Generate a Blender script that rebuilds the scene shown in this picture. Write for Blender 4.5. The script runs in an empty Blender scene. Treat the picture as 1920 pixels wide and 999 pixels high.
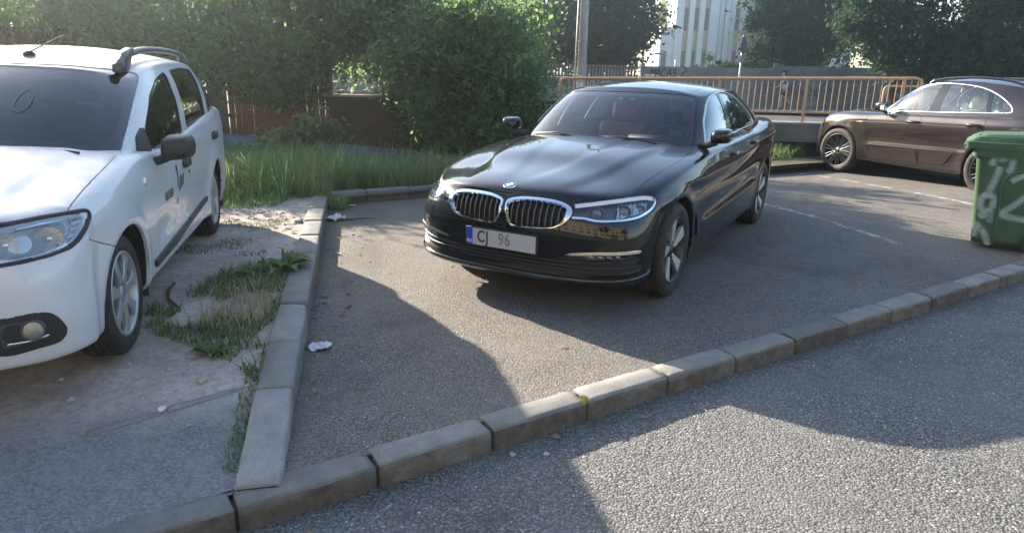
import bpy, bmesh, math, random
import numpy as np
from mathutils import Vector, Matrix
from mathutils.bvhtree import BVHTree
from mathutils.geometry import tessellate_polygon
R = math.radians
sc = bpy.context.scene
COL = sc.collection
rng = np.random.default_rng(7)
random.seed(7)

# ---------------------------------------------------------------- camera
CAM_H, CAM_PITCH, CAM_ROLL, CAM_F = 1.5205, 15.94, 1.25, 1281.55
cd = bpy.data.cameras.new('camera')
cam = bpy.data.objects.new('camera', cd)
COL.objects.link(cam)
cd.sensor_fit = 'HORIZONTAL'
cd.sensor_width = 36.0
cd.lens = 36.0 * CAM_F / 1920.0
cd.clip_start = 0.05
cd.clip_end = 3000
_p, _r = R(CAM_PITCH), R(CAM_ROLL)
_f = Vector((0, math.cos(_p), -math.sin(_p)))
_u0 = Vector((0, math.sin(_p), math.cos(_p)))
_x0 = Vector((1, 0, 0))
_x = _x0 * math.cos(_r) + _u0 * math.sin(_r)
_u = -_x0 * math.sin(_r) + _u0 * math.cos(_r)
m4 = Matrix((_x, _u, -_f)).transposed().to_4x4()
m4.translation = (0, 0, CAM_H)
cam.matrix_world = m4
sc.camera = cam

# ---------------------------------------------------------------- sky and sun
SUN_S = (1.73, -1.66)            # ground shadow of a 1 m post
SUN_EL = math.atan(1.0 / math.hypot(*SUN_S))
SUN_FROM = math.atan2(-SUN_S[0], -SUN_S[1])      # compass bearing (from +Y, clockwise) the sun stands at
w = bpy.data.worlds.new('World')
sc.world = w
w.use_nodes = True
nt = w.node_tree
nt.nodes.clear()
sky = nt.nodes.new('ShaderNodeTexSky')
sky.sky_type = 'NISHITA'
sky.sun_disc = False
sky.sun_elevation = SUN_EL
sky.sun_rotation = SUN_FROM
sky.air_density = 1.0
sky.dust_density = 1.2
sky.ozone_density = 1.0
bg = nt.nodes.new('ShaderNodeBackground')
bg.inputs['Strength'].default_value = 0.10
wo = nt.nodes.new('ShaderNodeOutputWorld')
nt.links.new(sky.outputs[0], bg.inputs[0])
nt.links.new(bg.outputs[0], wo.inputs[0])
sd = bpy.data.lights.new('sun', 'SUN')
sd.energy = 5.0
sd.angle = R(0.53)
sd.color = (1.0, 0.88, 0.72)
so = bpy.data.objects.new('sun', sd)
COL.objects.link(so)
so.rotation_euler = Vector((SUN_S[0], SUN_S[1], -1)).to_track_quat('-Z', 'Y').to_euler()
so.location = (-20, 15, 25)
sc.view_settings.view_transform = 'Standard'
sc.view_settings.look = 'None'
sc.view_settings.exposure = 2.1
sc.view_settings.gamma = 1.0
sc.view_settings.use_curve_mapping = False
sc.cycles.max_bounces = 10
sc.cycles.transparent_max_bounces = 24
sc.cycles.transmission_bounces = 8
sc.cycles.use_denoising = True
# ---------------------------------------------------------------- helpers
def tag(o, label=None, cat=None, group=None, kind=None):
    if label: o['label'] = label
    if cat: o['category'] = cat
    if group: o['group'] = group
    if kind: o['kind'] = kind
    return o

def empty(name, loc=(0, 0, 0), rz=0.0, parent=None):
    o = bpy.data.objects.new(name, None)
    COL.objects.link(o)
    o.location = loc
    o.rotation_euler = (0, 0, rz)
    o.empty_display_size = 0.2
    if parent: o.parent = parent
    return o

def link(name, me, parent=None, mat=None):
    o = bpy.data.objects.new(name, me)
    COL.objects.link(o)
    if mat is not None:
        for m in (mat if isinstance(mat, (list, tuple)) else [mat]):
            me.materials.append(m)
    if parent: o.parent = parent
    return o

def obj(name, bm, mat=None, parent=None, smooth=True, loc=None, rz=None, recalc=False):
    me = bpy.data.meshes.new(name)
    if recalc: bmesh.ops.recalc_face_normals(bm, faces=bm.faces)
    bm.to_mesh(me); bm.free()
    if smooth:
        me.polygons.foreach_set('use_smooth', [True] * len(me.polygons))
    o = link(name, me, parent, mat)
    if loc is not None: o.location = loc
    if rz is not None: o.rotation_euler = (0, 0, rz)
    return o

def np_mesh(name, V, F, mat=None, parent=None, smooth=False):
    """quads/tris arrays of equal size, fast"""
    V = np.asarray(V, np.float32); F = np.asarray(F, np.int32)
    me = bpy.data.meshes.new(name)
    n, k = F.shape
    me.vertices.add(len(V)); me.vertices.foreach_set('co', V.ravel())
    me.loops.add(n * k); me.loops.foreach_set('vertex_index', F.ravel())
    me.polygons.add(n)
    me.polygons.foreach_set('loop_start', np.arange(n, dtype=np.int32) * k)
    me.polygons.foreach_set('loop_total', np.full(n, k, np.int32))
    me.polygons.foreach_set('use_smooth', np.full(n, smooth))
    me.update(calc_edges=True)
    return link(name, me, parent, mat)

def copy_tree(o, parent=None):
    c = o.copy(); COL.objects.link(c)
    if parent: c.parent = parent
    for ch in list(o.children):
        copy_tree(ch, c)
    return c

def box(bm, lo, hi, M=None, mi=0, bev=0.0):
    x0, y0, z0 = lo; x1, y1, z1 = hi
    co = [(x0, y0, z0), (x1, y0, z0), (x1, y1, z0), (x0, y1, z0), (x0, y0, z1), (x1, y0, z1), (x1, y1, z1), (x0, y1, z1)]
    vs = [bm.verts.new(M @ Vector(c) if M else c) for c in co]
    fs = []
    for f in ((0, 3, 2, 1), (4, 5, 6, 7), (0, 1, 5, 4), (1, 2, 6, 5), (2, 3, 7, 6), (3, 0, 4, 7)):
        fc = bm.faces.new([vs[i] for i in f]); fc.material_index = mi; fs.append(fc)
    if bev > 0:
        ed = list({e for f in fs for e in f.edges})
        r = bmesh.ops.bevel(bm, geom=ed, offset=bev, segments=2, profile=0.6, affect='EDGES')
        for f in r['faces']: f.material_index = mi
    return vs

def tube(bm, pts, rad, n=8, cap=True, mi=0, up=None):
    """round (or per-point radius) tube along a polyline"""
    pts = [Vector(p) for p in pts]
    rads = rad if isinstance(rad, (list, tuple)) else [rad] * len(pts)
    rings = []
    prev = None
    for i, p in enumerate(pts):
        if i == 0: t = pts[1] - p
        elif i == len(pts) - 1: t = p - pts[i - 1]
        else: t = (pts[i + 1] - p).normalized() + (p - pts[i - 1]).normalized()
        if t.length < 1e-9: t = Vector((0, 0, 1))
        t.normalize()
        if prev is None:
            a = Vector((0, 0, 1)) if abs(t.z) < .9 else Vector((1, 0, 0))
            if up: a = Vector(up)
            x = t.cross(a).normalized()
        else:
            x = (prev - t * prev.dot(t))
            x = x.normalized() if x.length > 1e-6 else t.orthogonal().normalized()
        prev = x
        y = t.cross(x)
        rings.append([bm.verts.new(p + (x * math.cos(2 * math.pi * k / n) + y * math.sin(2 * math.pi * k / n)) * rads[i]) for k in range(n)])
    for a, b in zip(rings, rings[1:]):
        for k in range(n):
            f = bm.faces.new((a[k], a[(k + 1) % n], b[(k + 1) % n], b[k])); f.material_index = mi
    if cap:
        for r_, rev in ((rings[0], True), (rings[-1], False)):
            f = bm.faces.new(list(reversed(r_)) if rev else r_); f.material_index = mi
    return rings

def ribbon(bm, pts, nrm, prof, closed=False, mi=0):
    """sweep a 2D profile [(a along side, b along normal)] along 3D pts with surface normals"""
    n = len(pts); rings = []
    for i in range(n):
        p = Vector(pts[i])
        a = Vector(pts[(i - 1) % n]) if (closed or i > 0) else p
        b = Vector(pts[(i + 1) % n]) if (closed or i < n - 1) else p
        t = (b - a).normalized()
        N = Vector(nrm[i]); N = (N - t * N.dot(t)).normalized()
        s = t.cross(N)
        rings.append([bm.verts.new(p + s * u + N * v) for u, v in prof])
    m = len(prof)
    rng_ = range(n) if closed else range(n - 1)
    for i in rng_:
        a, b = rings[i], rings[(i + 1) % n]
        for k in range(m):
            f = bm.faces.new((a[k], a[(k + 1) % m], b[(k + 1) % m], b[k])); f.material_index = mi
    if not closed:
        bm.faces.new(rings[0]).material_index = mi
        bm.faces.new(list(reversed(rings[-1]))).material_index = mi

def prism(bm, poly, z0, z1, M=None, mi=0):
    """extrude a 2D polygon (x,y) from z0 to z1, transformed by M"""
    T = (lambda c: M @ Vector(c)) if M else (lambda c: Vector(c))
    a = [bm.verts.new(T((x, y, z0))) for x, y in poly]
    b = [bm.verts.new(T((x, y, z1))) for x, y in poly]
    n = len(poly)
    for i in range(n):
        bm.faces.new((a[i], a[(i + 1) % n], b[(i + 1) % n], b[i])).material_index = mi
    bm.faces.new(list(reversed(a))).material_index = mi
    bm.faces.new(b).material_index = mi

def lathe(bm, prof, n=48, M=None, closed=False, mi=0):
    """prof: (r, h) revolved around local Y (car axle direction): r in xz, h along y"""
    rings = []
    for r, h in prof:
        ring = []
        for k in range(n):
            a = 2 * math.pi * k / n
            c = Vector((r * math.cos(a), h, r * math.sin(a)))
            ring.append(bm.verts.new(M @ c if M else c))
        rings.append(ring)
    prs = list(zip(rings, rings[1:])) + ([(rings[-1], rings[0])] if closed else [])
    for a, b in prs:
        for k in range(n):
            bm.faces.new((a[k], b[k], b[(k + 1) % n], a[(k + 1) % n])).material_index = mi
    return rings

def spline(pts, n=8, closed=False):
    """Catmull-Rom through pts (any dim)"""
    P = np.asarray(pts, float); m = len(P); out = []
    segs = m if closed else m - 1
    for i in range(segs):
        if closed:
            p0, p1, p2, p3 = P[(i - 1) % m], P[i], P[(i + 1) % m], P[(i + 2) % m]
        else:
            p1, p2 = P[i], P[i + 1]
            p0 = P[i - 1] if i > 0 else 2 * p1 - p2
            p3 = P[i + 2] if i + 2 < m else 2 * p2 - p1
        for t in np.arange(n) / n:
            out.append(.5 * ((2 * p1) + (-p0 + p2) * t + (2 * p0 - 5 * p1 + 4 * p2 - p3) * t * t + (-p0 + 3 * p1 - 3 * p2 + p3) * t ** 3))
    if not closed: out.append(P[-1])
    return [tuple(o) for o in out]

def rounded(pts, rad, n=4):
    """polygon with rounded corners; rad number or list"""
    m = len(pts); out = []
    rr = rad if isinstance(rad, (list, tuple)) else [rad] * m
    for i in range(m):
        p = Vector(pts[i]).to_2d(); a = Vector(pts[i - 1]).to_2d(); b = Vector(pts[(i + 1) % m]).to_2d()
        r_ = min(rr[i], (a - p).length * .49, (b - p).length * .49)
        if r_ < 1e-5: out.append((p.x, p.y)); continue
        s = p + (a - p).normalized() * r_; e = p + (b - p).normalized() * r_
        for k in range(n + 1):
            t = k / n
            q = s * (1 - t) ** 2 + p * 2 * t * (1 - t) + e * t * t
            out.append((q.x, q.y))
    return out

def text_mesh(body, size, name='lettering', mat=None, parent=None, extrude=0.002, M=None, align='CENTER', shear=0.0, xs=1.0, bold=0.0):
    cu = bpy.data.curves.new(name, 'FONT')
    cu.body = body; cu.size = size; cu.extrude = extrude; cu.align_x = align; cu.align_y = 'CENTER'; cu.shear = shear; cu.offset = bold; cu.space_character = 1.0 + bold * 45
    cu.resolution_u = 3
    t = bpy.data.objects.new('tmp', cu); COL.objects.link(t)
    dg = bpy.context.evaluated_depsgraph_get()
    me = bpy.data.meshes.new_from_object(t.evaluated_get(dg))
    bpy.data.objects.remove(t); bpy.data.curves.remove(cu)
    if xs != 1.0: me.transform(Matrix.Diagonal((xs, 1, 1, 1)))
    if M is not None: me.transform(M)
    me.name = name
    me.materials.clear()
    return link(name, me, parent, mat)

# ---------------------------------------------------------------- materials
class NT:
    def __init__(s, name):
        s.m = bpy.data.materials.new(name); s.m.use_nodes = True
        s.t = s.m.node_tree; s.t.nodes.clear()
        s.out = s.t.nodes.new('ShaderNodeOutputMaterial')
    def n(s, typ, **kw):
        nd = s.t.nodes.new('ShaderNode' + typ)
        for k, v in kw.items():
            if k.startswith('_'): setattr(nd, k[1:], v)
            else:
                key = k.replace('__', ' ')
                nd.inputs[int(key[1:]) if key[0] == 'i' and key[1:].isdigit() else key].default_value = v
        return nd
    def l(s, a, b): s.t.links.new(a, b)
    def coord(s, kind='Object'):
        return s.n('TexCoord').outputs[kind]
    def noise(s, vec, scale, detail=4, rough=.55, dist=0.0):
        nd = s.n('TexNoise', Scale=scale, Detail=detail, Roughness=rough, Distortion=dist); s.l(vec, nd.inputs['Vector']); return nd.outputs['Fac']
    def voro(s, vec, scale, feature='F1', out='Distance', rand=1.0):
        nd = s.n('TexVoronoi', _feature=feature, Scale=scale, Randomness=rand); s.l(vec, nd.inputs['Vector']); return nd.outputs[out]
    def ramp(s, fac, stops, interp='LINEAR'):
        nd = s.n('ValToRGB'); cr = nd.color_ramp; cr.interpolation = interp
        while len(cr.elements) < len(stops): cr.elements.new(.5)
        for e, (p, c) in zip(cr.elements, stops):
            e.position = p; e.color = (c, c, c, 1) if isinstance(c, (int, float)) else (*c, 1)
        s.l(fac, nd.inputs[0]); return nd.outputs[0]
    def mix(s, fac, a, b, blend='MIX'):
        nd = s.n('Mix', _data_type='RGBA', _blend_type=blend)
        for sock, v in ((nd.inputs[0], fac), (nd.inputs[6], a), (nd.inputs[7], b)):
            if hasattr(v, 'is_output'): s.l(v, sock)
            elif isinstance(v, (int, float)): sock.default_value = v if sock.type == 'VALUE' else (v, v, v, 1)
            else: sock.default_value = (*v, 1)
        return nd.outputs[2]
    def math(s, op, a, b=0.0, clamp=False):
        nd = s.n('Math', _operation=op, _use_clamp=clamp)
        for i, v in enumerate((a, b)):
            if hasattr(v, 'is_output'): s.l(v, nd.inputs[i])
            else: nd.inputs[i].default_value = v
        return nd.outputs[0]
    def bump(s, h, strength=.5, dist=.01, normal=None):
        nd = s.n('Bump', Strength=strength, Distance=dist); s.l(h, nd.inputs['Height'])
        if normal is not None: s.l(normal, nd.inputs['Normal'])
        return nd.outputs[0]
    def pbr(s, color=None, rough=.5, metal=0.0, normal=None, coat=0.0, coat_rough=.03, spec=.5, trans=0.0, ior=1.5, alpha=None, link=True, sheen=0.0):
        nd = s.n('BsdfPrincipled')
        def put(k, v):
            if v is None: return
            if hasattr(v, 'is_output'): s.l(v, nd.inputs[k])
            elif isinstance(v, (tuple, list)): nd.inputs[k].default_value = (*v, 1)
            else: nd.inputs[k].default_value = v
        put('Base Color', color); put('Roughness', rough); put('Metallic', metal); put('Normal', normal)
        put('Coat Weight', coat); put('Coat Roughness', coat_rough); put('Specular IOR Level', spec)
        put('Transmission Weight', trans); put('IOR', ior); put('Alpha', alpha); put('Sheen Weight', sheen)
        if link: s.l(nd.outputs[0], s.out.inputs[0])
        return nd

MATS = {}
def simple(name, col, rough=.5, metal=0.0, var=.12, scale=30., bump=0.0, coat=0.0, coat_rough=.03, spec=.5):
    if name in MATS: return MATS[name]
    t = NT(name); c = t.coord()
    f = t.noise(c, scale, 5)
    lo = tuple(max(0, x * (1 - var)) for x in col); hi = tuple(min(1, x * (1 + var)) for x in col)
    cc = t.mix(f, lo, hi)
    rr = t.math('ADD', t.math('MULTIPLY', f, .12), rough - .06)
    nrm = t.bump(t.noise(c, scale * 4, 4), bump, .004) if bump else None
    t.pbr(cc, rr, metal, nrm, coat, coat_rough, spec)
    MATS[name] = t.m
    return t.m

def two_tone(name, a, b, scale=8., rough=.8, bump=.4, bscale=60., bdist=.006, lo=.35, hi=.65, spec=.3):
    """rough mottled surface (concrete, timber, soil): colour between a and b"""
    if name in MATS: return MATS[name]
    t = NT(name); c = t.coord()
    f = t.ramp(t.noise(c, scale, 8, .6), [(lo, 0.0), (hi, 1.0)])
    g = t.noise(c, bscale, 6, .65)
    col = t.mix(f, a, b)
    col = t.mix(t.math('MULTIPLY', g, .35), col, tuple(x * .6 for x in a))
    t.pbr(col, rough, 0, t.bump(g, bump, bdist), spec=spec)
    MATS[name] = t.m
    return t.m

def glass(name, tint, ior=1.5, rough=0.0, k=1.7):
    """thin sheet: tinted see-through plus fresnel mirror"""
    if name in MATS: return MATS[name]
    t = NT(name)
    tr = t.n('BsdfTransparent', Color=(*tint, 1)); gl = t.n('BsdfGlossy', Roughness=rough, Color=(1, 1, 1, 1))
    fr = t.n('Fresnel', IOR=ior); ge = t.n('NewGeometry')          # a sheet: same mirror strength from both sides
    t.l(t.math('ADD', t.math('MULTIPLY', ge.outputs['Backfacing'], 1.0 / ior - ior), ior), fr.inputs['IOR'])
    k = t.math('MULTIPLY', fr.outputs[0], k, True)
    mx = t.n('MixShader'); t.l(k, mx.inputs[0]); t.l(tr.outputs[0], mx.inputs[1]); t.l(gl.outputs[0], mx.inputs[2])
    t.l(mx.outputs[0], t.out.inputs[0])
    MATS[name] = t.m
    return t.m
# ---------------------------------------------------------------- car bodies: smooth cage surface, panels cut out of it
def subdiv(V, F, creases=None, levels=3, fit=3):
    """Catmull-Clark surface that passes (nearly) through the cage points"""
    V = np.asarray(V, float); T = V.copy()
    for it in range(fit + 1):
        me = bpy.data.meshes.new('cage'); me.from_pydata(V.tolist(), [], F)
        if creases:
            at = me.attributes.new('crease_edge', 'FLOAT', 'EDGE')
            for e in me.edges:
                k = (min(e.vertices), max(e.vertices))
                if k in creases: at.data[e.index].value = creases[k]
        o = bpy.data.objects.new('cage', me); COL.objects.link(o)
        md = o.modifiers.new('s', 'SUBSURF'); md.levels = levels if it == fit else 2; md.subdivision_type = 'CATMULL_CLARK'
        md.use_limit_surface = True
        dg = bpy.context.evaluated_depsgraph_get()
        em = bpy.data.meshes.new_from_object(o.evaluated_get(dg))
        bpy.data.objects.remove(o); bpy.data.meshes.remove(me)
        co = np.empty(len(em.vertices) * 3); em.vertices.foreach_get('co', co); co = co.reshape(-1, 3)
        if it < fit:
            V = V + .85 * (T - co[:len(V)]); bpy.data.meshes.remove(em)
        else:
            no = np.empty(len(em.vertices) * 3); em.vertices.foreach_get('normal', no); no = no.reshape(-1, 3)
            fs = [tuple(p.vertices) for p in em.polygons]
            bpy.data.meshes.remove(em)
            return co, fs, no

def band_cage(levels, deck_rows, crease_levels=None):
    """levels: list (bottom to top) of column lists [(x,y,z)...] from front centre (y=0) round the side to rear centre (y=0).
    deck_rows: {'nf': number of nose columns-1, 'nr': tail columns-1, 'fn': function(i, edge point, frac)->(x,y,z)} closing the top.
    Returns full mirrored cage."""
    nl, nc = len(levels), len(levels[0])
    V, idx = [], {}
    def add(p, key):
        idx[key] = len(V); V.append(tuple(p))
    for k in range(nl):
        for j in range(nc): add(levels[k][j], (k, j))
    faces = []
    for k in range(nl - 1):
        for j in range(nc - 1):
            faces.append([idx[(k, j)], idx[(k, j + 1)], idx[(k + 1, j + 1)], idx[(k + 1, j)]])
    nf, nr = deck_rows['nf'], deck_rows['nr']
    assert nf == nr
    top = nl - 1
    rows = []
    rows.append([idx[(top, j)] for j in range(nf, -1, -1)])              # edge -> centre
    for j in range(nf + 1, nc - 1 - nr):
        e = levels[top][j]; row = [idx[(top, j)]]
        for q in range(1, nf + 1):
            add(deck_rows['fn'](j, e, 1 - q / nf), ('d', j, q)); row.append(idx[('d', j, q)])
        rows.append(row)
    rows.append([idx[(top, nc - 1 - nr + q)] for q in range(0, nr + 1)])
    for a, b in zip(rows, rows[1:]):
        for q in range(nf):
            faces.append([a[q], b[q], b[q + 1], a[q + 1]])
    V = np.array(V); n = len(V)
    cr = {}
    for k, val in (crease_levels or {}).items():
        for j in range(nc - 1):
            a, b = idx[(k, j)], idx[(k, j + 1)]
            cr[(min(a, b), max(a, b))] = val
    # mirror
    mp = {}
    Vm = V.tolist()
    for i in range(n):
        if abs(V[i, 1]) < 1e-6: mp[i] = i
        else: mp[i] = len(Vm); Vm.append((V[i, 0], -V[i, 1], V[i, 2]))
    F2 = faces + [[mp[i] for i in reversed(f)] for f in faces]
    for (a, b), v in list(cr.items()):
        a, b = mp[a], mp[b]; cr[(min(a, b), max(a, b))] = v
    return np.array(Vm), F2, cr

PROJ = {'side': lambda c: (c.x, c.z), 'front': lambda c: (c.y, c.z), 'top': lambda c: (c.x, c.y)}
PDIR = {'side': Vector((0, 1, 0)), 'front': Vector((1, 0, 0)), 'top': Vector((0, 0, 1))}
def diag(a):
    """projection looking along a horizontal direction a degrees round from straight ahead"""
    key = 'diag%g' % a
    if key not in PROJ:
        ca, sa = math.cos(R(a)), math.sin(R(a))
        PROJ[key] = lambda c: (c.y * ca - c.x * sa, c.z)
        PDIR[key] = Vector((ca, sa, 0))
    return key

def inside(poly, p):
    x, y = p; c = False; j = len(poly) - 1
    for i in range(len(poly)):
        xi, yi = poly[i]; xj, yj = poly[j]
        if (yi > y) != (yj > y) and x < (xj - xi) * (y - yi) / (yj - yi) + xi: c = not c
        j = i
    return c

class Shell:
    """half body (y>=0) as bmesh with stored smooth normals and region ids"""
    def __init__(s, co, fs, no, disp=None):
        bm = bmesh.new(); s.bm = bm
        s.N = bm.verts.layers.float_vector.new('N'); s.G = bm.faces.layers.int.new('g')
        keep = [f for f in fs if sum(co[i][1] for i in f) / len(f) > 1e-5]
        used = {}
        for f in keep:
            for i in f:
                if i not in used:
                    v = bm.verts.new(co[i]); v[s.N] = Vector(no[i]); used[i] = v
        for f in keep: bm.faces.new([used[i] for i in f])
        if disp:
            for v in bm.verts: v.co = Vector(disp(v.co.copy(), v[s.N]))
            bm.normal_update()
            for v in bm.verts:
                n = v.normal.copy()
                if abs(v.co.y) < 1e-4: n.y = 0; n.normalize()
                v[s.N] = n
        bm.normal_update()
        s.tree = BVHTree.FromBMesh(bm)
    def hit(s, uv, proj, far=3.0):
        """surface point and normal for a projected coordinate (nearest to the outside)"""
        d = PDIR[proj]
        if proj == 'side': o = Vector((uv[0], 2.0, uv[1]))
        elif proj == 'front': o = Vector((3.0, uv[0], uv[1]))
        elif proj == 'top': o = Vector((uv[0], uv[1], 3.0))
        else: o = Vector((-d.y * uv[0], d.x * uv[0], uv[1])) + d * 4.0
        h = s.tree.ray_cast(o, -d)
        if h[0] is None:
            h = s.tree.find_nearest(o - d * 3.2)
        return h[0], h[1]
    def curve(s, pts, proj, off=0.0):
        P, N = [], []
        for p in pts:
            c, n = s.hit(p, proj)
            P.append(c + n * off); N.append(n)
        return P, N
    def imprint(s, poly, proj, mask=None, gid=None, only=None, closed=True):
        """cut the outline into the surface; faces inside get region gid (only if currently in 'only')"""
        bm = s.bm; pj = PROJ[proj]; d = PDIR[proj]
        us = [p[0] for p in poly]; vs = [p[1] for p in poly]
        bb = (min(us) - .01, max(us) + .01, min(vs) - .01, max(vs) + .01)
        def fbb(f):
            q = [pj(v.co) for v in f.verts]; a = [t[0] for t in q]; b = [t[1] for t in q]
            return min(a), max(a), min(b), max(b)
        cand = {}
        for f in bm.faces:
            if only is not None and f[s.G] not in only: continue
            if f.normal.dot(d) < -.05: continue
            b = fbb(f)
            if b[0] > bb[1] or b[1] < bb[0] or b[2] > bb[3] or b[3] < bb[2]: continue
            if mask and not mask(f.calc_center_median()): continue
            cand[f] = b
        n = len(poly)
        for i in range(n if closed else n - 1):
            p, q = poly[i], poly[(i + 1) % n]
            dx, dz = q[0] - p[0], q[1] - p[1]
            L = math.hypot(dx, dz)
            if L < 1e-7: continue
            x0, x1 = min(p[0], q[0]), max(p[0], q[0]); z0, z1 = min(p[1], q[1]), max(p[1], q[1])
            sub = [f for f, b in cand.items() if f.is_valid and not (b[0] > x1 + 1e-6 or b[1] < x0 - 1e-6 or b[2] > z1 + 1e-6 or b[3] < z0 - 1e-6)]
            if not sub: continue
            # in-plane 2D normal -> 3D normal
            n2 = (-dz / L, dx / L)
            if proj == 'side': no = Vector((n2[0], 0, n2[1])); co = Vector((p[0], 0, p[1]))
            elif proj == 'front': no = Vector((0, n2[0], n2[1])); co = Vector((0, p[0], p[1]))
            elif proj == 'top': no = Vector((n2[0], n2[1], 0)); co = Vector((p[0], p[1], 0))
            else:
                no = Vector((-d.y * n2[0], d.x * n2[0], n2[1])); co = Vector((-d.y * p[0], d.x * p[0], p[1]))
            geom = list({v for f in sub for v in f.verts}) + list({e for f in sub for e in f.edges}) + sub
            r = bmesh.ops.bisect_plane(bm, geom=geom, dist=2e-5, plane_co=co, plane_no=no)
            for g in r['geom']:
                if isinstance(g, bmesh.types.BMFace) and g.is_valid: cand[g] = fbb(g)
        bm.normal_update()
        if gid is not None:
            for f in cand:
                if f.is_valid and inside(poly, pj(f.calc_center_median())): f[s.G] = gid
    def faces(s, gids):
        gids = gids if isinstance(gids, (list, tuple, set)) else [gids]
        return [f for f in s.bm.faces if f[s.G] in gids]
    def panel(s, gids, center=True, sign=1, gap=.003, depth=.016, offset=0.0, bm=None, inward=None):
        """geometry of a region as a thin panel: gap pulled back from its outline, rim turned in.
        center: mirrored across y=0 into one mesh; else the sign side only."""
        own = bm is None
        if own: bm = bmesh.new()
        N = bm.verts.layers.float_vector.get('N') or bm.verts.layers.float_vector.new('N')
        v0 = set(bm.verts); new_faces = []
        for sg in ((1, -1) if center else (sign,)):
            mp = {}
            for f in s.faces(gids):
                vs = []
                for v in f.verts:
                    if v not in mp:
                        n = v[s.N]
                        w = bm.verts.new((v.co.x, v.co.y * sg, v.co.z)); w[N] = Vector((n.x, n.y * sg, n.z)); mp[v] = w
                    vs.append(mp[v])
                if sg < 0: vs.reverse()
                try: new_faces.append(bm.faces.new(vs))
                except ValueError: pass
        nv = [v for v in bm.verts if v not in v0]
        if center:
            seam = [v for v in nv if abs(v.co.y) < 1e-4]
            bmesh.ops.remove_doubles(bm, verts=seam, dist=2e-4)
        new_faces = [f for f in new_faces if f.is_valid]
        bm.normal_update()
        if offset:
            for v in {v for f in new_faces for v in f.verts}: v.co += Vector(v[N]) * offset
        be = [e for e in {e for f in new_faces for e in f.edges} if len(e.link_faces) == 1]
        if gap > 0:
            mv = {}
            for e in be:
                f = e.link_faces[0]; a, b = e.verts
                t = (b.co - a.co)
                if t.length < 1e-7: continue
                t.normalize()
                i = f.normal.cross(t)
                if i.dot(f.calc_center_median() - a.co) < 0: i = -i
                for v in (a, b): mv.setdefault(v, []).append(i)
            for v, l in mv.items():
                q = Vector((0, 0, 0))
                for i in l: q += i
                if q.length > .2:
                    q.normalize()
                    c = max(.35, sum(q.dot(i) for i in l) / len(l))
                    v.co += q * gap / c
        if depth:
            mp = {}
            for e in be:
                for v in e.verts:
                    if v not in mp:
                        n = Vector(inward(v.co) if inward else -Vector(v[N]))
                        w = bm.verts.new(v.co + n * depth); w[N] = v[N]; mp[v] = w
            for e in be:
                f = e.link_faces[0]
                a, b = e.verts
                for lp in f.loops:
                    if lp.edge == e: a, b = lp.vert, lp.link_loop_next.vert
                try: bm.faces.new((b, a, mp[a], mp[b]))
                except ValueError: pass
        return bm

def panel_obj(name, bm, mat, parent):
    me = bpy.data.meshes.new(name)
    N = bm.verts.layers.float_vector.get('N')
    nn = [tuple(Vector(v[N]).normalized()) if Vector(v[N]).length > 1e-6 else (0, 0, 0) for v in bm.verts] if N else None
    bm.to_mesh(me); bm.free()
    me.polygons.foreach_set('use_smooth', [True] * len(me.polygons))
    if nn: me.normals_split_custom_set_from_vertices(nn)
    return link(name, me, parent, mat)

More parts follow.
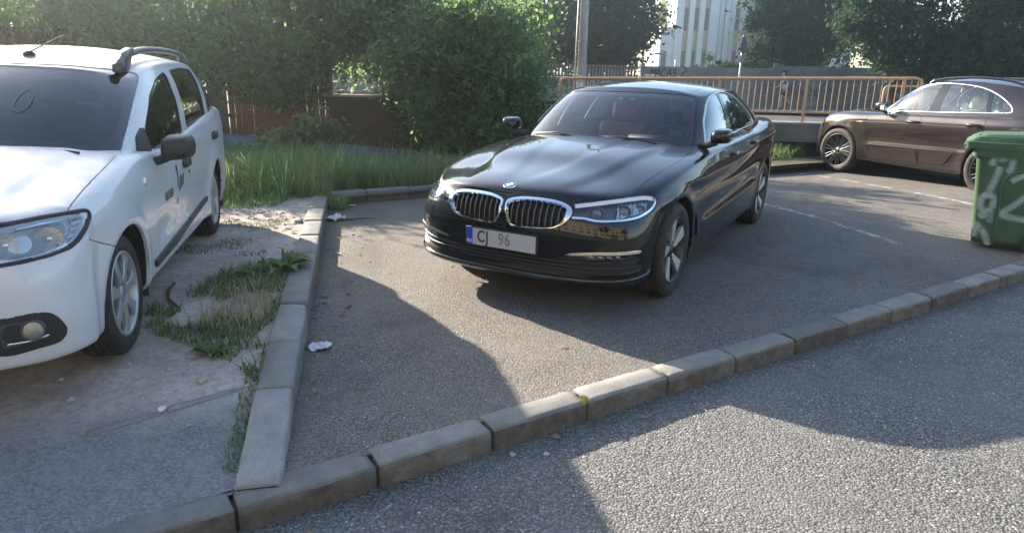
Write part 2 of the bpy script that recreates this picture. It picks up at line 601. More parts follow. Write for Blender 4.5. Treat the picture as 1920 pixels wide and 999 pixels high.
def make_wheel(parent, loc, side, tr, tw, rr, spokes, mats, steer=0.0, hub_r=.035, nut=5, dish=.02, name='wheel'):
    """wheel: axle along local Y, outer face at +Y*side. tr tyre radius, tw tyre width, rr rim radius"""
    w_ = empty(name, loc, steer, parent)
    M = Matrix.Identity(4) if side > 0 else Matrix.Rotation(math.pi, 4, 'Z')
    h = tw / 2
    bm = bmesh.new()
    prof = [(rr - .004, -h * .82), (rr + .012, -h * .93), (rr + (tr - rr) * .35, -h * 1.02), (rr + (tr - rr) * .7, -h * .99), (tr - .012, -h * .86), (tr - .003, -h * .74)]
    tread = []
    for k, c in enumerate((-.5, -.17, .17, .5)):
        y = c * h * 1.15
        tread += [(tr, y - .006), (tr - .008, y - .004), (tr - .008, y + .004), (tr, y + .006)]
    prof += tread + [(r, -y) for r, y in reversed(prof[:6])]
    # sidewall rings on the outer face
    prof[-3:-3] = []
    lathe(bm, prof, 72, M)
    obj('tyre', bm, mats['tyre'], w_, recalc=True)
    bm = bmesh.new()
    yo = h * .86
    rimp = [(rr + .006, yo - .004), (rr + .010, yo + .004), (rr + .004, yo + .010), (rr - .006, yo + .008), (rr - .012, yo - .006), (rr - .022, yo - .03), (rr - .028, -h * .5), (rr - .02, -h * .8)]
    lathe(bm, rimp, 72, M)
    rim = obj('rim', bm, mats['lip'], w_)
    bm = bmesh.new()   # brake disc and dark barrel back
    lathe(bm, [(.02, -.02), (rr * .72, -.02), (rr * .72, .0), (rr * .30, .0), (rr * .28, .05), (.02, .05)], 40, M)
    obj('brake_disc', bm, mats['disc'], w_)
    bm = bmesh.new()
    lathe(bm, [(.01, -.05), (rr - .02, -.05), (rr - .02, -h * .8)], 40, M)
    obj('barrel', bm, mats['dark'], w_)
    # spokes: list of dict(poly=[(r,t)], n, phase, y0 (outer height at hub), y1 (at rim), thick, mat)
    T = M @ Matrix.Rotation(R(-90), 4, 'X')          # prism z -> +Y
    for sp in spokes:
        for k in range(sp['n']):
            bm = bmesh.new()
            a = 2 * math.pi * k / sp['n'] + sp.get('phase', 0)
            out = []
            poly = sp['poly']
            ca, sa = math.cos(a), math.sin(a)
            A, B = [], []
            for r_, t_ in poly:
                f = min(1, max(0, (r_ - .03) / (rr - .03)))
                y = yo + sp['y0'] * (1 - f) + sp['y1'] * f + sp.get('bow', 0) * 4 * f * (1 - f)
                x_, z_ = r_ * ca - t_ * sa, r_ * sa + t_ * ca
                A.append(bm.verts.new(M @ Vector((x_, y, z_)))); B.append(bm.verts.new(M @ Vector((x_ * 1.0, y - sp['thick'], z_))))
            n = len(poly)
            f1 = bm.faces.new(A); bm.faces.new(list(reversed(B)))
            for i in range(n):
                bm.faces.new((A[i], B[i], B[(i + 1) % n], A[(i + 1) % n]))
            bmesh.ops.recalc_face_normals(bm, faces=bm.faces)
            bmesh.ops.bevel(bm, geom=[e for e in f1.edges], offset=sp.get('bev', .003), segments=2, profile=.5, affect='EDGES')
            obj('spoke', bm, sp['mat'], rim, smooth=False)
    bm = bmesh.new()
    yh = yo - dish
    lathe(bm, [(.075, yh - .03), (.072, yh - .008), (.06, yh), (hub_r, yh + .002), (hub_r - .002, yh + .006), (.0015, yh + .008)], 32, M)
    if nut:
        for k in range(nut):
            a = 2 * math.pi * (k + .5) / nut
            tube(bm, [M @ Vector((.056 * math.cos(a), yh - .01, .056 * math.sin(a))), M @ Vector((.056 * math.cos(a), yh + .008, .056 * math.sin(a)))], .008, 6)
    obj('hub_cap', bm, mats['hub'], rim)
    return w_

def seat(parent, loc, mat, scale=1.0, head=True, name='seat'):
    s = empty(name, loc, 0, parent)
    def soft(nm, lo, hi, M=None, par=s):
        bm = bmesh.new(); box(bm, lo, hi, M)
        bmesh.ops.bevel(bm, geom=list(bm.edges), offset=min(hi[i] - lo[i] for i in range(3)) * .42, segments=3, profile=.6, affect='EDGES')
        return obj(nm, bm, mat, par)
    soft('cushion', (-.25, -.25, 0), (.27, .25, .17))
    L = Matrix.Translation((-.22, 0, .1)) @ Matrix.Rotation(R(-20), 4, 'Y')
    soft('backrest', (-.08, -.25, 0), (.06, .25, .62), L)
    if head: soft('headrest', (-.06, -.14, .64), (.05, .14, .84), L)
    return s
# ---------------------------------------------------------------- ground, roads, kerbs
KE = Vector((math.cos(R(33.2)), math.sin(R(33.2))))          # along the road kerb
KN = Vector((-KE.y, KE.x))                                   # from the road into the parking bay
K0 = Vector((-.963, 2.10))                                   # front top edge of the kerb at its first joint
def sstep(x, a, b):
    t = min(1.0, max(0.0, (x - a) / (b - a))); return t * t * (3 - 2 * t)
def z_park(x, y): return -.15 * sstep(y, 8.0, 13.0)
def side_x(y): return -2.20 + .232 * (7.70 - y)              # centre line of the kerb between earth and bay
def hash2(x, y):
    v = math.sin(x * 12.9898 + y * 78.233) * 43758.5453; return v - math.floor(v)
def vnoise(x, y):
    xi, yi = math.floor(x), math.floor(y); fx, fy = x - xi, y - yi
    fx = fx * fx * (3 - 2 * fx); fy = fy * fy * (3 - 2 * fy)
    a, b, c, d = hash2(xi, yi), hash2(xi + 1, yi), hash2(xi, yi + 1), hash2(xi + 1, yi + 1)
    return (a + (b - a) * fx) * (1 - fy) + (c + (d - c) * fx) * fy

def asphalt(name, dark, light, scale, bstr, tint, coarse=.5):
    t = NT(name); c = t.coord()
    wob = t.n('VectorMath', _operation='ADD'); t.l(c, wob.inputs[0])
    ns = t.n('TexNoise', Scale=scale * .6, Detail=2); t.l(c, ns.inputs['Vector'])
    sc_ = t.n('VectorMath', _operation='SCALE'); t.l(ns.outputs['Color'], sc_.inputs[0]); sc_.inputs['Scale'].default_value = .006
    t.l(sc_.outputs[0], wob.inputs[1])
    v = wob.outputs[0]
    cell = t.voro(v, scale, 'F1', 'Color'); dist = t.voro(v, scale, 'F1', 'Distance')
    sep = t.n('SeparateColor'); t.l(cell, sep.inputs[0])
    fine = t.noise(c, scale * 3.2, 4, .7)
    big = t.noise(c, 1.3, 6, .65); mid = t.noise(c, 9, 5, .6)
    stone = t.mix(t.ramp(sep.outputs[0], [(.05, 0), (.95, 1)]), dark, light)
    stone = t.mix(t.ramp(sep.outputs[1], [(.93, 0), (.985, 1)]), stone, tuple(min(1, x * 1.7) for x in light))
    col = t.mix(t.ramp(dist, [(.35, 0), (.75, 1)]), stone, tuple(x * .35 for x in dark))
    col = t.mix(t.ramp(big, [(.35, 0), (.7, .55)]), col, tint, 'MIX')
    col = t.mix(t.math('MULTIPLY', mid, .5), col, tuple(x * .62 for x in dark))
    st = t.ramp(t.noise(c, .55, 5, .7, 1.2), [(.40, 0), (.52, 0), (.66, .55), (.75, .75)])
    col = t.mix(st, col, tuple(x * .55 for x in dark))
    sp2 = t.ramp(t.noise(c, 3.4, 3, .5), [(.70, 0), (.76, .6)]); col = t.mix(sp2, col, tuple(x * .4 for x in dark))
    h = t.math('ADD', t.math('MULTIPLY', t.math('SUBTRACT', 1.0, dist), t.math('ADD', t.math('MULTIPLY', sep.outputs[2], .8), .4)), t.math('MULTIPLY', fine, .35))
    b1 = t.bump(h, bstr, .0075)
    b2 = t.bump(mid, .22, .02, b1)
    t.pbr(col, t.math('ADD', t.math('MULTIPLY', fine, .2), .68), 0, b2, spec=.35)
    return t.m
M_PARK = asphalt('parking_asphalt', (.125, .115, .104), (.315, .288, .252), 104, 1.0, (.245, .215, .178))
M_ROAD = asphalt('road_asphalt', (.10, .099, .097), (.30, .295, .282), 88, .95, (.20, .195, .187))
M_PATCH = asphalt('apron_asphalt', (.075, .076, .078), (.16, .158, .155), 120, .55, (.15, .142, .130))

def sheet(name, fn, na, nb, mat, kind='structure'):
    """grid of points fn(i/na, j/nb)"""
    V = [fn(i / na, j / nb) for j in range(nb + 1) for i in range(na + 1)]
    F = [(j * (na + 1) + i, j * (na + 1) + i + 1, (j + 1) * (na + 1) + i + 1, (j + 1) * (na + 1) + i) for j in range(nb) for i in range(na)]
    o = np_mesh(name, V, F, mat, smooth=True); o['kind'] = kind
    return o

# the wide ground
M_EARTH = two_tone('far_earth', (.10, .10, .085), (.075, .095, .045), .6, .95, .3, 8, .05)
sheet('ground', lambda a, b: (-1500 + 3000 * a, -1500 + 3000 * b, -.22), 2, 2, M_EARTH)
# carriageway in front of the kerb
def road_pt(a, b):
    p = K0 + KE * (-22 + 60 * a) - KN * (-.05 + 9.0 * b); return (p.x, p.y, -.10 - .012 * b)
sheet('road', road_pt, 24, 6, M_ROAD)
def park_pt(a, b):
    p = K0 + KN * (.10 + 10.5 * b) + KE * (-1.6 + 19 * a); return (p.x, p.y, z_park(p.x, p.y))
sheet('parking_bay', park_pt, 76, 44, M_PARK)

# bare earth with an asphalt apron where the white car stands
def earth_mat():
    t = NT('bare_earth'); c = t.coord(); g = t.n('NewGeometry')
    sp = t.n('SeparateXYZ'); t.l(g.outputs['Position'], sp.inputs[0])
    # distance from the road kerb line
    d = t.math('ADD', t.math('MULTIPLY', t.math('SUBTRACT', sp.outputs[0], K0.x), KN.x), t.math('MULTIPLY', t.math('SUBTRACT', sp.outputs[1], K0.y), KN.y))
    n1 = t.noise(c, 2.2, 7, .62); n2 = t.noise(c, 26, 6, .7); n3 = t.noise(c, .9, 5, .6)
    soil = t.mix(t.ramp(n1, [(.34, 0), (.66, 1)]), (.31, .262, .225), (.50, .435, .38))
    soil = t.mix(t.ramp(n2, [(.45, 0), (.72, .8)]), soil, (.22, .188, .16))
    st = t.voro(c, 34, 'F1', 'Color'); sd_ = t.voro(c, 34, 'F1', 'Distance'); ss_ = t.n('SeparateColor'); t.l(st, ss_.inputs[0])
    peb = t.math('MULTIPLY', t.ramp(ss_.outputs[0], [(.80, 0), (.84, 1)]), t.ramp(sd_, [(.25, 1), (.42, 0)]))
    soil = t.mix(peb, soil, t.mix(ss_.outputs[1], (.32, .29, .26), (.52, .48, .43)))
    v = t.voro(c, 110, 'F1', 'Color'); vd = t.voro(c, 110, 'F1', 'Distance'); vs = t.n('SeparateColor'); t.l(v, vs.inputs[0])
    asp = t.mix(vs.outputs[0], (.12, .121, .126), (.26, .26, .26))
    asp = t.mix(t.ramp(n1, [(.40, 0), (.75, .75)]), asp, (.29, .265, .235))
    k = t.ramp(t.math('ADD', d, t.math('MULTIPLY', t.math('SUBTRACT', n1, .5), 1.1)), [(.0, 1.0), (1.0, 0.0)])
    kk = t.ramp(t.math('MULTIPLY', t.math('ADD', d, t.math('MULTIPLY', t.math('SUBTRACT', n3, .5), .9)), .5), [(.33, 1), (.47, 0)])
    col = t.mix(kk, soil, asp)
    h = t.math('ADD', t.math('MULTIPLY', n2, .8), t.math('ADD', t.math('MULTIPLY', peb, .7), t.math('MULTIPLY', t.math('SUBTRACT', 1.0, vd), t.math('MULTIPLY', kk, .5))))
    t.pbr(col, .92, 0, t.bump(h, .8, .012, t.bump(n1, .5, .06)), spec=.2)
    return t.m
M_SOIL = earth_mat()
def earth_z(x, y):
    d = (x - K0.x) * KN.x + (y - K0.y) * KN.y
    return .006 + .094 * sstep(d, .18, 1.3) + .016 * (vnoise(x * 1.7 + 5, y * 1.7) - .5) * sstep(d, .4, 1.4) + .010 * (vnoise(x * 5, y * 5 + 9) - .5) * sstep(d, .4, 1.4)
def earth_pt(a, b):
    y = .0 + 8.6 * b
    yk = 2.26
    xe = side_x(y) if y > yk else side_x(yk) - (yk - y) / (KE.y / KE.x)
    x = xe - 13 * a ** 1.6
    return (x, y, earth_z(x, y))
sheet('bare_earth', earth_pt, 90, 110, M_SOIL)

M_TURF = two_tone('turf_soil', (.055, .060, .030), (.11, .095, .065), 3.0, .95, .5, 40, .02)
WD = Vector((.904, -.428)); WP = Vector((1.2, 16.3))          # line of the low concrete wall
def wall_pt(t_): return Vector((1.2 + 1.5325 * t_, 16.3 - .725 * t_))
def bank_z(x, y): return .085 + z_park(x, y) * .55 + .03 * (vnoise(x * .9, y * .9) - .5)
def bank_pt(a, b):
    x = -16 + 30 * a
    y0 = (7.55 + (x + 2.1) * .655 if x > -2.1 else 7.55) + (.0 if x < -2 else .12)
    y1 = 16.3 - (x - 1.2) * .473 + .2
    if x < 1.2: y1 = 17.5
    y1 = max(y1, y0 + .05)
    y = y0 + (y1 - y0) * b
    return (x, y, bank_z(x, y))
sheet('grass_bank', bank_pt, 120, 60, M_TURF)
M_STREET = asphalt('street_asphalt', (.06, .062, .066), (.15, .15, .15), 60, .4, (.13, .13, .13))
sheet('street', lambda a, b: (-40 + 90 * a, 15.2 + 14.8 * b, -.06), 4, 4, M_STREET)
M_WALK = two_tone('walk_concrete', (.20, .195, .19), (.28, .27, .26), 2, .85, .2, 40)
sheet('pavement', lambda a, b: (-40 + 90 * a, 30.0 + 4.6 * b, .04), 4, 2, M_WALK)
sheet('yard', lambda a, b: (-60 + 160 * a, 34.6 + 160 * b, .02), 4, 4, two_tone('shaded_yard_grass', (.022, .034, .014), (.035, .048, .02), .4, .95, .3, 9, .05))  # tree shade is put into the dark grass colour

# --- kerb stones
def kerb_mat(name, a, b, dirt):
    t = NT(name); c = t.coord(); g = t.n('NewGeometry'); oi = t.n('ObjectInfo')
    vec = t.n('VectorMath', _operation='ADD'); t.l(c, vec.inputs[0]); 
    off = t.n('VectorMath', _operation='SCALE'); off.inputs['Scale'].default_value = 37.0
    cmb = t.n('CombineXYZ'); t.l(oi.outputs['Random'], cmb.inputs[0]); t.l(oi.outputs['Random'], cmb.inputs[1]); t.l(cmb.outputs[0], off.inputs[0]); t.l(off.outputs[0], vec.inputs[1])
    v = vec.outputs[0]
    n1 = t.noise(v, 7, 7, .62); n2 = t.noise(v, 90, 5, .7); n3 = t.noise(v, 240, 3, .6)
    col = t.mix(t.ramp(n1, [(.35, 0), (.68, 1)]), a, b)
    col = t.mix(t.ramp(n2, [(.42, 0), (.75, .55)]), col, tuple(x * .55 for x in a))
    col = t.mix(t.ramp(n3, [(.62, 0), (.75, .6)]), col, tuple(min(1, x * 1.5) for x in b))
    sp = t.n('SeparateXYZ'); t.l(g.outputs['True Normal'], sp.inputs[0])
    side = t.ramp(sp.outputs[2], [(.2, 1), (.75, 0)])
    sd_ = t.math('MULTIPLY', side, t.ramp(t.noise(v, 11, 6, .7), [(.3, .45), (.65, 1.0)]))
    col = t.mix(sd_, col, dirt)
    br = t.n('HueSaturation'); t.l(col, br.inputs['Color']); t.l(t.math('ADD', t.math('MULTIPLY', oi.outputs['Random'], .44), .76), br.inputs['Value'])
    col = t.mix(t.ramp(t.noise(v, 2.6, 6, .75, 1.5), [(.52, 0), (.68, .7)]), col, (.085, .076, .062))
    hh = t.math('ADD', t.math('MULTIPLY', n2, .7), t.math('MULTIPLY', n1, .6))
    t.pbr(br.outputs[0], .85, 0, t.bump(hh, .55, .006, t.bump(n3, .25, .002)), spec=.3)
    return t.m
M_KERB = kerb_mat('kerb_concrete', (.17, .163, .152), (.25, .24, .222), (.068, .054, .039))
M_KERB2 = kerb_mat('side_kerb_concrete', (.20, .196, .186), (.285, .278, .262), (.16, .152, .14))
M_JOINT = two_tone('joint_dirt', (.035, .032, .028), (.07, .062, .05), 20, .95, .5, 80)

def stone_mesh(L, W, H, jag, seed):
    """kerb stone: length along X, road face at -Y side, top at z=0"""
    r_ = random.Random(seed)
    bm = bmesh.new()
    n = 14
    prof = [(0.0, -H), (0.0, -.030), (.004, -.014), (.012, -.004), (.026, 0.0), (W * .55, .0015), (W - .012, 0.0), (W - .002, -.008), (W, -.02), (W, -H)]
    rings = []
    ph = r_.random() * 50
    for i in range(n + 1):
        x = -L / 2 + L * i / n
        end = min(i, n - i)
        e = .006 if end == 0 else 0.0
        ring = []
        for k, (y, z) in enumerate(prof):
            q = vnoise(x * 9 + ph, k * 1.7 + ph) - .5; q2 = vnoise(x * 25 + ph, k * 3.1) - .5
            chip = max(0, vnoise(x * 7 + ph * 1.3, 3.3 + seed) - .62) * jag if k in (2, 3, 4, 1) else 0
            ring.append(bm.verts.new((x + (.003 if i == 0 else -.003 if i == n else 0) * (k in (4, 5, 6)), y + .004 * q + chip * .9 + (e if k < 5 else 0) * .5, z + .0035 * q2 - chip * .9 - e * .7 * (0 < k < 9))))
        rings.append(ring)
    for a, b in zip(rings, rings[1:]):
        for k in range(len(prof) - 1): bm.faces.new((a[k], a[k + 1], b[k + 1], b[k]))
    bm.faces.new(rings[0]); bm.faces.new(list(reversed(rings[-1])))
    bmesh.ops.recalc_face_normals(bm, faces=bm.faces)
    me = bpy.data.meshes.new('kerb_stone'); bm.to_mesh(me); bm.free()
    me.polygons.foreach_set('use_smooth', [True] * len(me.polygons))
    return me

def kerb_run(name, pts, W, H, mat, jag, top_fn, gap=.010, seed=1, flip=False):
    """pts: successive joint positions along the exposed top edge; the stone body lies to the left (or right if flip)"""
    root = empty(name, (pts[0][0], pts[0][1], 0)); root['kind'] = 'structure'
    cache = {}
    for i in range(len(pts) - 1):
        a, b = Vector(pts[i]), Vector(pts[i + 1])
        d = b - a; L = d.length - gap * (1 + .5 * hash2(i, seed)); ang = math.atan2(d.y, d.x)
        key = (round(L, 2), i % 4)
        if key not in cache:
            me = stone_mesh(L, W, H, jag * (1 if i % 4 else .4), seed * 10 + i % 7)
            me.materials.append(mat)
            if flip: me.transform(Matrix.Diagonal((1, -1, 1, 1))); me.flip_normals()
            cache[key] = me
        o = bpy.data.objects.new('kerb_stone', cache[key]); COL.objects.link(o); o.parent = root
        mid = (a + b) / 2
        za, zb = top_fn(a.x, a.y), top_fn(b.x, b.y)
        o.location = (mid.x - pts[0][0], mid.y - pts[0][1], (za + zb) / 2 + .011 * (hash2(i, seed + 3) - .5))
        o.rotation_euler = (.03 * (hash2(i, 9 + seed) - .5), -math.atan2(zb - za, d.length) + .006 * (hash2(i, 5) - .5), ang + .022 * (hash2(i, 7 + seed) - .5))
    # dark bedding showing in the joints
    bm = bmesh.new()
    for i in range(len(pts) - 1):
        a, b = Vector(pts[i]), Vector(pts[i + 1]); d = (b - a).normalized(); n_ = Vector((-d.y, d.x)) * (-1 if flip else 1)
        za, zb = top_fn(a.x, a.y), top_fn(b.x, b.y)
        q = [a + n_ * .018, b + n_ * .018, b + n_ * (W - .012), a + n_ * (W - .012)]
        lo_ = [bm.verts.new((p.x - pts[0][0], p.y - pts[0][1], -H)) for p in q]
        up = [bm.verts.new((p.x - pts[0][0], p.y - pts[0][1], z - .022)) for p, z in zip(q, (za, zb, zb, za))]
        bm.faces.new(up); [bm.faces.new((lo_[k], lo_[(k + 1) % 4], up[(k + 1) % 4], up[k])) for k in range(4)]
    obj('joint_bedding', bm, M_JOINT, root, smooth=False, recalc=True)
    return root
LK = .536
kerb_run('road_kerb', [tuple(K0 + KE * (LK * t_)) for t_ in range(-8, 26)], .15, .24, M_KERB, .028, lambda x, y: .006, .013, 1)
ys = [2.24, 2.90, 3.39, 3.98, 4.56, 5.16, 5.74, 6.30, 6.90, 7.62]
def side_top(x, y): return .026 + .104 * sstep(y, 2.3, 3.25)
kerb_run('side_kerb', [(side_x(y) + .085, y) for y in ys], .172, .26, M_KERB2, .03, side_top, .005, 2)
bk = [Vector((-2.16, 7.73)), Vector((-1.74, 8.02)), Vector((-1.27, 8.30))]
while len(bk) < 24: bk.append(bk[-1] + Vector((math.cos(R(36.0)), math.sin(R(36.0)))) * .54)
kerb_run('back_kerb', [tuple(p) for p in bk], .13, .34, M_KERB2, .02, lambda x, y: z_park(x, y) + .125, .012, 3)

# worn white bay lines
def line_mat():
    t = NT('worn_line_paint'); c = t.coord()
    n1 = t.noise(c, 6, 7, .7); n2 = t.noise(c, 120, 3, .6)
    a = t.math('MULTIPLY', t.ramp(n1, [(.40, 0), (.58, 1)]), t.ramp(n2, [(.40, .15), (.56, 1)]))
    b = t.pbr((.50, .49, .46), .75, 0, t.bump(n2, .3, .002), alpha=a)
    return t.m
M_LINE = line_mat()
def bay_line(pts, wdt):
    pts = [Vector(p) for p in spline(pts, 10)]
    V, F = [], []
    for i, p in enumerate(pts):
        d = (pts[min(i + 1, len(pts) - 1)] - pts[max(i - 1, 0)]).normalized(); n_ = Vector((-d.y, d.x))
        for s in (-1, 1):
            q = p + n_ * s * wdt / 2; V.append((q.x, q.y, z_park(q.x, q.y) + .005))
        if i: F.append((2 * i - 2, 2 * i, 2 * i + 1, 2 * i - 1))
    o = np_mesh('bay_marking', V, F, M_LINE); o['kind'] = 'structure'
bay_line([(2.4, 10.2), (3.13, 8.31), (3.40, 7.66), (3.57, 7.02), (3.71, 6.35)], .10)
bay_line([(4.75, 14.0), (5.12, 12.5), (5.49, 11.42), (5.74, 9.93), (5.98, 8.3), (6.2, 7.2)], .11)

# concrete strip left of an old kerb at the edge of the apron
old = empty('old_kerb_strip', (-1.33, 2.92, .05)); old['kind'] = 'structure'
for i, (a, b) in enumerate((((-1.27, 2.95), (-1.52, 2.72)), ((-1.53, 2.71), (-1.75, 2.52)))):
    a, b = Vector(a), Vector(b); d = b - a; mid = (a + b) / 2
    me = stone_mesh(d.length, .055, .1, .05, 30 + i); me.materials.append(M_KERB2)
    o = bpy.data.objects.new('kerb_fragment', me); COL.objects.link(o); o.parent = old
    o.location = (mid.x + 1.33, mid.y - 2.92, earth_z(mid.x, mid.y) + .006 - .05); o.rotation_euler = (0, 0, math.atan2(d.y, d.x))
# ---------------------------------------------------------------- vegetation
def leaf_mat(name, cols, trans=.45, rough=.5):
    t = NT(name); at = t.n('Attribute', _attribute_name='tint'); c = t.coord()
    sp = t.n('SeparateColor'); t.l(at.outputs['Color'], sp.inputs[0])
    col = t.ramp(sp.outputs[0], [(0.0, cols[0]), (.5, cols[1]), (1.0, cols[2])])
    p = t.pbr(col, rough + .1, 0, None, link=False, spec=.2)
    tl = t.n('BsdfTranslucent'); tc = t.mix(.6, col, tuple(min(1, x * 1.9) for x in cols[2])); t.l(tc, tl.inputs[0])
    mx = t.n('MixShader'); mx.inputs[0].default_value = trans; t.l(p.outputs[0], mx.inputs[1]); t.l(tl.outputs[0], mx.inputs[2]); t.l(mx.outputs[0], t.out.inputs[0])
    return t.m

def leaf_cloud(name, C, size, mat, parent, aspect=.55, seed=0, droop=.2, tint=None):
    """one rhombic leaf per point in C"""
    g = np.random.default_rng(seed); n = len(C)
    u = g.normal(size=(n, 3)); u[:, 2] -= droop; u /= np.linalg.norm(u, axis=1)[:, None]
    w_ = g.normal(size=(n, 3)); w_ -= (w_ * u).sum(1)[:, None] * u; w_ /= np.linalg.norm(w_, axis=1)[:, None]
    nn = np.cross(u, w_)
    s = (size * g.uniform(.5, 1.45, n))[:, None]
    a = C - u * s * .5; b = C + u * s * .5
    m1 = C - u * s * .08 + w_ * s * aspect * .5 + nn * s * .10; m2 = C - u * s * .08 - w_ * s * aspect * .5 + nn * s * .10
    V = np.stack([a, m1, b, m2], 1).reshape(-1, 3)
    F = np.arange(n * 4).reshape(n, 4)
    o = np_mesh(name, V, F, mat, parent)
    tv = (g.uniform(0, 1, n) if tint is None else np.clip(tint + g.normal(0, .16, n), 0, 1))
    ca = o.data.color_attributes.new('tint', 'FLOAT_COLOR', 'POINT')
    ca.data.foreach_set('color', np.repeat(np.stack([tv, tv, tv, np.ones(n)], 1), 4, 0).astype(np.float32).ravel())
    return o

def crown_points(blobs, n, clump, seed, shell=.55):
    """points in clumps scattered through ellipsoids [(cx,cy,cz,rx,ry,rz,weight)]"""
    g = np.random.default_rng(seed); P = []; T = []
    wsum = sum(b[6] for b in blobs)
    for b in blobs:
        k = int(n * b[6] / wsum); nc = max(6, int(k / 110))
        d = g.normal(size=(nc, 3)); d /= np.linalg.norm(d, axis=1)[:, None]
        r_ = (shell + (1 - shell) * g.random(nc)) ** .8 * np.where(g.random(nc) < .16, 1.0 + .42 * g.random(nc), 1.0)
        cc = np.array(b[:3]) + d * r_[:, None] * np.array(b[3:6])
        ci = g.integers(0, nc, k)
        tone = g.normal(.45, .22, nc)
        sz = clump * g.uniform(.45, 1.6, nc)
        P.append(cc[ci] + g.normal(size=(k, 3)) * sz[ci][:, None] * (1 + .5 * (g.random((k, 1)) - .5)) * np.array([1, 1, .7])); T.append(tone[ci])
    return np.concatenate(P), np.concatenate(T)

BARK = two_tone('bark', (.045, .036, .028), (.10, .085, .068), 14, .95, .8, 50, .02)
def limb(bm, p0, p1, r0, r1, seed, n=6, wob=.12):
    r_ = random.Random(seed); p0, p1 = Vector(p0), Vector(p1); L = (p1 - p0).length
    pts = [p0.lerp(p1, i / n) + Vector((r_.uniform(-1, 1), r_.uniform(-1, 1), r_.uniform(-.5, .5))) * L * wob * .35 * math.sin(math.pi * i / n) for i in range(n + 1)]
    tube(bm, pts, [r0 + (r1 - r0) * i / n for i in range(n + 1)], 7)

def tree(name, label, loc, blobs, n, leaf, mat, group, seed, trunk_r=.12, trunk_h=None, clump=.22, limbs=5, cat='tree', shell=.5, droop=.2, multi=1):
    t = empty(name, loc); tag(t, label, cat, group)
    C, T = crown_points(blobs, n, clump, seed, shell)
    C[:, 2] = np.where(C[:, 2] < .03, .03 + np.abs(C[:, 2]) * .2, C[:, 2])
    bm = bmesh.new(); r_ = random.Random(seed)
    top = max(b[2] + b[5] * .5 for b in blobs) if trunk_h is None else trunk_h
    for m_ in range(multi):
        bx = (r_.uniform(-.5, .5) if multi > 1 else 0); by = (r_.uniform(-.3, .3) if multi > 1 else 0)
        tx = (blobs[m_ % len(blobs)][0] * .6, blobs[m_ % len(blobs)][1] * .6)
        limb(bm, (bx, by, -.15), (tx[0], tx[1], top), trunk_r, trunk_r * .35, seed + m_, 8)
        for k in range(limbs):
            b = blobs[(k + m_) % len(blobs)]; h = top * r_.uniform(.3, .8)
            a = r_.uniform(0, 6.28); f = h / top
            s0 = (bx + (tx[0] - bx) * f, by + (tx[1] - by) * f, h)
            limb(bm, s0, (b[0] + b[3] * .75 * math.cos(a), b[1] + b[4] * .75 * math.sin(a), b[2] + b[5] * r_.uniform(-.1, .7)), trunk_r * .45, trunk_r * .10, seed * 3 + k, 6)
    obj('trunk', bm, BARK, t)
    leaf_cloud('crown', C, leaf, mat, t, seed=seed, tint=T, droop=droop)
    return t

L_MID = leaf_mat('leaf_mid_green', ((.046, .086, .040), (.090, .150, .066), (.16, .22, .095)), .60)
L_LIGHT = leaf_mat('leaf_light_green', ((.065, .115, .055), (.115, .185, .085), (.19, .27, .12)), .6)
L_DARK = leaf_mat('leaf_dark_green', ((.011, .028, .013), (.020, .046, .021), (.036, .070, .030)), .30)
L_YEL = leaf_mat('leaf_yellow_green', ((.06, .08, .02), (.11, .13, .03), (.17, .17, .05)), .5)
GL = 'trees and bushes along the plank fence'
tree('tree', 'light green broadleaf tree over the plank fence behind the white car roof', (-8.4, 12.2, .08), [(0, 0, 2.35, 1.7, .9, .85, 1.2), (-1.4, .2, 2.2, 1.1, .8, .7, .6), (1.3, .1, 2.0, 1.1, .8, .8, .7)], 17000, .105, L_LIGHT, GL, 11, .09, 2.3, .2)
tree('tree', 'hazy green tree overhanging the orange brown plank fence beside the white car', (-5.9, 12.3, .08), [(0, 0, 2.3, 1.3, .8, .75, 1.0), (.9, -.6, 1.75, .8, .5, .55, .6), (-.3, -.75, 1.55, .7, .35, .5, .5), (-.9, .1, 2.5, .9, .7, .7, .6)], 20000, .10, L_LIGHT, GL, 12, .08, 2.3, .18)
tree('tree', 'leafy tree between the plank fence and the brown wall, twigs hanging low', (-3.9, 12.0, .08), [(0, 0, 2.7, 1.3, .8, 1.1, 1.2), (.1, -.45, 1.5, .85, .4, .6, .7), (-.75, -.4, 1.65, .6, .4, .55, .4), (.9, 0, 2.5, .9, .7, .9, .6)], 19000, .098, L_MID, GL, 13, .09, 2.7, .18)
tree('tree', 'tall tree with a small gap in its leaves above the brown wall', (-2.2, 12.9, .08), [(0, 0, 2.45, 1.5, .9, .62, 1.3), (-.5, -.4, 2.05, .7, .5, .5, .35), (.9, -.3, 2.1, 1.0, .7, .9, .7)], 19000, .10, L_MID, GL, 14, .11, 3.4, .2)
tree('bush', 'big rounded bush spilling to the grass left of the black car roof', (-.70, 11.35, .08), [(0, 0, 1.35, 1.15, .8, 1.2, 1.6), (-.85, .0, 1.45, .80, .6, .62, .8), (.45, .1, .95, .65, .7, .85, .7), (-.25, .3, 1.95, 1.1, .8, .5, .8), (-.45, -.1, .45, .5, .5, .42, .3)], 40000, .082, L_MID, GL, 15, .06, 2.4, .15, 6, 'bush', .55, .3, 3)
tree('tree', 'tall bushy tree right behind the rounded bush', (-.9, 14.4, .08), [(0, 0, 2.3, 1.4, 1.0, .75, 1.4), (-.9, 0, 2.2, 1.1, .9, .8, .8)], 7500, .10, L_MID, GL, 16, .12, 3.6, .22)
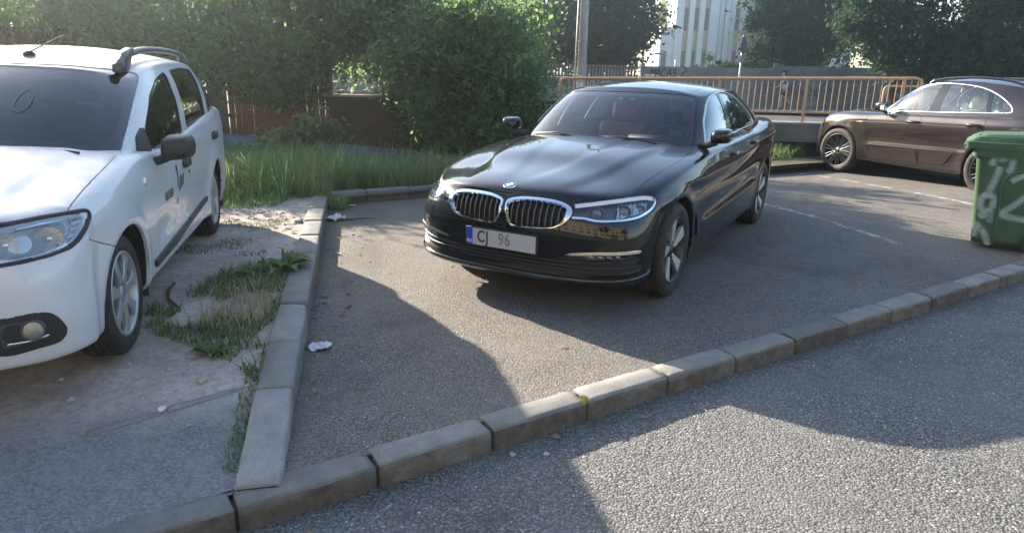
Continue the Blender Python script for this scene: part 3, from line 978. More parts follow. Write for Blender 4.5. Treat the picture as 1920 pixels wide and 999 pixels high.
tree('tree', 'far pale tree showing above the white car between nearer crowns', (-12.5, 21, .0), [(0, 0, 3.2, 2.6, 1.8, 1.5, 1.4), (2.2, 0, 2.9, 1.9, 1.4, 1.4, 1.0)], 15000, .16, L_LIGHT, 'farther trees', 17, .16, 4.0, .35)
tree('tree', 'far tree filling the sky behind the plank fence', (-7.2, 22.5, .0), [(0, 0, 3.0, 2.6, 1.8, 1.7, 1.4), (2.3, .3, 2.9, 2.0, 1.5, 1.7, 1.1)], 17000, .16, L_MID, 'farther trees', 18, .16, 4.0, .35)
tree('tree', 'far tree whose crown rises behind the brown wall', (-2.6, 24, .0), [(0, 0, 3.4, 2.4, 1.8, 1.7, 1.4), (2.0, .3, 3.4, 1.8, 1.5, 1.7, 1.1)], 17000, .17, L_MID, 'farther trees', 19, .18, 4.4, .35)
tree('tree', 'unseen broad tree added past the plank fence to darken the bonnet reflection', (-13.4, 12.4, .08), [(0, 0, 3.4, 1.8, 1.3, 1.7, 1.6), (-.8, .4, 2.8, 1.6, 1.2, 1.4, .8)], 11000, .17, L_MID, GL, 9, .18, 4.2, .32)  # out-of-view crown added to block bright sky mirrored in the white bonnet
tree('tree', 'unseen tree added at the far left to shade the white bonnet', (-9.8, 9.5, .08), [(0, 0, 4.7, 1.5, 1.2, 1.5, 1.4), (.2, -.6, 3.9, 1.2, 1.0, .9, .8)], 12000, .11, L_MID, GL, 20, .13, 4.6, .25)  # out-of-view tree added for its shade on the white bonnet
GD = 'dark trees beyond the street'
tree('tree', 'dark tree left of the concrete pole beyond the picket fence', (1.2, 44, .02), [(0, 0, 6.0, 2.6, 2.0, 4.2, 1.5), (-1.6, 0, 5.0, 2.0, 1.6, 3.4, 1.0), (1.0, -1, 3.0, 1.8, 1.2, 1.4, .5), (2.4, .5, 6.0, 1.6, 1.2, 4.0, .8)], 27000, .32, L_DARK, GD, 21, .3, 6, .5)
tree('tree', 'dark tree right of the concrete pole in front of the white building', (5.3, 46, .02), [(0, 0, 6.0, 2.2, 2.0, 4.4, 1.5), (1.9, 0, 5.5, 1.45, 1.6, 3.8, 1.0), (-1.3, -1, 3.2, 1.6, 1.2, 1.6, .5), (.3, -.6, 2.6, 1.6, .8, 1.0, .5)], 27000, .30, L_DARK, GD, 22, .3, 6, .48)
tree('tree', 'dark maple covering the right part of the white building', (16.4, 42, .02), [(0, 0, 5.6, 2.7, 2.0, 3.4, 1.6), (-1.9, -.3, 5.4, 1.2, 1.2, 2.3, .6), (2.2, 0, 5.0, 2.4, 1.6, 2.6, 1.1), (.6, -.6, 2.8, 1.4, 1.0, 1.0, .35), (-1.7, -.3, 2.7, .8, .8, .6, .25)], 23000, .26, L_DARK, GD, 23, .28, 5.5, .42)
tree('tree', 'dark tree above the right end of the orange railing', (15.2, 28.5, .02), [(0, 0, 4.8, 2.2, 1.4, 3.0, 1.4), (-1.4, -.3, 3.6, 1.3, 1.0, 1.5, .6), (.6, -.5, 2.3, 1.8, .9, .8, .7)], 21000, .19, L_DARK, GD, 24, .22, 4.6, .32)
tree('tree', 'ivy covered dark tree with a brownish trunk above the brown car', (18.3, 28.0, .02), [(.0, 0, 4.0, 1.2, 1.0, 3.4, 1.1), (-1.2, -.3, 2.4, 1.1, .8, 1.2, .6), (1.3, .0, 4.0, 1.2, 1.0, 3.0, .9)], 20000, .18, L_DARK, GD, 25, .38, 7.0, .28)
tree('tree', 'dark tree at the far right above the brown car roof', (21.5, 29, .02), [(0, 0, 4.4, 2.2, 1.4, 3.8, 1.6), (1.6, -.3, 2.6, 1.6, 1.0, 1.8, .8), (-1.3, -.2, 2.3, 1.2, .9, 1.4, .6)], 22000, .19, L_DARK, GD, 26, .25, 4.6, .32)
for i, (x, y, z, s, lab, mt) in enumerate(((9.55, 36, 1.2, .55, 'small olive shrub rising behind the precast wall, leftmost of four', L_LIGHT), (10.6, 36.3, 1.2, .6, 'dark leaved shrub second from the left behind the precast wall', L_MID), (11.35, 36.1, 1.2, .62, 'yellow green shrub third from the left behind the precast wall', L_YEL), (12.5, 36.2, 1.15, .55, 'low yellow shrub right of the others behind the precast wall', L_YEL))):
    tree('shrub', lab, (x, y, .02), [(0, 0, 1.75, s, .5, .62, 1), (.25, 0, 1.3, s * .8, .5, .5, .6)], 1500, .13, mt, 'shrubs behind the precast wall', 40 + i, .04, 1.6, .12, 4, 'shrub')
# vine covered mound in front of the pipe
tree('vine_mound', 'large leaved vine mound growing in the grass before the pipe', (-2.85, 9.55, .08), [(0, 0, .42, .55, .40, .42, 1.2), (.25, .1, .62, .28, .22, .22, .4), (-.35, 0, .30, .38, .3, .26, .5)], 2600, .10, leaf_mat('leaf_vine', ((.06, .075, .034), (.10, .125, .055), (.16, .18, .09)), .42), None, 51, .02, .6, .10, 7, 'shrub', .5, .1, 4)
for k, (dx, dz, l_) in enumerate(((.48, .10, .5), (.52, -.02, .62), (-.5, .12, .35), (.25, .5, .42))):
    pass

def blades(name, P, h, w_, mat, seed, lean=.35, seg=3, label=None, cat=None, kind='stuff', parent=None, wind=(0, 0)):
    """grass blades: bent strips rooted at points P"""
    g = np.random.default_rng(seed); n = len(P)
    a = g.uniform(0, 2 * np.pi, n); d = np.stack([np.cos(a), np.sin(a), 0 * a], 1); s = np.stack([-np.sin(a), np.cos(a), 0 * a], 1)
    H = (h if np.ndim(h) else np.full(n, h)) * g.uniform(.55, 1.25, n); ln = H * lean * g.uniform(.2, 1.8, n)
    wd = w_ * g.uniform(.6, 1.3, n)
    V = []
    for k in range(seg + 1):
        f = k / seg
        c = P + d * (ln * f ** 2)[:, None] + np.array([wind[0], wind[1], 0]) * (H * f ** 2)[:, None]; c = c.copy(); c[:, 2] += H * (f - .18 * f ** 3)
        ww = (wd * (1 - f ** 1.6) * .5 + wd * .04)[:, None]
        V += [c - s * ww, c + s * ww]
    V = np.stack(V, 1); m_ = 2 * (seg + 1)
    F = np.concatenate([np.arange(n)[:, None] * m_ + np.array([[2 * k, 2 * k + 1, 2 * k + 3, 2 * k + 2]]) for k in range(seg)])
    o = np_mesh(name, V.reshape(-1, 3), F, mat, parent)
    tv = np.clip(g.normal(.45, .25, n), 0, 1)
    ca = o.data.color_attributes.new('tint', 'FLOAT_COLOR', 'POINT')
    ca.data.foreach_set('color', np.repeat(np.stack([tv, tv, tv, np.ones(n)], 1), m_, 0).astype(np.float32).ravel())
    if kind: o['kind'] = kind
    if label: o['label'] = label
    if cat: o['category'] = cat
    return o
G_TALL = leaf_mat('grass_tall', ((.075, .135, .04), (.12, .20, .068), (.20, .27, .12)), .52, .55)
G_DRY = leaf_mat('grass_dry', ((.16, .14, .07), (.26, .23, .12), (.36, .32, .18)), .35, .6)
G_DARK = leaf_mat('grass_dark', ((.06, .095, .035), (.10, .145, .05), (.17, .20, .08)), .35, .55)
g_ = np.random.default_rng(3)
def scatter(n, x0, x1, y0, y1, keep, zf):
    x = g_.uniform(x0, x1, n * 3); y = g_.uniform(y0, y1, n * 3)
    k = np.array([keep(a, b) for a, b in zip(x, y)]); x, y = x[k][:n], y[k][:n]
    return np.stack([x, y, np.array([zf(a, b) for a, b in zip(x, y)])], 1)
def turf(x, y):
    front = 6.9 + .5 * (vnoise(x * 1.1, 3.3) - .5) if x < side_x(7.2) else 7.75 + (x + 2.1) * .70
    if x < side_x(7.2) and x > side_x(7.2) - .4: front = 7.4
    if x < -2.6: front = 6.75 + .6 * (vnoise(x * 1.3, 8.1) - .3)
    return y > front + .12 and vnoise(x * 2.2, y * 2.2) > .12
zt = lambda x, y: max(earth_z(x, y) if y < 8.5 else 0, bank_z(x, y)) - .01
P = scatter(24000, -8, 1.2, 6.6, 10.3, turf, zt)
hh = np.array([.22 + .40 * vnoise(p[0] * 1.3, p[1] * 1.3) ** 1.5 for p in P]) * np.clip((P[:, 1] - 6.6) * .9, .35, 1)
blades('long_grass', P, hh, .011, G_TALL, 61, .6, 4, 'tall unmown grass between the earth and the pipe', 'grass')
P = scatter(2600, -8, .8, 7.3, 10.0, turf, zt)
blades('seed_grass', P, .50, .008, G_DRY, 62, .5, 4, 'pale seeding grass stalks among the tall grass', 'grass')
P = scatter(8000, .8, 7.5, 9.5, 14.8, lambda x, y: y > 7.95 + (x + 2.1) * .735 and y < 16.0 - (x - 1.2) * .473, zt)
blades('verge_grass', P, .30, .013, G_TALL, 63, .5, 3, 'short grass strip between the back kerb and low concrete wall', 'grass')

# ---------------------------------------------------------------- plank fence, brown wall, pipe
PLANK = two_tone('plank_wood', (.095, .042, .020), (.15, .070, .034), 5, .75, .5, 60)
fn = empty('plank_fence', (-6.6, 11.75, .08)); tag(fn, 'orange brown vertical plank fence half hidden under overhanging leaves', 'fence')
bm = bmesh.new(); box(bm, (-.0485, -.009, 0), (.0485, .009, 1.66), None, 0, .004); pm = bpy.data.meshes.new('plank'); bm.to_mesh(pm); bm.free(); pm.materials.append(PLANK)
x = -5.0; i = 0
while x < 3.5:
    if not (1.40 < x < 1.78):
        o = bpy.data.objects.new('plank', pm); COL.objects.link(o); o.parent = fn
        o.location = (x, .012 * (hash2(i, 2) - .5), .30 + .03 * (hash2(i, 5) - .5)); o.rotation_euler = (0, .012 * (hash2(i, 1) - .5), .05 * (hash2(i, 4) - .5))
    x += (.0965 if x < 1.3 else .099) + (.007 * hash2(i, 8)); i += 1
for z in (.62, 1.62):
    bm = bmesh.new(); box(bm, (-5.05, .012, z - .03), (3.5, .05, z + .03)); obj('fence_rail', bm, simple('fence_steel', (.05, .045, .05), .5, .5, .2), fn, smooth=False)
for px in (-4.2, -1.2, 1.45, 3.45):
    bm = bmesh.new(); box(bm, (px, -.03, -.1), (px + .09, .03, 1.95), None, 0, .005); obj('fence_post', bm, simple('fence_steel', (.05, .045, .05), .5, .5, .2), fn, smooth=False)
bm = bmesh.new(); box(bm, (1.46, -.02, .3), (1.76, .02, 1.86), None, 0, .004); obj('gate_panel', bm, simple('fence_steel', (.05, .045, .05), .5, .5, .2), fn, smooth=False)
bm = bmesh.new(); box(bm, (-3.15, 11.6, -.1), (1.0, 11.8, 1.05), None, 0, .01)
o = obj('brown_wall', bm, two_tone('brown_render', (.045, .028, .020), (.075, .047, .033), 3, .9, .4, 30), smooth=False); tag(o, 'low dark brown wall in the shade behind the vine mound', 'wall')
bm = bmesh.new(); box(bm, (-3.2, 11.56, 1.052), (1.05, 11.84, 1.09), None, 0, .006); cp = obj('coping', bm, two_tone('coping_grey', (.2, .19, .18), (.3, .29, .27), 5, .85, .3, 40), smooth=False); cp.parent = o
pp = empty('heating_pipe', (-4.0, 10.35, .45)); tag(pp, 'blue grey clad heating pipe lying along the grass behind the white car', 'pipe')
PIPE = two_tone('pipe_cladding', (.055, .070, .092), (.10, .120, .148), 3, .55, .25, 25, .006, spec=.5)
a, b = Vector((-4.6, -.16, .20)), Vector((3.6, .70, -.46))
for k in range(6):
    p0 = a.lerp(b, k / 6); p1 = a.lerp(b, (k + .995) / 6)
    bm = bmesh.new(); tube(bm, [p0, p1], .192 + .003 * (k % 2), 28); obj('pipe_section', bm, PIPE, pp)
    bm = bmesh.new(); d = (p1 - p0).normalized(); tube(bm, [p1 - d * .03, p1 + d * .03], .200, 28); obj('pipe_band', bm, PIPE, pp)
for f in (.25, .75):
    p = a.lerp(b, f); bm = bmesh.new(); box(bm, (p.x - .12, p.y - .15, -.50), (p.x + .12, p.y + .15, p.z - .15), None, 0, .02); obj('pipe_support', bm, M_WALK, pp, smooth=False)

# ---------------------------------------------------------------- low concrete wall with orange railing
CONC = two_tone('wall_concrete', (.105, .104, .100), (.17, .167, .16), 1.6, .88, .4, 45)
ang = math.atan2(WD.y, WD.x)
wl = empty('low_wall', (1.2, 16.3, 0), ang); tag(wl, 'low grey concrete wall carrying the orange railing behind the black car', 'wall')
LW = 1.6953
def ztop(t_): return .50 + .038 * t_
def wbox(name, t0, t1, y0, y1, zlo, zhi, mat, bev=.012):
    bm = bmesh.new(); V = []
    n = 8
    for i in range(n + 1):
        t_ = t0 + (t1 - t0) * i / n; V.append([bm.verts.new((t_ * LW, y, z)) for y, z in ((y0, zlo(t_)), (y1, zlo(t_)), (y1, zhi(t_)), (y0, zhi(t_)))])
    for p, q in zip(V, V[1:]): [bm.faces.new((p[k], q[k], q[(k + 1) % 4], p[(k + 1) % 4])) for k in range(4)]
    bm.faces.new(V[0]); bm.faces.new(list(reversed(V[-1])))
    bmesh.ops.recalc_face_normals(bm, faces=bm.faces)
    return obj(name, bm, mat, wl, smooth=False)
wbox('wall_beam', -2.2, 7, -.16, .22, lambda t_: .15 + .038 * t_, ztop, CONC)
wbox('wall_foot', -2.2, 7, .02, .16, lambda t_: -.3, lambda t_: .15 + .038 * t_, two_tone('shaded_concrete', (.04, .039, .035), (.07, .067, .06), 2, .9, .4, 40))  # shade under the beam is put into this darker concrete
wbox('wall_coping', -2.2, 7, -.18, .24, lambda t_: ztop(t_) + .001, lambda t_: ztop(t_) + .035, two_tone('coping_grey', (.2, .19, .18), (.3, .29, .27), 5, .85, .3, 40))
RAIL = simple('orange_paint', (.42, .26, .15), .5, 0, .18, 18, .1)
rl = empty('railing', (1.2, 16.3, 0), ang); tag(rl, 'orange painted steel railing with thin vertical bars on the low wall', 'railing')
def zr(t_): return 1.385 + .038 * t_
def rail_tube(name, pts, r_, n=10):
    bm = bmesh.new(); tube(bm, pts, r_, n); return obj(name, bm, RAIL, rl)
T0, T1 = -.115, 4.17
c = [(T0 * LW, 0, zr(T0) - .58), (T0 * LW, 0, zr(T0) - .10), (T0 * LW + .02, 0, zr(T0) - .03), (T0 * LW + .10, 0, zr(T0))]
e = [(T1 * LW - .10, 0, zr(T1)), (T1 * LW - .02, 0, zr(T1) - .03), (T1 * LW, 0, zr(T1) - .10), (T1 * LW, 0, zr(T1) - .62)]
rail_tube('top_rail', c + [(t_ * LW, 0, zr(t_)) for t_ in np.linspace(0, 4, 9)] + e, .030, 12)
rail_tube('bottom_rail', [(t_ * LW, 0, zr(t_) - .655) for t_ in np.linspace(T0, T1, 6)], .020)
bm = bmesh.new(); box(bm, (-.030, -.030, 0), (.030, .030, .85), None, 0, .004); postm = bpy.data.meshes.new('rail_post'); bm.to_mesh(postm); bm.free(); postm.materials.append(RAIL)
bm = bmesh.new(); tube(bm, [(0, 0, 0), (0, 0, .64)], .0095, 6); barm = bpy.data.meshes.new('rail_bar'); bm.to_mesh(barm); bm.free(); barm.materials.append(RAIL)
for k in range(5):
    o = bpy.data.objects.new('rail_post', postm); COL.objects.link(o); o.parent = rl; o.location = (k * LW, 0, ztop(k) + .03); o.scale = (1, 1, (zr(k) - ztop(k) - .04) / .85)
    if k < 4:
        for j in range(1, 14):
            t_ = k + j / 14; o = bpy.data.objects.new('rail_bar', barm); COL.objects.link(o); o.parent = rl; o.location = (t_ * LW, 0, zr(t_) - .652)
for t_ in (4.07, 4.135):
    o = bpy.data.objects.new('rail_bar', barm); COL.objects.link(o); o.parent = rl; o.location = (t_ * LW, 0, zr(t_) - .652)
# second barrier across the street
sb = empty('pipe_barrier', (10.4, 20.0, -.06)); tag(sb, 'tan tube barrier with rounded corners seen through the railing end', 'barrier')
bm = bmesh.new(); tube(bm, [(0, 0, .0), (0, 0, 1.28), (.03, 0, 1.36), (.12, 0, 1.39), (2.2, 0, 1.41)], .028, 8); obj('frame_tube', bm, RAIL, sb)
bm = bmesh.new(); tube(bm, [(0.0, 0, .78), (.06, 0, .74), (2.2, 0, .76)], .025, 8); obj('lower_tube', bm, RAIL, sb)
for x_ in (1.1, 2.2):
    bm = bmesh.new(); tube(bm, [(x_, 0, 0), (x_, 0, 1.40)], .026, 8); obj('upright', bm, RAIL, sb)

# ---------------------------------------------------------------- far side of the street
PRE = two_tone('precast_concrete', (.15, .15, .148), (.235, .232, .225), .9, .9, .35, 22, .01)
PRE2 = two_tone('precast_dark', (.085, .083, .08), (.14, .138, .132), .9, .9, .35, 22, .01)
pw = empty('precast_wall', (6.1, 34.4, .0)); tag(pw, 'grey precast concrete slab wall with graffiti before the white building', 'wall')
bm = bmesh.new(); box(bm, (0, -.04, 0), (3.10, .04, .41), None, 0, .012); slm = bpy.data.meshes.new('slab'); bm.to_mesh(slm); bm.free(); slm.materials.append(PRE)
bm = bmesh.new(); box(bm, (-.10, -.11, -.3), (.10, .09, 2.0), None, 0, .01); ppm = bpy.data.meshes.new('wall_post'); bm.to_mesh(ppm); bm.free(); ppm.materials.append(PRE)
for k in range(6):
    o = bpy.data.objects.new('wall_post', ppm); COL.objects.link(o); o.parent = pw; o.location = (k * 3.2, 0, .02 if k < 2 else .15)
    if k < 5:
        for j in range(5):
            o = bpy.data.objects.new('slab', slm); COL.objects.link(o); o.parent = pw
            o.location = (k * 3.2 + .05, .008 * (hash2(k, j) - .5), -.20 + j * .418 + (0.0 if k < 2 else .14)); o.rotation_euler = (0, .003 * (hash2(j, k) - .5), 0)
# dark base wall and picket fence left of it
bw = empty('base_wall', (-14, 34.2, 0)); tag(bw, 'dark base wall below the picket fence left of the precast wall', 'wall')
for k in range(7):
    for j, (z0, z1) in enumerate(((-.1, .42), (.43, .86), (.87, 1.28))):
        bm = bmesh.new(); box(bm, (k * 2.86, -.05 - .01 * (j % 2), z0), (k * 2.86 + 2.84, .15, z1), None, 0, .012); obj('wall_course', bm, PRE2 if (j + k) % 3 else PRE, bw, smooth=False)
pf = empty('picket_fence', (-14, 34.3, 1.29)); tag(pf, 'row of dark concrete pickets on the base wall left of the graffiti', 'fence')
bm = bmesh.new(); box(bm, (-.045, -.03, .0), (.045, .03, .60), None, 0, .008); pkm = bpy.data.meshes.new('picket'); bm.to_mesh(pkm); bm.free(); pkm.materials.append(PRE2)
for k in range(130):
    o = bpy.data.objects.new('picket', pkm); COL.objects.link(o); o.parent = pf; o.location = (.1 + k * .152, 0, 0)
for z in (.06, .52):
    bm = bmesh.new(); box(bm, (0, .035, z - .03), (20, .07, z + .03)); obj('picket_rail', bm, PRE2, pf, smooth=False)
# graffiti strokes (flat spray paint)
def spray(name, strokes, wdt, col, parent, M, soft=True, opac=1.0):
    key = 'spray_%s' % name
    t = NT(key); at = t.n('Attribute', _attribute_name='tint'); sp = t.n('SeparateColor'); t.l(at.outputs['Color'], sp.inputs[0])
    nn = t.noise(t.coord(), 34, 4, .7)
    al = t.math('MULTIPLY', t.math('MULTIPLY', t.ramp(sp.outputs[0], [(0, 0), (.75 if soft else .3, 1)]), t.ramp(nn, [(.2, .6), (.6, 1)])), opac)
    t.pbr(col, .7, 0, None, alpha=al)
    V, F, T = [], [], []
    for st in strokes:
        pts = [Vector(p) for p in (spline(st, 6) if len(st) > 2 else st)]
        b0 = len(V)
        for i, p in enumerate(pts):
            d = (pts[min(i + 1, len(pts) - 1)] - pts[max(i - 1, 0)]); d = d.normalized() if d.length > 1e-9 else Vector((1, 0)); n_ = Vector((-d.y, d.x))
            for s, tv in ((-1, 0.0), (0, 1.0), (1, 0.0)):
                q = p + n_ * s * wdt / 2; V.append(tuple(M @ Vector((q.x, q.y, .002 + .0006 * (len(F) % 3))))); T.append(tv if 0 < i < len(pts) - 1 else tv * .5)
            if i:
                a_ = b0 + 3 * (i - 1); F += [(a_, a_ + 1, a_ + 4, a_ + 3), (a_ + 1, a_ + 2, a_ + 5, a_ + 4)]
    o = np_mesh(name, V, F, t.m, parent)
    T = np.array(T); ca = o.data.color_attributes.new('tint', 'FLOAT_COLOR', 'POINT')
    ca.data.foreach_set('color', np.stack([T, T, T, np.ones(len(T))], 1).astype(np.float32).ravel())
    return o
XZ = Matrix(((1, 0, 0, 0), (0, 0, -1, 0), (0, 1, 0, 0), (0, 0, 0, 1)))        # u->x, v->z, out->-y
def letters(word, h, gap=1.0, slant=0.0):
    G = {'M': [[(0, 0), (.12, 1), (.35, .45), (.62, 1), (.7, 0)]], 'A': [[(0, 0), (.32, 1), (.62, 0)], [(.12, .38), (.52, .42)]], 'C': [[(.58, .85), (.25, 1), (.02, .5), (.2, .02), (.6, .15)]], 'S': [[(.58, .85), (.2, .95), (.12, .62), (.5, .4), (.4, .03), (.0, .15)]],
         'D': [[(0, 0), (0, 1), (.45, .85), (.55, .5), (.42, .12), (0, 0)]], 'I': [[(.2, 0), (.2, 1)]], 'E': [[(.5, 1), (0, 1), (0, 0), (.5, 0)], [(0, .52), (.42, .52)]], 'F': [[(.5, 1), (0, 1), (0, 0)], [(0, .52), (.42, .52)]], 'V': [[(0, 1), (.28, 0), (.56, 1)]], 'R': [[(0, 0), (0, 1), (.45, .9), (.42, .55), (0, .5), (.52, 0)]], 'T': [[(0, 1), (.6, 1)], [(.3, 1), (.3, 0)]]}
    out = []; x_ = 0
    for ch in word:
        for st in G[ch]: out.append([(x_ + (p[0] + slant * p[1]) * h, p[1] * h) for p in st])
        x_ += .78 * h * gap
    return out
spray('graffiti_tag', letters('MACAS', .36, .95, .15) + [[(1.5, .55), (1.75, .35), (1.55, .1), (1.85, -.02)], [(1.5, .02), (2.0, .05)]], .07, (.02, .02, .022), pw, Matrix.Translation((.35, -.05, 1.40)) @ XZ, False)
spray('white_writing', letters('DIEF', .42, .8), .06, (.5, .5, .5), bw, Matrix.Translation((17.6, -.075, .70)) @ XZ, False, .7)
spray('white_letters', letters('VERT', .55, .95), .09, (.10, .11, .13), bw, Matrix.Translation((5.0, -.075, .62)) @ XZ, False, .8)
sc_ = [[(x0 + .5 * math.cos(a * 2.1 + x0) * .5 + .07 * a, .9 + .3 * math.sin(a * 1.7 + x0 * 2)) for a in np.linspace(0, 9, 18)] for x0 in (6.9, 7.7, 8.5)]
spray('blue_scribble', sc_, .05, (.05, .12, .22), pw, Matrix.Translation((0, -.055, .05)) @ XZ, False, .8)
spray('dark_scribble', [[(5.5 + .2 * math.cos(a), .72 + .2 * math.sin(1.4 * a)) for a in np.linspace(0, 8, 16)]], .05, (.03, .03, .035), pw, Matrix.Translation((-3.7, -.055, .0)) @ XZ, False)

# concrete pole, sign, street lamps
pl_ = empty('power_pole', (2.30, 25.0, -.06)); tag(pl_, 'grey concrete power pole with a paper notice behind the black car', 'pole')
bm = bmesh.new(); tube(bm, [(0, 0, -.2), (0, 0, 9)], [.165, .115], 14); obj('shaft', bm, two_tone('pole_concrete', (.33, .325, .31), (.45, .44, .42), 3, .9, .4, 40), pl_)
bm = bmesh.new(); tube(bm, [(-.24, .02, 0), (-.23, .02, 2.2), (-.20, .02, 5)], .022, 8); obj('cable_conduit', bm, simple('zinc', (.3, .31, .32), .5, .6, .15), pl_)
for i, (x_, z, w_, h_, c_) in enumerate(((-.05, .95, .17, .30, (.62, .64, .66)), (-.06, 1.28, .14, .22, (.45, .47, .52)))):
    bm = bmesh.new(); n = 6
    A_ = [bm.verts.new(((x_ + w_ * (k / n - .5)), -math.sqrt(max(0, .170 ** 2 - (x_ + w_ * (k / n - .5)) ** 2)) - .004, z)) for k in range(n + 1)]
    B_ = [bm.verts.new((v.co.x, v.co.y, z + h_)) for v in A_]
    for k in range(n): bm.faces.new((A_[k], A_[k + 1], B_[k + 1], B_[k]))
    obj('paper_notice', bm, simple('paper_%d' % i, c_, .8, 0, .1), pl_)
for z in (2.6, 4.3):
    bm = bmesh.new(); lathe(bm, [(.158, -.02), (.164, -.02), (.164, .02), (.158, .02)], 16, Matrix.Translation((0, 0, z)) @ Matrix.Rotation(R(90), 4, 'X')); obj('pole_band', bm, simple('zinc', (.3, .31, .32), .5, .6, .15), pl_)
sg = empty('road_sign', (7.85, 25, -.06), R(51)); tag(sg, 'round road sign seen nearly edge on above a small plate', 'sign')
bm = bmesh.new(); tube(bm, [(0, 0, 0), (0, 0, 2.95)], .03, 10); obj('sign_pole', bm, simple('zinc', (.3, .31, .32), .5, .6, .15), sg)
bm = bmesh.new(); lathe(bm, [(.001, -.05), (.30, -.05), (.305, -.042), (.30, -.034), (.001, -.034)], 40, Matrix.Translation((0, 0, 2.62))); obj('sign_disc', bm, simple('sign_red', (.10, .022, .035), .4, 0, .1), sg)
bm = bmesh.new(); lathe(bm, [(.001, -.0515), (.235, -.0515)], 40, Matrix.Translation((0, 0, 2.62))); obj('sign_face', bm, simple('sign_blue', (.02, .028, .09), .4, 0, .1), sg)
bm = bmesh.new(); box(bm, (-.19, -.05, 2.02), (.19, -.036, 2.26), None, 0, .01); obj('sign_plate', bm, simple('sign_back', (.16, .17, .18), .5, .4, .1), sg, smooth=False)
def lamp(loc, h, rz, label):
    l_ = empty('street_lamp', loc, rz); tag(l_, label, 'street lamp', 'street lamps before the white building')
    bm = bmesh.new(); tube(bm, [(0, 0, 0), (0, 0, h - .5), (0, 0, h)], [.07, .055, .05], 8); tube(bm, [(0, 0, h), (-.5, 0, h + .25), (-1.0, 0, h + .38)], .035, 6); obj('lamp_post', bm, simple('lamp_grey', (.5, .52, .54), .5, .3, .1), l_)
    bm = bmesh.new(); box(bm, (-1.75, -.14, h + .32), (-.95, .14, h + .50), None, 0, .05); obj('lamp_head', bm, simple('lamp_head_grey', (.24, .25, .26), .5, .2, .1), l_, smooth=False)
lamp((12.9, 58, 0), 2.7, 0, 'short street lamp before the left edge of the white building')
lamp((9.2, 52, 0), 3.9, math.pi, 'street lamp among the dark trees left of the white building')

# ---------------------------------------------------------------- white building
WHITE = two_tone('white_render', (.58, .59, .61), (.66, .665, .67), .5, .85, .15, 6, .02)
TAN = simple('tan_panel', (.50, .44, .30), .8, 0, .06, 3)
PANE = simple('dark_pane', (.022, .028, .034), .35, 0, .2, 2)
FRM = simple('window_frame_grey', (.10, .11, .12), .5, 0, .1)
S = 100.6 / CAM_F
def bx_(px): return (px - 960) * S
def bz_(py, px=1310): return CAM_H + (139 + (px - 1310) * .022 - py) * S
bd = empty('white_building', (bx_(1240), 100.6, 0)); tag(bd, 'white three storey building with narrow windows and tan panels beyond the wall', 'building')
X0 = bx_(1240)
def part(name, x0, x1, z0, z1, y0, y1, mat, par=None, bev=0.02):
    bm = bmesh.new(); box(bm, (x0 - X0, y0, z0), (x1 - X0, y1, z1), None, 0, bev); return obj(name, bm, mat, par or bd, smooth=False)
ZT = 16.0
part('left_wing', bx_(1216), bx_(1240) - .01, 0, bz_(62), .4, 12, WHITE)
part('wing_cornice', bx_(1214), bx_(1240) - .01, bz_(62) + .002, bz_(58), .1, 12, WHITE)
part('side_wall', bx_(1240), bx_(1560), 0, ZT, 1.2, 14, WHITE)
def pil(a, b, y=.0): part('pilaster', bx_(a), bx_(b), 0, ZT, y, 1.2 - .004, WHITE)
wins = [(1254, 1263.5), (1272.5, 1281.5), (1290.5, 1300)]
pil(1240, 1254); pil(1263.5, 1272.5); pil(1281.5, 1290.5); pil(1300, 1316, .0); pil(1318, 1326, .35); pil(1327.5, 1336, .15); pil(1337, 1345.5, .3)
wins += [(1345.5, 1355), (1366, 1377)]
pil(1355, 1366); pil(1377, 1383)
for a, b in wins:
    for (p0, p1) in ((25, 62), (97, 124), (-40, 0)):
        z0, z1 = bz_(p1, a), bz_(p0, a)
        w_ = empty('window', (bx_(a) - X0, 1.0, z0), 0, bd)
        W_ = bx_(b) - bx_(a); H_ = z1 - z0
        bm = bmesh.new(); box(bm, (.004, .0, 0), (W_ - .004, .12, H_)); obj('pane', bm, PANE, w_, smooth=False)
        bm = bmesh.new()
        for f in (0, .26, .52, .78, 1): box(bm, (.004, -.05, H_ * f - .04 + (.04 if f == 0 else -.04 if f == 1 else 0)), (W_ - .004, -.004, H_ * f + .04 + (.04 if f == 0 else -.04 if f == 1 else 0)))
        obj('frame', bm, FRM, w_, smooth=False)
    part('spandrel_panel', bx_(a) + .004, bx_(b) - .004, bz_(96, a), bz_(63, a), .75, 1.19, TAN)
    part('spandrel_panel', bx_(a) + .004, bx_(b) - .004, bz_(24, a), bz_(1, a), .75, 1.19, TAN)
part('red_banner', bx_(1383), bx_(1402), bz_(90), bz_(54), .2, .30, simple('banner_red', (.50, .07, .045), .6, 0, .08))
part('right_wall', bx_(1383) + .01, bx_(1560), 0, ZT, .4, 1.19, WHITE)
wn = empty('window', (bx_(1217) - X0, .3, 0), 0, bd); bm = bmesh.new(); box(bm, (.2, -.02, 0), (.9, .08, bz_(99))); obj('pane', bm, PANE, wn, smooth=False)
bm = bmesh.new(); tube(bm, [(bx_(1379) - X0, -.05, bz_(116)), (bx_(1379) - X0, -.35, bz_(116))], .11, 10); obj('wall_lamp', bm, black_plastic() if False else simple('black_fixture', (.02, .02, .02), .5, 0, .1), bd)
# pale far tree between wing and dark tree
tree('tree', 'pale sunlit tree left of the white building top', (22.9, 109, 0), [(0, 0, 9, 1.3, 2, 4.5, 1)], 4200, .5, L_YEL, 'farther trees', 71, .3, 7, .7)
tree('tree', 'tall far tree behind the dark maple and white building', (36, 96, 0), [(0, 0, 8, 6, 3, 5, 1)], 5000, .6, L_MID, 'farther trees', 72, .4, 8, .9)

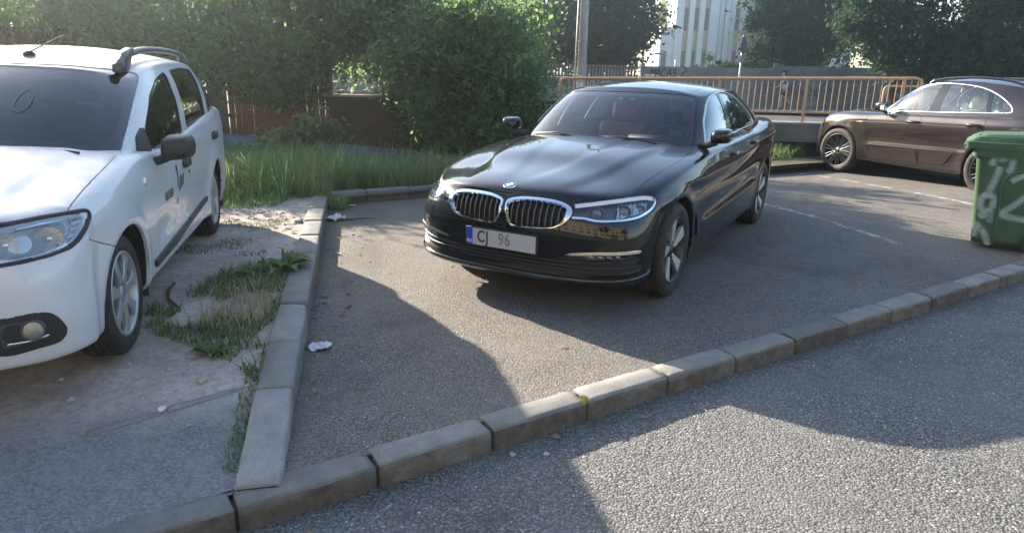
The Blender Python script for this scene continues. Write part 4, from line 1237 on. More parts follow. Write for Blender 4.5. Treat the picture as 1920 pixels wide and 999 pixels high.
# ---------------------------------------------------------------- the other side of the road (mirrored in the car bodies)
ob = empty('apartment_block', (0, -19, -.1), R(8)); tag(ob, 'beige apartment block on the other side of the road, mirrored in the black car', 'building')
bm = bmesh.new(); box(bm, (-26, -8, 0), (26, 0, 11)); obj('facade', bm, two_tone('beige_render', (.36, .31, .24), (.44, .38, .30), .6, .9, .2, 8), ob, smooth=False)
bm = bmesh.new(); box(bm, (-26.4, -8.4, 11.01), (26.4, .4, 11.4)); obj('roof_edge', bm, M_WALK, ob, smooth=False)
bm = bmesh.new(); box(bm, (0, -.02, 0), (1.5, .05, 1.5)); wme = bpy.data.meshes.new('window'); bm.to_mesh(wme); bm.free(); wme.materials.append(PANE)
for r_ in range(3):
    for c_ in range(15):
        o = bpy.data.objects.new('window', wme); COL.objects.link(o); o.parent = ob; o.location = (-25 + c_ * 3.4, 0, 1.5 + r_ * 3.1)
for i, (x, y, s, lab) in enumerate(((-9, -9.5, 1.0, 'round street tree across the road toward the white car'), (3.5, -11, 1.15, 'round street tree across the road opposite the black car'), (14, -9, 1.0, 'round street tree across the road toward the bin'))):
    tree('tree', lab, (x, y, -.1), [(0, 0, 4.6 * s, 1.9 * s, 1.9 * s, 1.7 * s, 1)], 5000, .20, L_DARK, 'trees across the road', 80 + i, .14, 4.4 * s, .35)
# ---------------------------------------------------------------- black saloon
def lerp(a, b, t): return a + (b - a) * t
def itp(x, xs, ys): return float(np.interp(x, xs, ys))

def saloon_body():
    X = [.30, .05, -.25, -.6, -1.0, -1.5, -2.0, -2.45, -2.75, -3.05, -3.35, -3.6]
    W = [.890, .917, .928, .928, .930, .934, .934, .934, .936, .934, .92, .89]
    z5 = [.70, .755, .80, .83, .845, .855, .865, .875, .885, .895, .90, .90]
    z7 = [.825, .875, .915, .948, .970, .98, .99, 1.0, 1.015, 1.04, 1.06, 1.06]
    i7 = [.10, .085, .08, .075, .07, .068, .068, .07, .075, .08, .09, .10]
    zs = [.17, .215, .34, .50, .66]
    ins = [.14, .045, .022, .016, .006]
    nose = [([.74, .73, .66, .56, .44], [0, .30, .55, .70, .76], [.19] * 5),
            ([.83, .815, .745, .62, .46], [0, .32, .60, .78, .855], [.225] * 5),
            ([.855, .84, .77, .64, .47], [0, .32, .61, .80, .875], [.34] * 5),
            ([.865, .85, .78, .645, .47], [0, .32, .61, .80, .875], [.47] * 5),
            ([.86, .845, .77, .63, .46], [0, .32, .61, .79, .868], [.59] * 5),
            ([.845, .825, .74, .59, .44], [0, .31, .59, .765, .852], [.68, .68, .68, .68, .685]),
            ([.80, .775, .69, .55, .41], [0, .30, .57, .735, .825], [.755, .755, .75, .745, .745]),
            ([.735, .705, .61, .48, .36], [0, .28, .53, .69, .790], [.815, .812, .803, .797, .80])]
    tail = [([-3.72, -3.82, -3.9, -3.93, -3.94], [.74, .62, .46, .25, 0], .22),
            ([-3.82, -3.94, -4.02, -4.06, -4.07], [.80, .68, .5, .28, 0], .26),
            ([-3.83, -3.96, -4.04, -4.075, -4.085], [.82, .69, .51, .28, 0], .36),
            ([-3.82, -3.95, -4.035, -4.075, -4.085], [.83, .70, .52, .28, 0], .52),
            ([-3.80, -3.93, -4.01, -4.05, -4.06], [.84, .70, .52, .28, 0], .67),
            ([-3.79, -3.91, -3.99, -4.03, -4.04], [.83, .70, .52, .28, 0], .86),
            ([-3.79, -3.90, -3.98, -4.02, -4.03], [.80, .68, .5, .28, 0], .98),
            ([-3.77, -3.88, -3.96, -4.0, -4.01], [.76, .66, .49, .27, 0], 1.06)]
    levels = []
    for k in range(8):
        row = [(x, y, z) for x, y, z in zip(*nose[k])]
        for i, x in enumerate(X):
            if k <= 4: row.append((x, W[i] - ins[k], zs[k]))
            elif k == 5: row.append((x, W[i], z5[i]))
            elif k == 6: row.append((x, W[i] - .32 * i7[i], lerp(z5[i], z7[i], .62)))
            else: row.append((x, W[i] - i7[i], z7[i]))
        tx, ty, tz = tail[k]
        row += [(x, y, tz) for x, y in zip(tx, ty)]
        levels.append(row)
    def deck(j, e, fr):
        crown = itp(e[0], [-3.8, -3.3, -1, -.6, 0, .3], [.03, .04, .06, .075, .068, .052])
        return (e[0] - .0 * fr, e[1] * fr, e[2] + crown * (1 - fr ** 2.2))
    V, F, cr = band_cage(levels, {'nf': 4, 'nr': 4, 'fn': deck}, {5: .35, 1: .3})
    return subdiv(V, F, cr, 3)

def saloon_cabin():
    base = [(-.55, 0, 1.0), (-.58, .30, .998), (-.64, .56, .99), (-.78, .750, .965),
            (-1.12, .832, .955), (-1.55, .850, .96), (-1.95, .853, .97), (-2.35, .848, .98), (-2.75, .832, .99), (-3.15, .80, 1.01),
            (-3.50, .70, 1.04), (-3.60, .52, 1.06), (-3.66, .28, 1.07), (-3.68, 0, 1.07)]
    top = [(-1.30, 0, 1.418), (-1.315, .22, 1.413), (-1.345, .46, 1.392), (-1.40, .612, 1.355),
           (-1.58, .630, 1.380), (-1.82, .636, 1.395), (-2.07, .634, 1.40), (-2.36, .620, 1.393), (-2.66, .594, 1.37), (-2.90, .562, 1.333),
           (-3.02, .49, 1.315), (-3.07, .37, 1.335), (-3.10, .2, 1.35), (-3.11, 0, 1.355)]
    levels = []
    for t, bul in ((0, 0), (.12, .012), (.42, .034), (.74, .032), (.93, .012), (1, -.012)):
        row = []
        for j, (b, c) in enumerate(zip(base, top)):
            p = Vector(b).lerp(Vector(c), t)
            if 3 <= j <= 10: p.y += bul * (1 if 4 <= j <= 9 else .6)
            if j <= 3: p.x += bul * .55 * (1 if j < 3 else .5); p.z += bul * .5 * (1 if j < 3 else .5)
            if j >= 10: p.x -= bul * .8; p.z += bul * .6
            row.append(tuple(p) if abs(p.y) > 1e-6 else (p.x, 0, p.z))
        levels.append(row)
    def roof(j, e, fr):
        zc = itp(e[0], [-3.1, -2.7, -2.2, -1.9, -1.6, -1.33], [1.35, 1.412, 1.453, 1.459, 1.452, 1.42])
        return (e[0] + (0.0), e[1] * fr, e[2] + max(0, zc - e[2]) * (1 - fr ** 2.0))
    V, F, cr = band_cage(levels, {'nf': 3, 'nr': 3, 'fn': roof}, {})
    return subdiv(V, F, cr, 3)
#BUILD
def paint(name, col, metal=0.0, rough=.32, coat=1.0, dust_dim=.0, dust_dim_col=(.32, .28, .23), flake=0.0, spec=.5):
    t = NT(name); c = t.coord()
    nse = t.noise(c, 3.0, 6, .6)
    base = t.mix(nse, tuple(x * .92 for x in col), tuple(min(1, x * 1.06) for x in col))
    geo = t.n('NewGeometry'); sx = t.n('SeparateXYZ'); t.l(geo.outputs['Normal'], sx.inputs[0])
    up = t.math('MULTIPLY', t.math('POWER', t.math('MAXIMUM', sx.outputs[2], 0.0), 3.0), t.ramp(t.noise(c, 9, 8, .7), [(.35, .3), (.7, 1.0)]))
    d = t.math('MULTIPLY', up, dust_dim)
    col2 = t.mix(d, base, dust_dim_col)
    nrm = None
    if flake:
        nrm = t.bump(t.noise(c, 900, 2), flake, .0004)
    oa = t.bump(t.noise(c, 140, 3), .004, .001)
    b = t.pbr(col2, rough, metal, nrm, coat, None, spec)
    cr = t.math('ADD', t.math('MULTIPLY', d, .5), t.math('ADD', t.math('MULTIPLY', nse, .02), .008))
    t.l(cr, b.inputs['Coat Roughness']); t.l(oa, b.inputs['Coat Normal'])
    return t.m

def chrome(): return simple('chrome', (.78, .78, .77), .10, 1.0, .03)
def black_gloss(): return simple('black_gloss', (.008, .008, .009), .12, 0, .1, coat=.6)
def black_plastic(): return simple('black_plastic', (.018, .018, .019), .55, 0, .2, 60, .15)
def rubber():
    if 'rubber' in MATS: return MATS['rubber']
    t = NT('rubber'); c = t.coord(); n = t.noise(c, 14, 6, .6); n2 = t.noise(c, 160, 3)
    col = t.mix(t.ramp(n, [(.4, 0), (.75, 1)]), (.016, .016, .017), (.055, .052, .048))
    t.pbr(col, .72, 0, t.bump(n2, .25, .002), spec=.35); MATS['rubber'] = t.m; return t.m
def alloy(): return simple('alloy', (.58, .59, .60), .36, .55, .06, 20)
def dark_alloy(): return simple('dark_alloy', (.045, .047, .05), .38, .6, .1, 20)
WHEEL_MATS = lambda **k: dict(tyre=rubber(), lip=k.get('lip', alloy()), disc=simple('brake_steel', (.28, .27, .26), .4, .9, .2), dark=black_plastic(), hub=k.get('hub', alloy()))
def lens_clear(): return glass('lens_clear', (.93, .95, .96), 1.45)
def lamp_silver(): return simple('lamp_reflector', (.85, .86, .87), .12, 1.0, .05, 90, .25)
def lamp_white(): return simple('light_guide', (.86, .88, .9), .3, 0, .04)
def pr(pts, proj): return [PROJ[proj](Vector(p)) for p in pts]
def offset_pts(P, N, d): return [Vector(p) + Vector(n) * d for p, n in zip(P, N)]

def mirrored(fn):
    for s in (1, -1): fn(s)

def mirror_housing(parent, s, mats, base, size, name='door_mirror', arm=True, tilt=0.0, glass_mat=None):
    """base: mounting point on the door (x,y,z), size: (depth x, width y, height z)"""
    e = empty(name, (base[0], base[1] * s, base[2]), 0, parent)
    dx, dy, dz = size
    V, F = [], []
    n = 4
    prof = [(-.50, 1.0, 1.0), (-.30, 1.0, 1.0), (.10, .93, .94), (.36, .76, .74), (.50, .42, .38)]
    ring = rounded([(0, -.5), (.88, -.42), (1.0, .05), (.92, .5), (.12, .46), (-.02, .1)], .22, 3)
    bm = bmesh.new(); R_ = []
    for px, sy, sz in prof:
        R_.append([bm.verts.new((px * dx, s * (.06 + dy * (.48 + (a - .48) * sy)), dz * ((b - 0) * sz) + .04)) for a, b in ring])
    m = len(ring)
    for a, b in zip(R_, R_[1:]):
        for k in range(m): bm.faces.new((a[k], a[(k + 1) % m], b[(k + 1) % m], b[k]))
    bm.faces.new(R_[-1])
    bmesh.ops.recalc_face_normals(bm, faces=bm.faces)
    h = obj('housing', bm, mats[0], e)
    sm = h.modifiers.new('s', 'SUBSURF'); sm.levels = 1; sm.render_levels = 2
    bm = bmesh.new()
    vs = [bm.verts.new((-.44 * dx, s * (.06 + dy * (.48 + (a - .48) * .93)), dz * b * .93 + .04)) for a, b in ring]
    f = bm.faces.new(vs if s < 0 else list(reversed(vs)))
    obj('mirror_glass', bm, glass_mat or simple('mirror_silver', (.85, .87, .88), .02, 1.0, .01), e, smooth=False)
    if arm:
        bm = bmesh.new()
        tube(bm, [(-.02, -.02 * s, -.045), (-.01, .05 * s, -.03), (0, .11 * s, .0)], [.030, .024, .03], 8)
        obj('arm', bm, mats[1], e)
    return e

def chassis(parent, shell, void, off=.03, name='floor_pan', lo=(-3.7, -.72, .16), hi=(.55, .72, .30)):
    """dark inner skin behind the panels plus a floor"""
    bm = bmesh.new()
    for sg in (1, -1):
        mp = {}
        for f in shell.bm.faces:
            c = f.calc_center_median()
            if void(c): continue
            vs = []
            for v in f.verts:
                if v not in mp:
                    n = Vector(v[shell.N]); p = v.co - n * off
                    mp[v] = bm.verts.new((p.x, p.y * sg, p.z))
                vs.append(mp[v])
            if sg < 0: vs.reverse()
            bm.faces.new(vs)
    box(bm, lo, hi)
    o = obj(name, bm, black_plastic(), parent)
    o['kind'] = 'thing'
    return o

def arch_liner(parent, x, z, r, y0, y1, s, z_clip):
    bm = bmesh.new(); A, B = [], []
    for k in range(25):
        a = math.pi * (k / 24 * 1.24 - .12)
        c = (x + r * math.cos(a), z + r * math.sin(a))
        A.append(bm.verts.new((c[0], y0 * s, c[1]))); B.append(bm.verts.new((c[0], y1 * s, c[1])))
    for i in range(24): bm.faces.new((A[i], A[i + 1], B[i + 1], B[i]))
    bm.faces.new(B)
    return obj('wheel_arch_liner', bm, black_plastic(), parent)

def build_saloon():
    car = empty('parked_car', (.3568, 5.1014, 0), -2.09126)
    tag(car, 'black saloon car with kidney grille and blue-banded plate parked facing the camera', 'car')
    body_m = paint('black_paint', (.004, .0045, .006), 0, .3, 1.0, .016, spec=.05)
    gl_dark = glass('tinted_glass', (.12, .14, .15), k=2.0); gl = glass('windscreen_glass', (.70, .76, .79), k=1.35)
    RC, ZC, XR = .372, .338, -2.975
    def ss(x, a, b):
        t = min(1, max(0, (x - a) / (b - a))); return t * t * (3 - 2 * t)
    def disp(c, n):
        if c.y > .6 and c.z < .98:
            for cx in (0, XR):
                r = math.hypot(c.x - cx, c.z - ZC)
                c.y += .011 * math.exp(-((r - .395) / .045) ** 2)
            s = c.z - itp(c.x, [-3.8, -2.6, -2.15, -1.5, -.5, -.1, .2], [.95, .925, .865, .816, .79, .82, .86])
            fade = ss(c.x, -3.8, -3.2) * (1 - ss(c.x, -.35, .15))
            c.y += fade * (.010 * math.exp(-(s / .028) ** 2) - .012 * math.exp(-((s + .09) / .06) ** 2))
            s = c.z - itp(c.x, [-2.6, -.6], [.50, .42])
            fade = ss(c.x, -2.7, -2.3) * (1 - ss(c.x, -.75, -.5))
            c.y += fade * (.010 * math.exp(-(s / .03) ** 2) - .010 * math.exp(-((s - .10) / .07) ** 2))
        if c.x > -.75 and c.z > .74:
            yc = itp(c.x, [-.6, .1, .75], [.60, .50, .34])
            k = ss(c.x, .80, .6) if False else (1 - ss(c.x, .55, .80)) * (1 if c.x > -.5 else 1)
            c.z += k * (.013 * (1 - ss(c.y, yc - .035, yc + .05)) - .004)
            yi = itp(c.x, [-.6, .1, .75], [.30, .20, .06])
            c.z -= k * .006 * (1 - ss(c.y, yi - .05, yi + .05))
        return c
    lo = Shell(*saloon_body(), disp=disp)
    D40 = diag(40); D30 = diag(25)
    # --- bonnet
    hood = [(.86, -.05), (.812, -.001), (.808, .05), (.795, .19), (.781, .30), (.768, .38), (.747, .453), (.66, .600), (.506, .732), (.386, .742), (.22, .757), (.051, .776), (-.123, .792), (-.314, .803), (-.481, .797), (-.60, .770), (-.655, .70), (-.61, .56), (-.56, .3), (-.535, -.05)]
    lo.imprint(hood, 'top', lambda c: c.z > .70, 1)
    # --- headlight
    lamp3 = [(.754, .449, .733), (.668, .598, .757), (.488, .74, .775), (.367, .827, .774), (.348, .854, .754), (.35, .866, .728), (.403, .864, .691), (.476, .846, .66), (.557, .812, .641), (.659, .741, .632), (.753, .615, .629), (.769, .579, .633), (.78, .537, .647), (.806, .459, .646), (.784, .475, .684), (.768, .461, .711)]
    lampp = rounded(pr(lamp3, D40), .012, 2)
    lo.imprint(lampp, D40, lambda c: c.y > .3 and c.x > 0, 2, only={0, 1})
    # --- kidneys
    ko = [(.012, .707), (.033, .729), (.11, .748), (.196, .753), (.299, .750), (.382, .738), (.437, .717), (.461, .696), (.463, .669), (.437, .629), (.406, .601), (.355, .577), (.281, .568), (.185, .562), (.095, .557), (.053, .572), (.026, .62), (.014, .674)]
    ki = [(.032, .697), (.049, .711), (.127, .722), (.213, .725), (.307, .721), (.378, .711), (.409, .700), (.416, .682), (.40, .643), (.37, .605), (.336, .588), (.271, .580), (.184, .575), (.099, .571), (.066, .585), (.043, .627), (.033, .671)]
    ki = [(a * .35 + b * .65 if False else (b[0] + (a[0] - b[0]) * (.28 if b[1] > .665 else .52), b[1] + (a[1] - b[1]) * (.28 if b[1] > .665 else .52))) for a, b in zip([ko[0], ko[1], ko[2], ko[3], ko[4], ko[5], ko[6], ko[7], ko[9], ko[10], ko[11], ko[12], ko[13], ko[14], ko[15], ko[16], ko[17]], ki)]
    ko = spline(ko, 3, True); ki = spline(ki, 3, True)
    lo.imprint(ko, 'front', lambda c: c.x > .3, 3, only={0, 1, 2})
    lo.imprint(ki, 'front', lambda c: c.x > .3, 4, only={3})
    # --- lower intake, fog panel, blade
    intake = [(.86, -.05, .392), (.85, .30, .39), (.837, .379, .392), (.825, .45, .412), (.769, .632, .428), (.603, .83, .430), (.55, .855, .415), (.525, .861, .326), (.605, .819, .296), (.766, .602, .292), (.804, .494, .306), (.829, .378, .312), (.84, .2, .312), (.85, -.05, .312)]
    ip = rounded(pr(intake, D30), [0, .01, .01, .02, 0, .02, .02, .03, .03, .02, .02, .01, 0, 0], 3)
    lo.imprint(ip, D30, lambda c: c.x > .2 and c.z < .6, 5, only={0})
    blade = [(.825, .44, .414), (.82, .476, .428), (.769, .632, .446), (.603, .83, .450), (.56, .852, .447), (.57, .848, .430), (.603, .831, .430), (.769, .633, .428), (.815, .494, .414)]
    lo.imprint(rounded(pr(blade, D30), .006, 2), D30, lambda c: c.x > .2 and c.z < .6, 6, only={0, 5})
    # --- wheel arches
    for cx, g in ((0, 20), (XR, 21)):
        circ = [(cx + RC * math.cos(2 * math.pi * k / 56), ZC + RC * math.sin(2 * math.pi * k / 56)) for k in range(56)]
        circ = [(x, z) for x, z in circ if z > .1] ; circ = sorted(circ, key=lambda q: -math.atan2(q[1] - ZC - .0, q[0] - cx) if True else 0)
        circ = [(cx + RC * math.cos(a), ZC + RC * math.sin(a)) for a in np.linspace(-.75, math.pi + .75, 46)]
        lo.imprint(circ, 'side', lambda c: c.y > .55, g, only={0, 5, 6, 1, 2})
    for f in lo.bm.faces:                                            # underside inside the arches
        c = f.calc_center_median()
        if c.z < .22 and f[lo.G] == 0 and min(abs(c.x), abs(c.x - XR)) < .36: f[lo.G] = 20
    # --- doors
    fd = rounded([(-.59, 1.2), (-.56, .99), (-.535, .85), (-.555, .70), (-.60, .53), (-.64, .36), (-.70, .262), (-1.62, .262), (-1.675, .34), (-1.672, .55), (-1.655, .66), (-1.60, .80), (-1.575, .90), (-1.57, 1.2)], .05, 3)
    lo.imprint(fd, 'side', lambda c: c.y > .70 and c.z < 1.03, 7, only={0})
    rd = rounded([(-1.57, 1.2), (-1.575, .90), (-1.60, .80), (-1.655, .66), (-1.672, .55), (-1.675, .34), (-1.62, .262), (-2.50, .262), (-2.56, .36), (-2.55, .47), (-2.475, .62), (-2.42, .753), (-2.38, .9), (-2.36, 1.2)], .05, 3)
    lo.imprint(rd, 'side', lambda c: c.y > .70 and c.z < 1.04, 8, only={0})
    # --- hole under the cabin
    hole = [(-.70, -.05), (-.74, .4), (-.80, .62), (-.92, .72), (-1.2, .79), (-2.7, .785), (-3.2, .72), (-3.5, .55), (-3.55, -.05)]
    lo.imprint(hole, 'top', lambda c: c.z > .88, 22, only={0, 1, 7, 8})
    # --- front bumper skin and tail lamp
    bump_ = [(.36, .76), (.335, .70), (.25, .64), (.2, .05), (1.3, .05), (1.3, .90), (.5, .90), (.40, .80)]
    lo.imprint(bump_, 'side', lambda c: c.x > .1, 9, only={0})
    tl = rounded([(-3.82, .865), (-4.3, .80), (-4.3, .965), (-3.84, .955)], .03, 3)
    lo.imprint(tl, 'side', lambda c: c.y > .25, 10, only={0})
    lo.imprint(rounded([(-3.79, .62), (-4.4, .62), (-4.4, .05), (-3.25, .05), (-3.33, .55)], .03, 3), 'side', None, 11, only={0})
    def P(name, g, mat, center=True, **k):
        if center: return panel_obj(name, lo.panel(g, True, **k), mat, car)
        return [panel_obj(name, lo.panel(g, False, s, **k), mat, car) for s in (1, -1)]
    P('bonnet', 1, body_m, depth=.02)
    P('front_bumper', 9, body_m, gap=.002)
    P('rear_bumper', 11, body_m)
    tls = P('tail_light', 10, simple('red_lens', (.35, .01, .012), .1, 0, .1, coat=.8), False)
    body = P('body', 0, body_m)
    doors = [P('door', 7, body_m, False), P('door', 8, body_m, False)]
    # kidneys
    for s in (1, -1):
        g = empty('grille', (.8, .22 * s, .65), 0, car)
        IM = Matrix.Translation((-.8, -.22 * s, -.65))
        def put(name, bm, mat):
            bm.transform(IM); return panel_obj(name, bm, mat, g)
        put('chrome_surround', lo.panel(3, False, s, gap=.0015, depth=.03, offset=.007), chrome())
        put('grille_back', lo.panel([4], False, s, gap=-.01, depth=0, offset=-.045), black_plastic())
        for k in range(10):
            y = .062 + k * .0405
            zs_ = [q[1] for q in ki]
            # vertical extent of the opening at y
            cr = []
            for i in range(len(ki)):
                a, b = ki[i], ki[(i + 1) % len(ki)]
                if (a[0] - y) * (b[0] - y) < 0: cr.append(a[1] + (b[1] - a[1]) * (y - a[0]) / (b[0] - a[0]))
            if len(cr) < 2: continue
            z0, z1 = min(cr) - .004, max(cr) + .004
            pts = [(y, z0 + (z1 - z0) * t / 7) for t in range(8)]
            Pp, Nn = lo.curve(pts, 'front', -.004)
            Pp = [Vector((p.x, p.y * s, p.z)) for p in Pp]; Nn = [Vector((1, 0, .15))] * 8
            bm = bmesh.new(); ribbon(bm, Pp, Nn, [(-.0024, -.035), (.0024, -.035), (.0020, 0), (0, .002), (-.0020, 0)])
            bm.transform(IM); obj('slat', bm, simple('slat_metal', (.20, .205, .21), .3, .9, .08), g, recalc=True)
    # headlights
    for s in (1, -1):
        h = empty('headlight', (.6, .7 * s, .7), 0, car); IM = Matrix.Translation((-.6, -.7 * s, -.7))
        def put(name, bm, mat, pan=True, **k):
            bm.transform(IM); return panel_obj(name, bm, mat, h) if pan else obj(name, bm, mat, h, **k)
        put('lens_cover', lo.panel(2, False, s, gap=.0015, depth=.004), lens_clear())
        put('housing', lo.panel(2, False, s, gap=.002, depth=-.05, offset=-.052), simple('lamp_housing', (.09, .092, .096), .25, .5, .1))
        def strip(pts3, w0, w1, off, mat, name, hgt=.008):
            Q, Nn = lo.curve(pr(pts3, D40), D40, off)
            Q = [Vector((p.x, p.y * s, p.z)) for p in Q]; Nn = [Vector((n.x, n.y * s, n.z)) for n in Nn]
            bm = bmesh.new(); ribbon(bm, Q, Nn, [(-w0, -hgt), (w1, -hgt), (w1, 0), (-w0, 0)])
            put(name, bm, mat, False, recalc=True, smooth=False)
        top3 = spline([(.752, .462, .722), (.70, .555, .737), (.60, .66, .753), (.488, .745, .762), (.41, .803, .763), (.367, .838, .752)], 5)
        strip(top3, .013, .013, -.010, lamp_white(), 'daylight_strip')
        bot3 = spline([(.80, .468, .652), (.775, .55, .652), (.75, .62, .640), (.66, .738, .643), (.56, .808, .652), (.48, .843, .672), (.41, .859, .70), (.368, .861, .73), (.364, .851, .750)], 4)
        strip(bot3, .0075, .006, -.008, chrome(), 'chrome_strip')
        for c3, r_ in (((.722, .605, .692), .040), ((.600, .745, .697), .042), ((.49, .815, .708), .026)):
            p, n = lo.hit(PROJ[D40](Vector(c3)), D40)
            d_ = Vector((.93, .36, .02)).normalized()
            p = p - n * .032; p.y *= s; d_.y *= s
            M = Matrix.Translation(p) @ d_.to_track_quat('Y', 'Z').to_matrix().to_4x4()
            bm = bmesh.new(); lathe(bm, [(r_ * 1.18, .012), (r_ * 1.02, .004), (r_ * .95, -.02)], 28, M)
            put('lamp_bezel', bm, chrome(), False)
            bm = bmesh.new(); lathe(bm, [(r_ * .95, -.02), (r_ * .86, -.004), (r_ * .6, .008), (r_ * .3, .013), (.001, .015)], 28, M)
            put('projector_lens', bm, simple('projector_glass', (.10, .12, .14), .04, .3, .1, coat=1), False)
        # faceted reflector wings between the units
        bm = bmesh.new()
        for k in range(15):
            u = k / 14
            a = Vector((.62, .725, .742)).lerp(Vector((.42, .845, .752)), u); b = Vector((.655, .715, .655)).lerp(Vector((.45, .843, .685)), u)
            pa, na = lo.hit(PROJ[D40](a), D40); pb, nb = lo.hit(PROJ[D40](b), D40)
            pa = pa - na * (.028 + .010 * (k % 2)); pb = pb - nb * (.034 - .010 * ((k + k // 3) % 2))
            ca = bm.verts.new((pa.x, pa.y * s, pa.z)); cb_ = bm.verts.new((pb.x, pb.y * s, pb.z))
            if k: bm.faces.new((la, ca, cb_, lb))
            la, lb = ca, cb_
        put('reflector', bm, simple('lamp_facets', (.50, .51, .53), .12, 1.0, .3, 60), False, smooth=False)
    # lower intake with bars, fog lamps
    it = panel_obj('lower_intake', lo.panel(5, True, gap=.002, depth=-.03, offset=-.03), black_plastic(), car)
    bars = [[(.86, 0, .368), (.84, .36, .366), (.77, .61, .372), (.62, .81, .38), (.545, .857, .386)], [(.86, 0, .340), (.84, .36, .338), (.77, .61, .335), (.62, .81, .338), (.53, .86, .345)]]
    for bar in bars:
        pts = spline(bar, 6); full = [(x, -y, z) for x, y, z in reversed(pts)][:-1] + pts
        Q, Nn = [], []
        for p_ in full:
            s_ = 1 if p_[1] >= 0 else -1
            q, n = lo.hit(PROJ[D30](Vector((p_[0], abs(p_[1]), p_[2]))), D30)
            q = q - n * .010; Q.append(Vector((q.x, q.y * s_, q.z))); Nn.append(Vector((n.x, n.y * s_, n.z)))
        bm = bmesh.new(); ribbon(bm, Q, Nn, [(-.006, -.025), (.006, -.025), (.005, 0), (-.005, 0)])
        obj('grille_bar', bm, black_plastic(), it, recalc=True)
    lip = spline([(.818, 0, .248), (.803, .376, .247), (.752, .60, .247), (.648, .765, .250), (.53, .852, .268), (.47, .872, .292)], 5)
    lip = [(x, -y, z) for x, y, z in reversed(lip)][:-1] + lip
    Q, Nn = [], []
    for x, y, z in lip:
        q, n = lo.hit(PROJ[D30](Vector((x, abs(y), z))), D30); s_ = 1 if y >= 0 else -1
        Q.append(Vector((q.x, q.y * s_, z))); Nn.append(Vector((n.x, n.y * s_, 0)).normalized())
    bm = bmesh.new(); ribbon(bm, Q, Nn, [(-.020, -.02), (.026, -.02), (.022, .004), (.006, .020), (-.012, .022), (-.018, .016)])
    obj('front_lip', bm, black_gloss(), car, recalc=True)
    for s in (1, -1):
        panel_obj('bumper_blade', lo.panel(6, False, s, gap=.001, depth=.012, offset=.006), simple('satin_chrome', (.72, .72, .71), .22, 1.0, .03), car)
        fg = empty('fog_light', (.75, .68 * s, .41), 0, car); IM = Matrix.Translation((-.75, -.68 * s, -.41))
        fp = [(.803, .54, .418), (.652, .790, .426), (.645, .80, .398), (.785, .59, .390)]
        Q, Nn = lo.curve(rounded(pr(fp, D30), .012, 3), D30, -.006)
        bm = bmesh.new(); vs = [bm.verts.new((q.x, q.y * s, q.z)) for q in Q]; bm.faces.new(vs); bmesh.ops.recalc_face_normals(bm, faces=bm.faces)
        bm.transform(IM); obj('fog_panel', bm, black_gloss(), fg, smooth=False)
        for k in range(4):
            a = Vector((.775, .60, .413)).lerp(Vector((.69, .745, .417)), k / 3)
            q, n = lo.hit(PROJ[D30](a), D30)
            q = q + n * .002; M = Matrix.Translation((q.x, q.y * s, q.z)) @ Vector((n.x, n.y * s, 0)).to_track_quat('X', 'Z').to_matrix().to_4x4()
            bm = bmesh.new(); box(bm, (-.004, -.015, -.006), (.002, .015, .006), M, 0, .002)
            bm.transform(IM); obj('led', bm, simple('led_grey', (.32, .33, .34), .2, .8, .1), fg, smooth=False)
    # number plate
    pl = empty('number_plate', (.876, 0, .458), 0, car)
    bm = bmesh.new(); box(bm, (-.02, -.272, -.063), (0, .272, .063), None, 0, .004); obj('plate_holder', bm, black_plastic(), pl)
    bm = bmesh.new(); box(bm, (0, -.26, -.055), (.004, .26, .055), None, 0, .0015); obj('plate_face', bm, simple('plate_white', (.40, .395, .39), .35, 0, .04), pl, smooth=False)
    bm = bmesh.new(); box(bm, (.004, -.26, -.055), (.0052, -.215, .055)); obj('country_band', bm, simple('plate_blue', (.01, .06, .42), .35, 0, .05), pl, smooth=False)
    FM = Matrix(((0, 0, 1, 0), (1, 0, 0, 0), (0, 1, 0, 0), (0, 0, 0, 1)))     # text x->+Y, y->+Z, z->+X
    ink = simple('plate_ink', (.035, .035, .04), .5, 0, .1)
    text_mesh('CJ', .112, 'lettering', ink, pl, .0006, Matrix.Translation((.0055, -.135, .002)) @ FM, xs=.80, bold=.0022)
    text_mesh('96', .112, 'lettering', simple('plate_ink_worn', (.19, .19, .19), .5, 0, .1), pl, .0006, Matrix.Translation((.0055, .03, .002)) @ FM, xs=.80, bold=.0022)
    text_mesh('RO', .030, 'lettering', simple('plate_letter_white', (.8, .8, .8), .5, 0, .02), pl, .0006, Matrix.Translation((.0062, -.2375, -.033)) @ FM)
    # badge
    q, n = lo.hit((.768, .0005), 'top')
    nrm = Vector((n.x, 0, n.z)).normalized()
    bd = empty('bonnet_badge', (0, 0, 0), 0, car)
    xb = Vector((0, 1, 0)); yb = nrm.cross(xb).normalized(); 
    if yb.z < 0: yb = -yb
    MB = Matrix((xb, yb, nrm)).transposed().to_4x4(); MB.translation = Vector((q.x, 0, q.z)) + nrm * .001
    Tz = MB @ Matrix.Rotation(R(90), 4, 'X')
    bm = bmesh.new(); lathe(bm, [(.001, .006), (.041, .006), (.043, .004), (.043, -.004)], 40, MB @ Matrix.Rotation(R(90), 4, 'X')); obj('badge_ring', bm, chrome(), bd, recalc=True)
    bm = bmesh.new(); lathe(bm, [(.024, .0072), (.0385, .0072)], 40, MB @ Matrix.Rotation(R(90), 4, 'X')); obj('badge_band', bm, black_gloss(), bd)
    for k in range(4):
        bm = bmesh.new(); pts = [(0, 0)] + [(.0238 * math.cos(R(90 * k + a)), .0238 * math.sin(R(90 * k + a))) for a in range(0, 91, 15)]
        prism(bm, pts, .0062, .0078, MB)
        obj('badge_quarter', bm, simple('badge_blue', (.03, .25, .65), .25, 0, .03) if k in (1, 3) else simple('plate_letter_white', (.8, .8, .8), .5, 0, .02), bd, smooth=False)
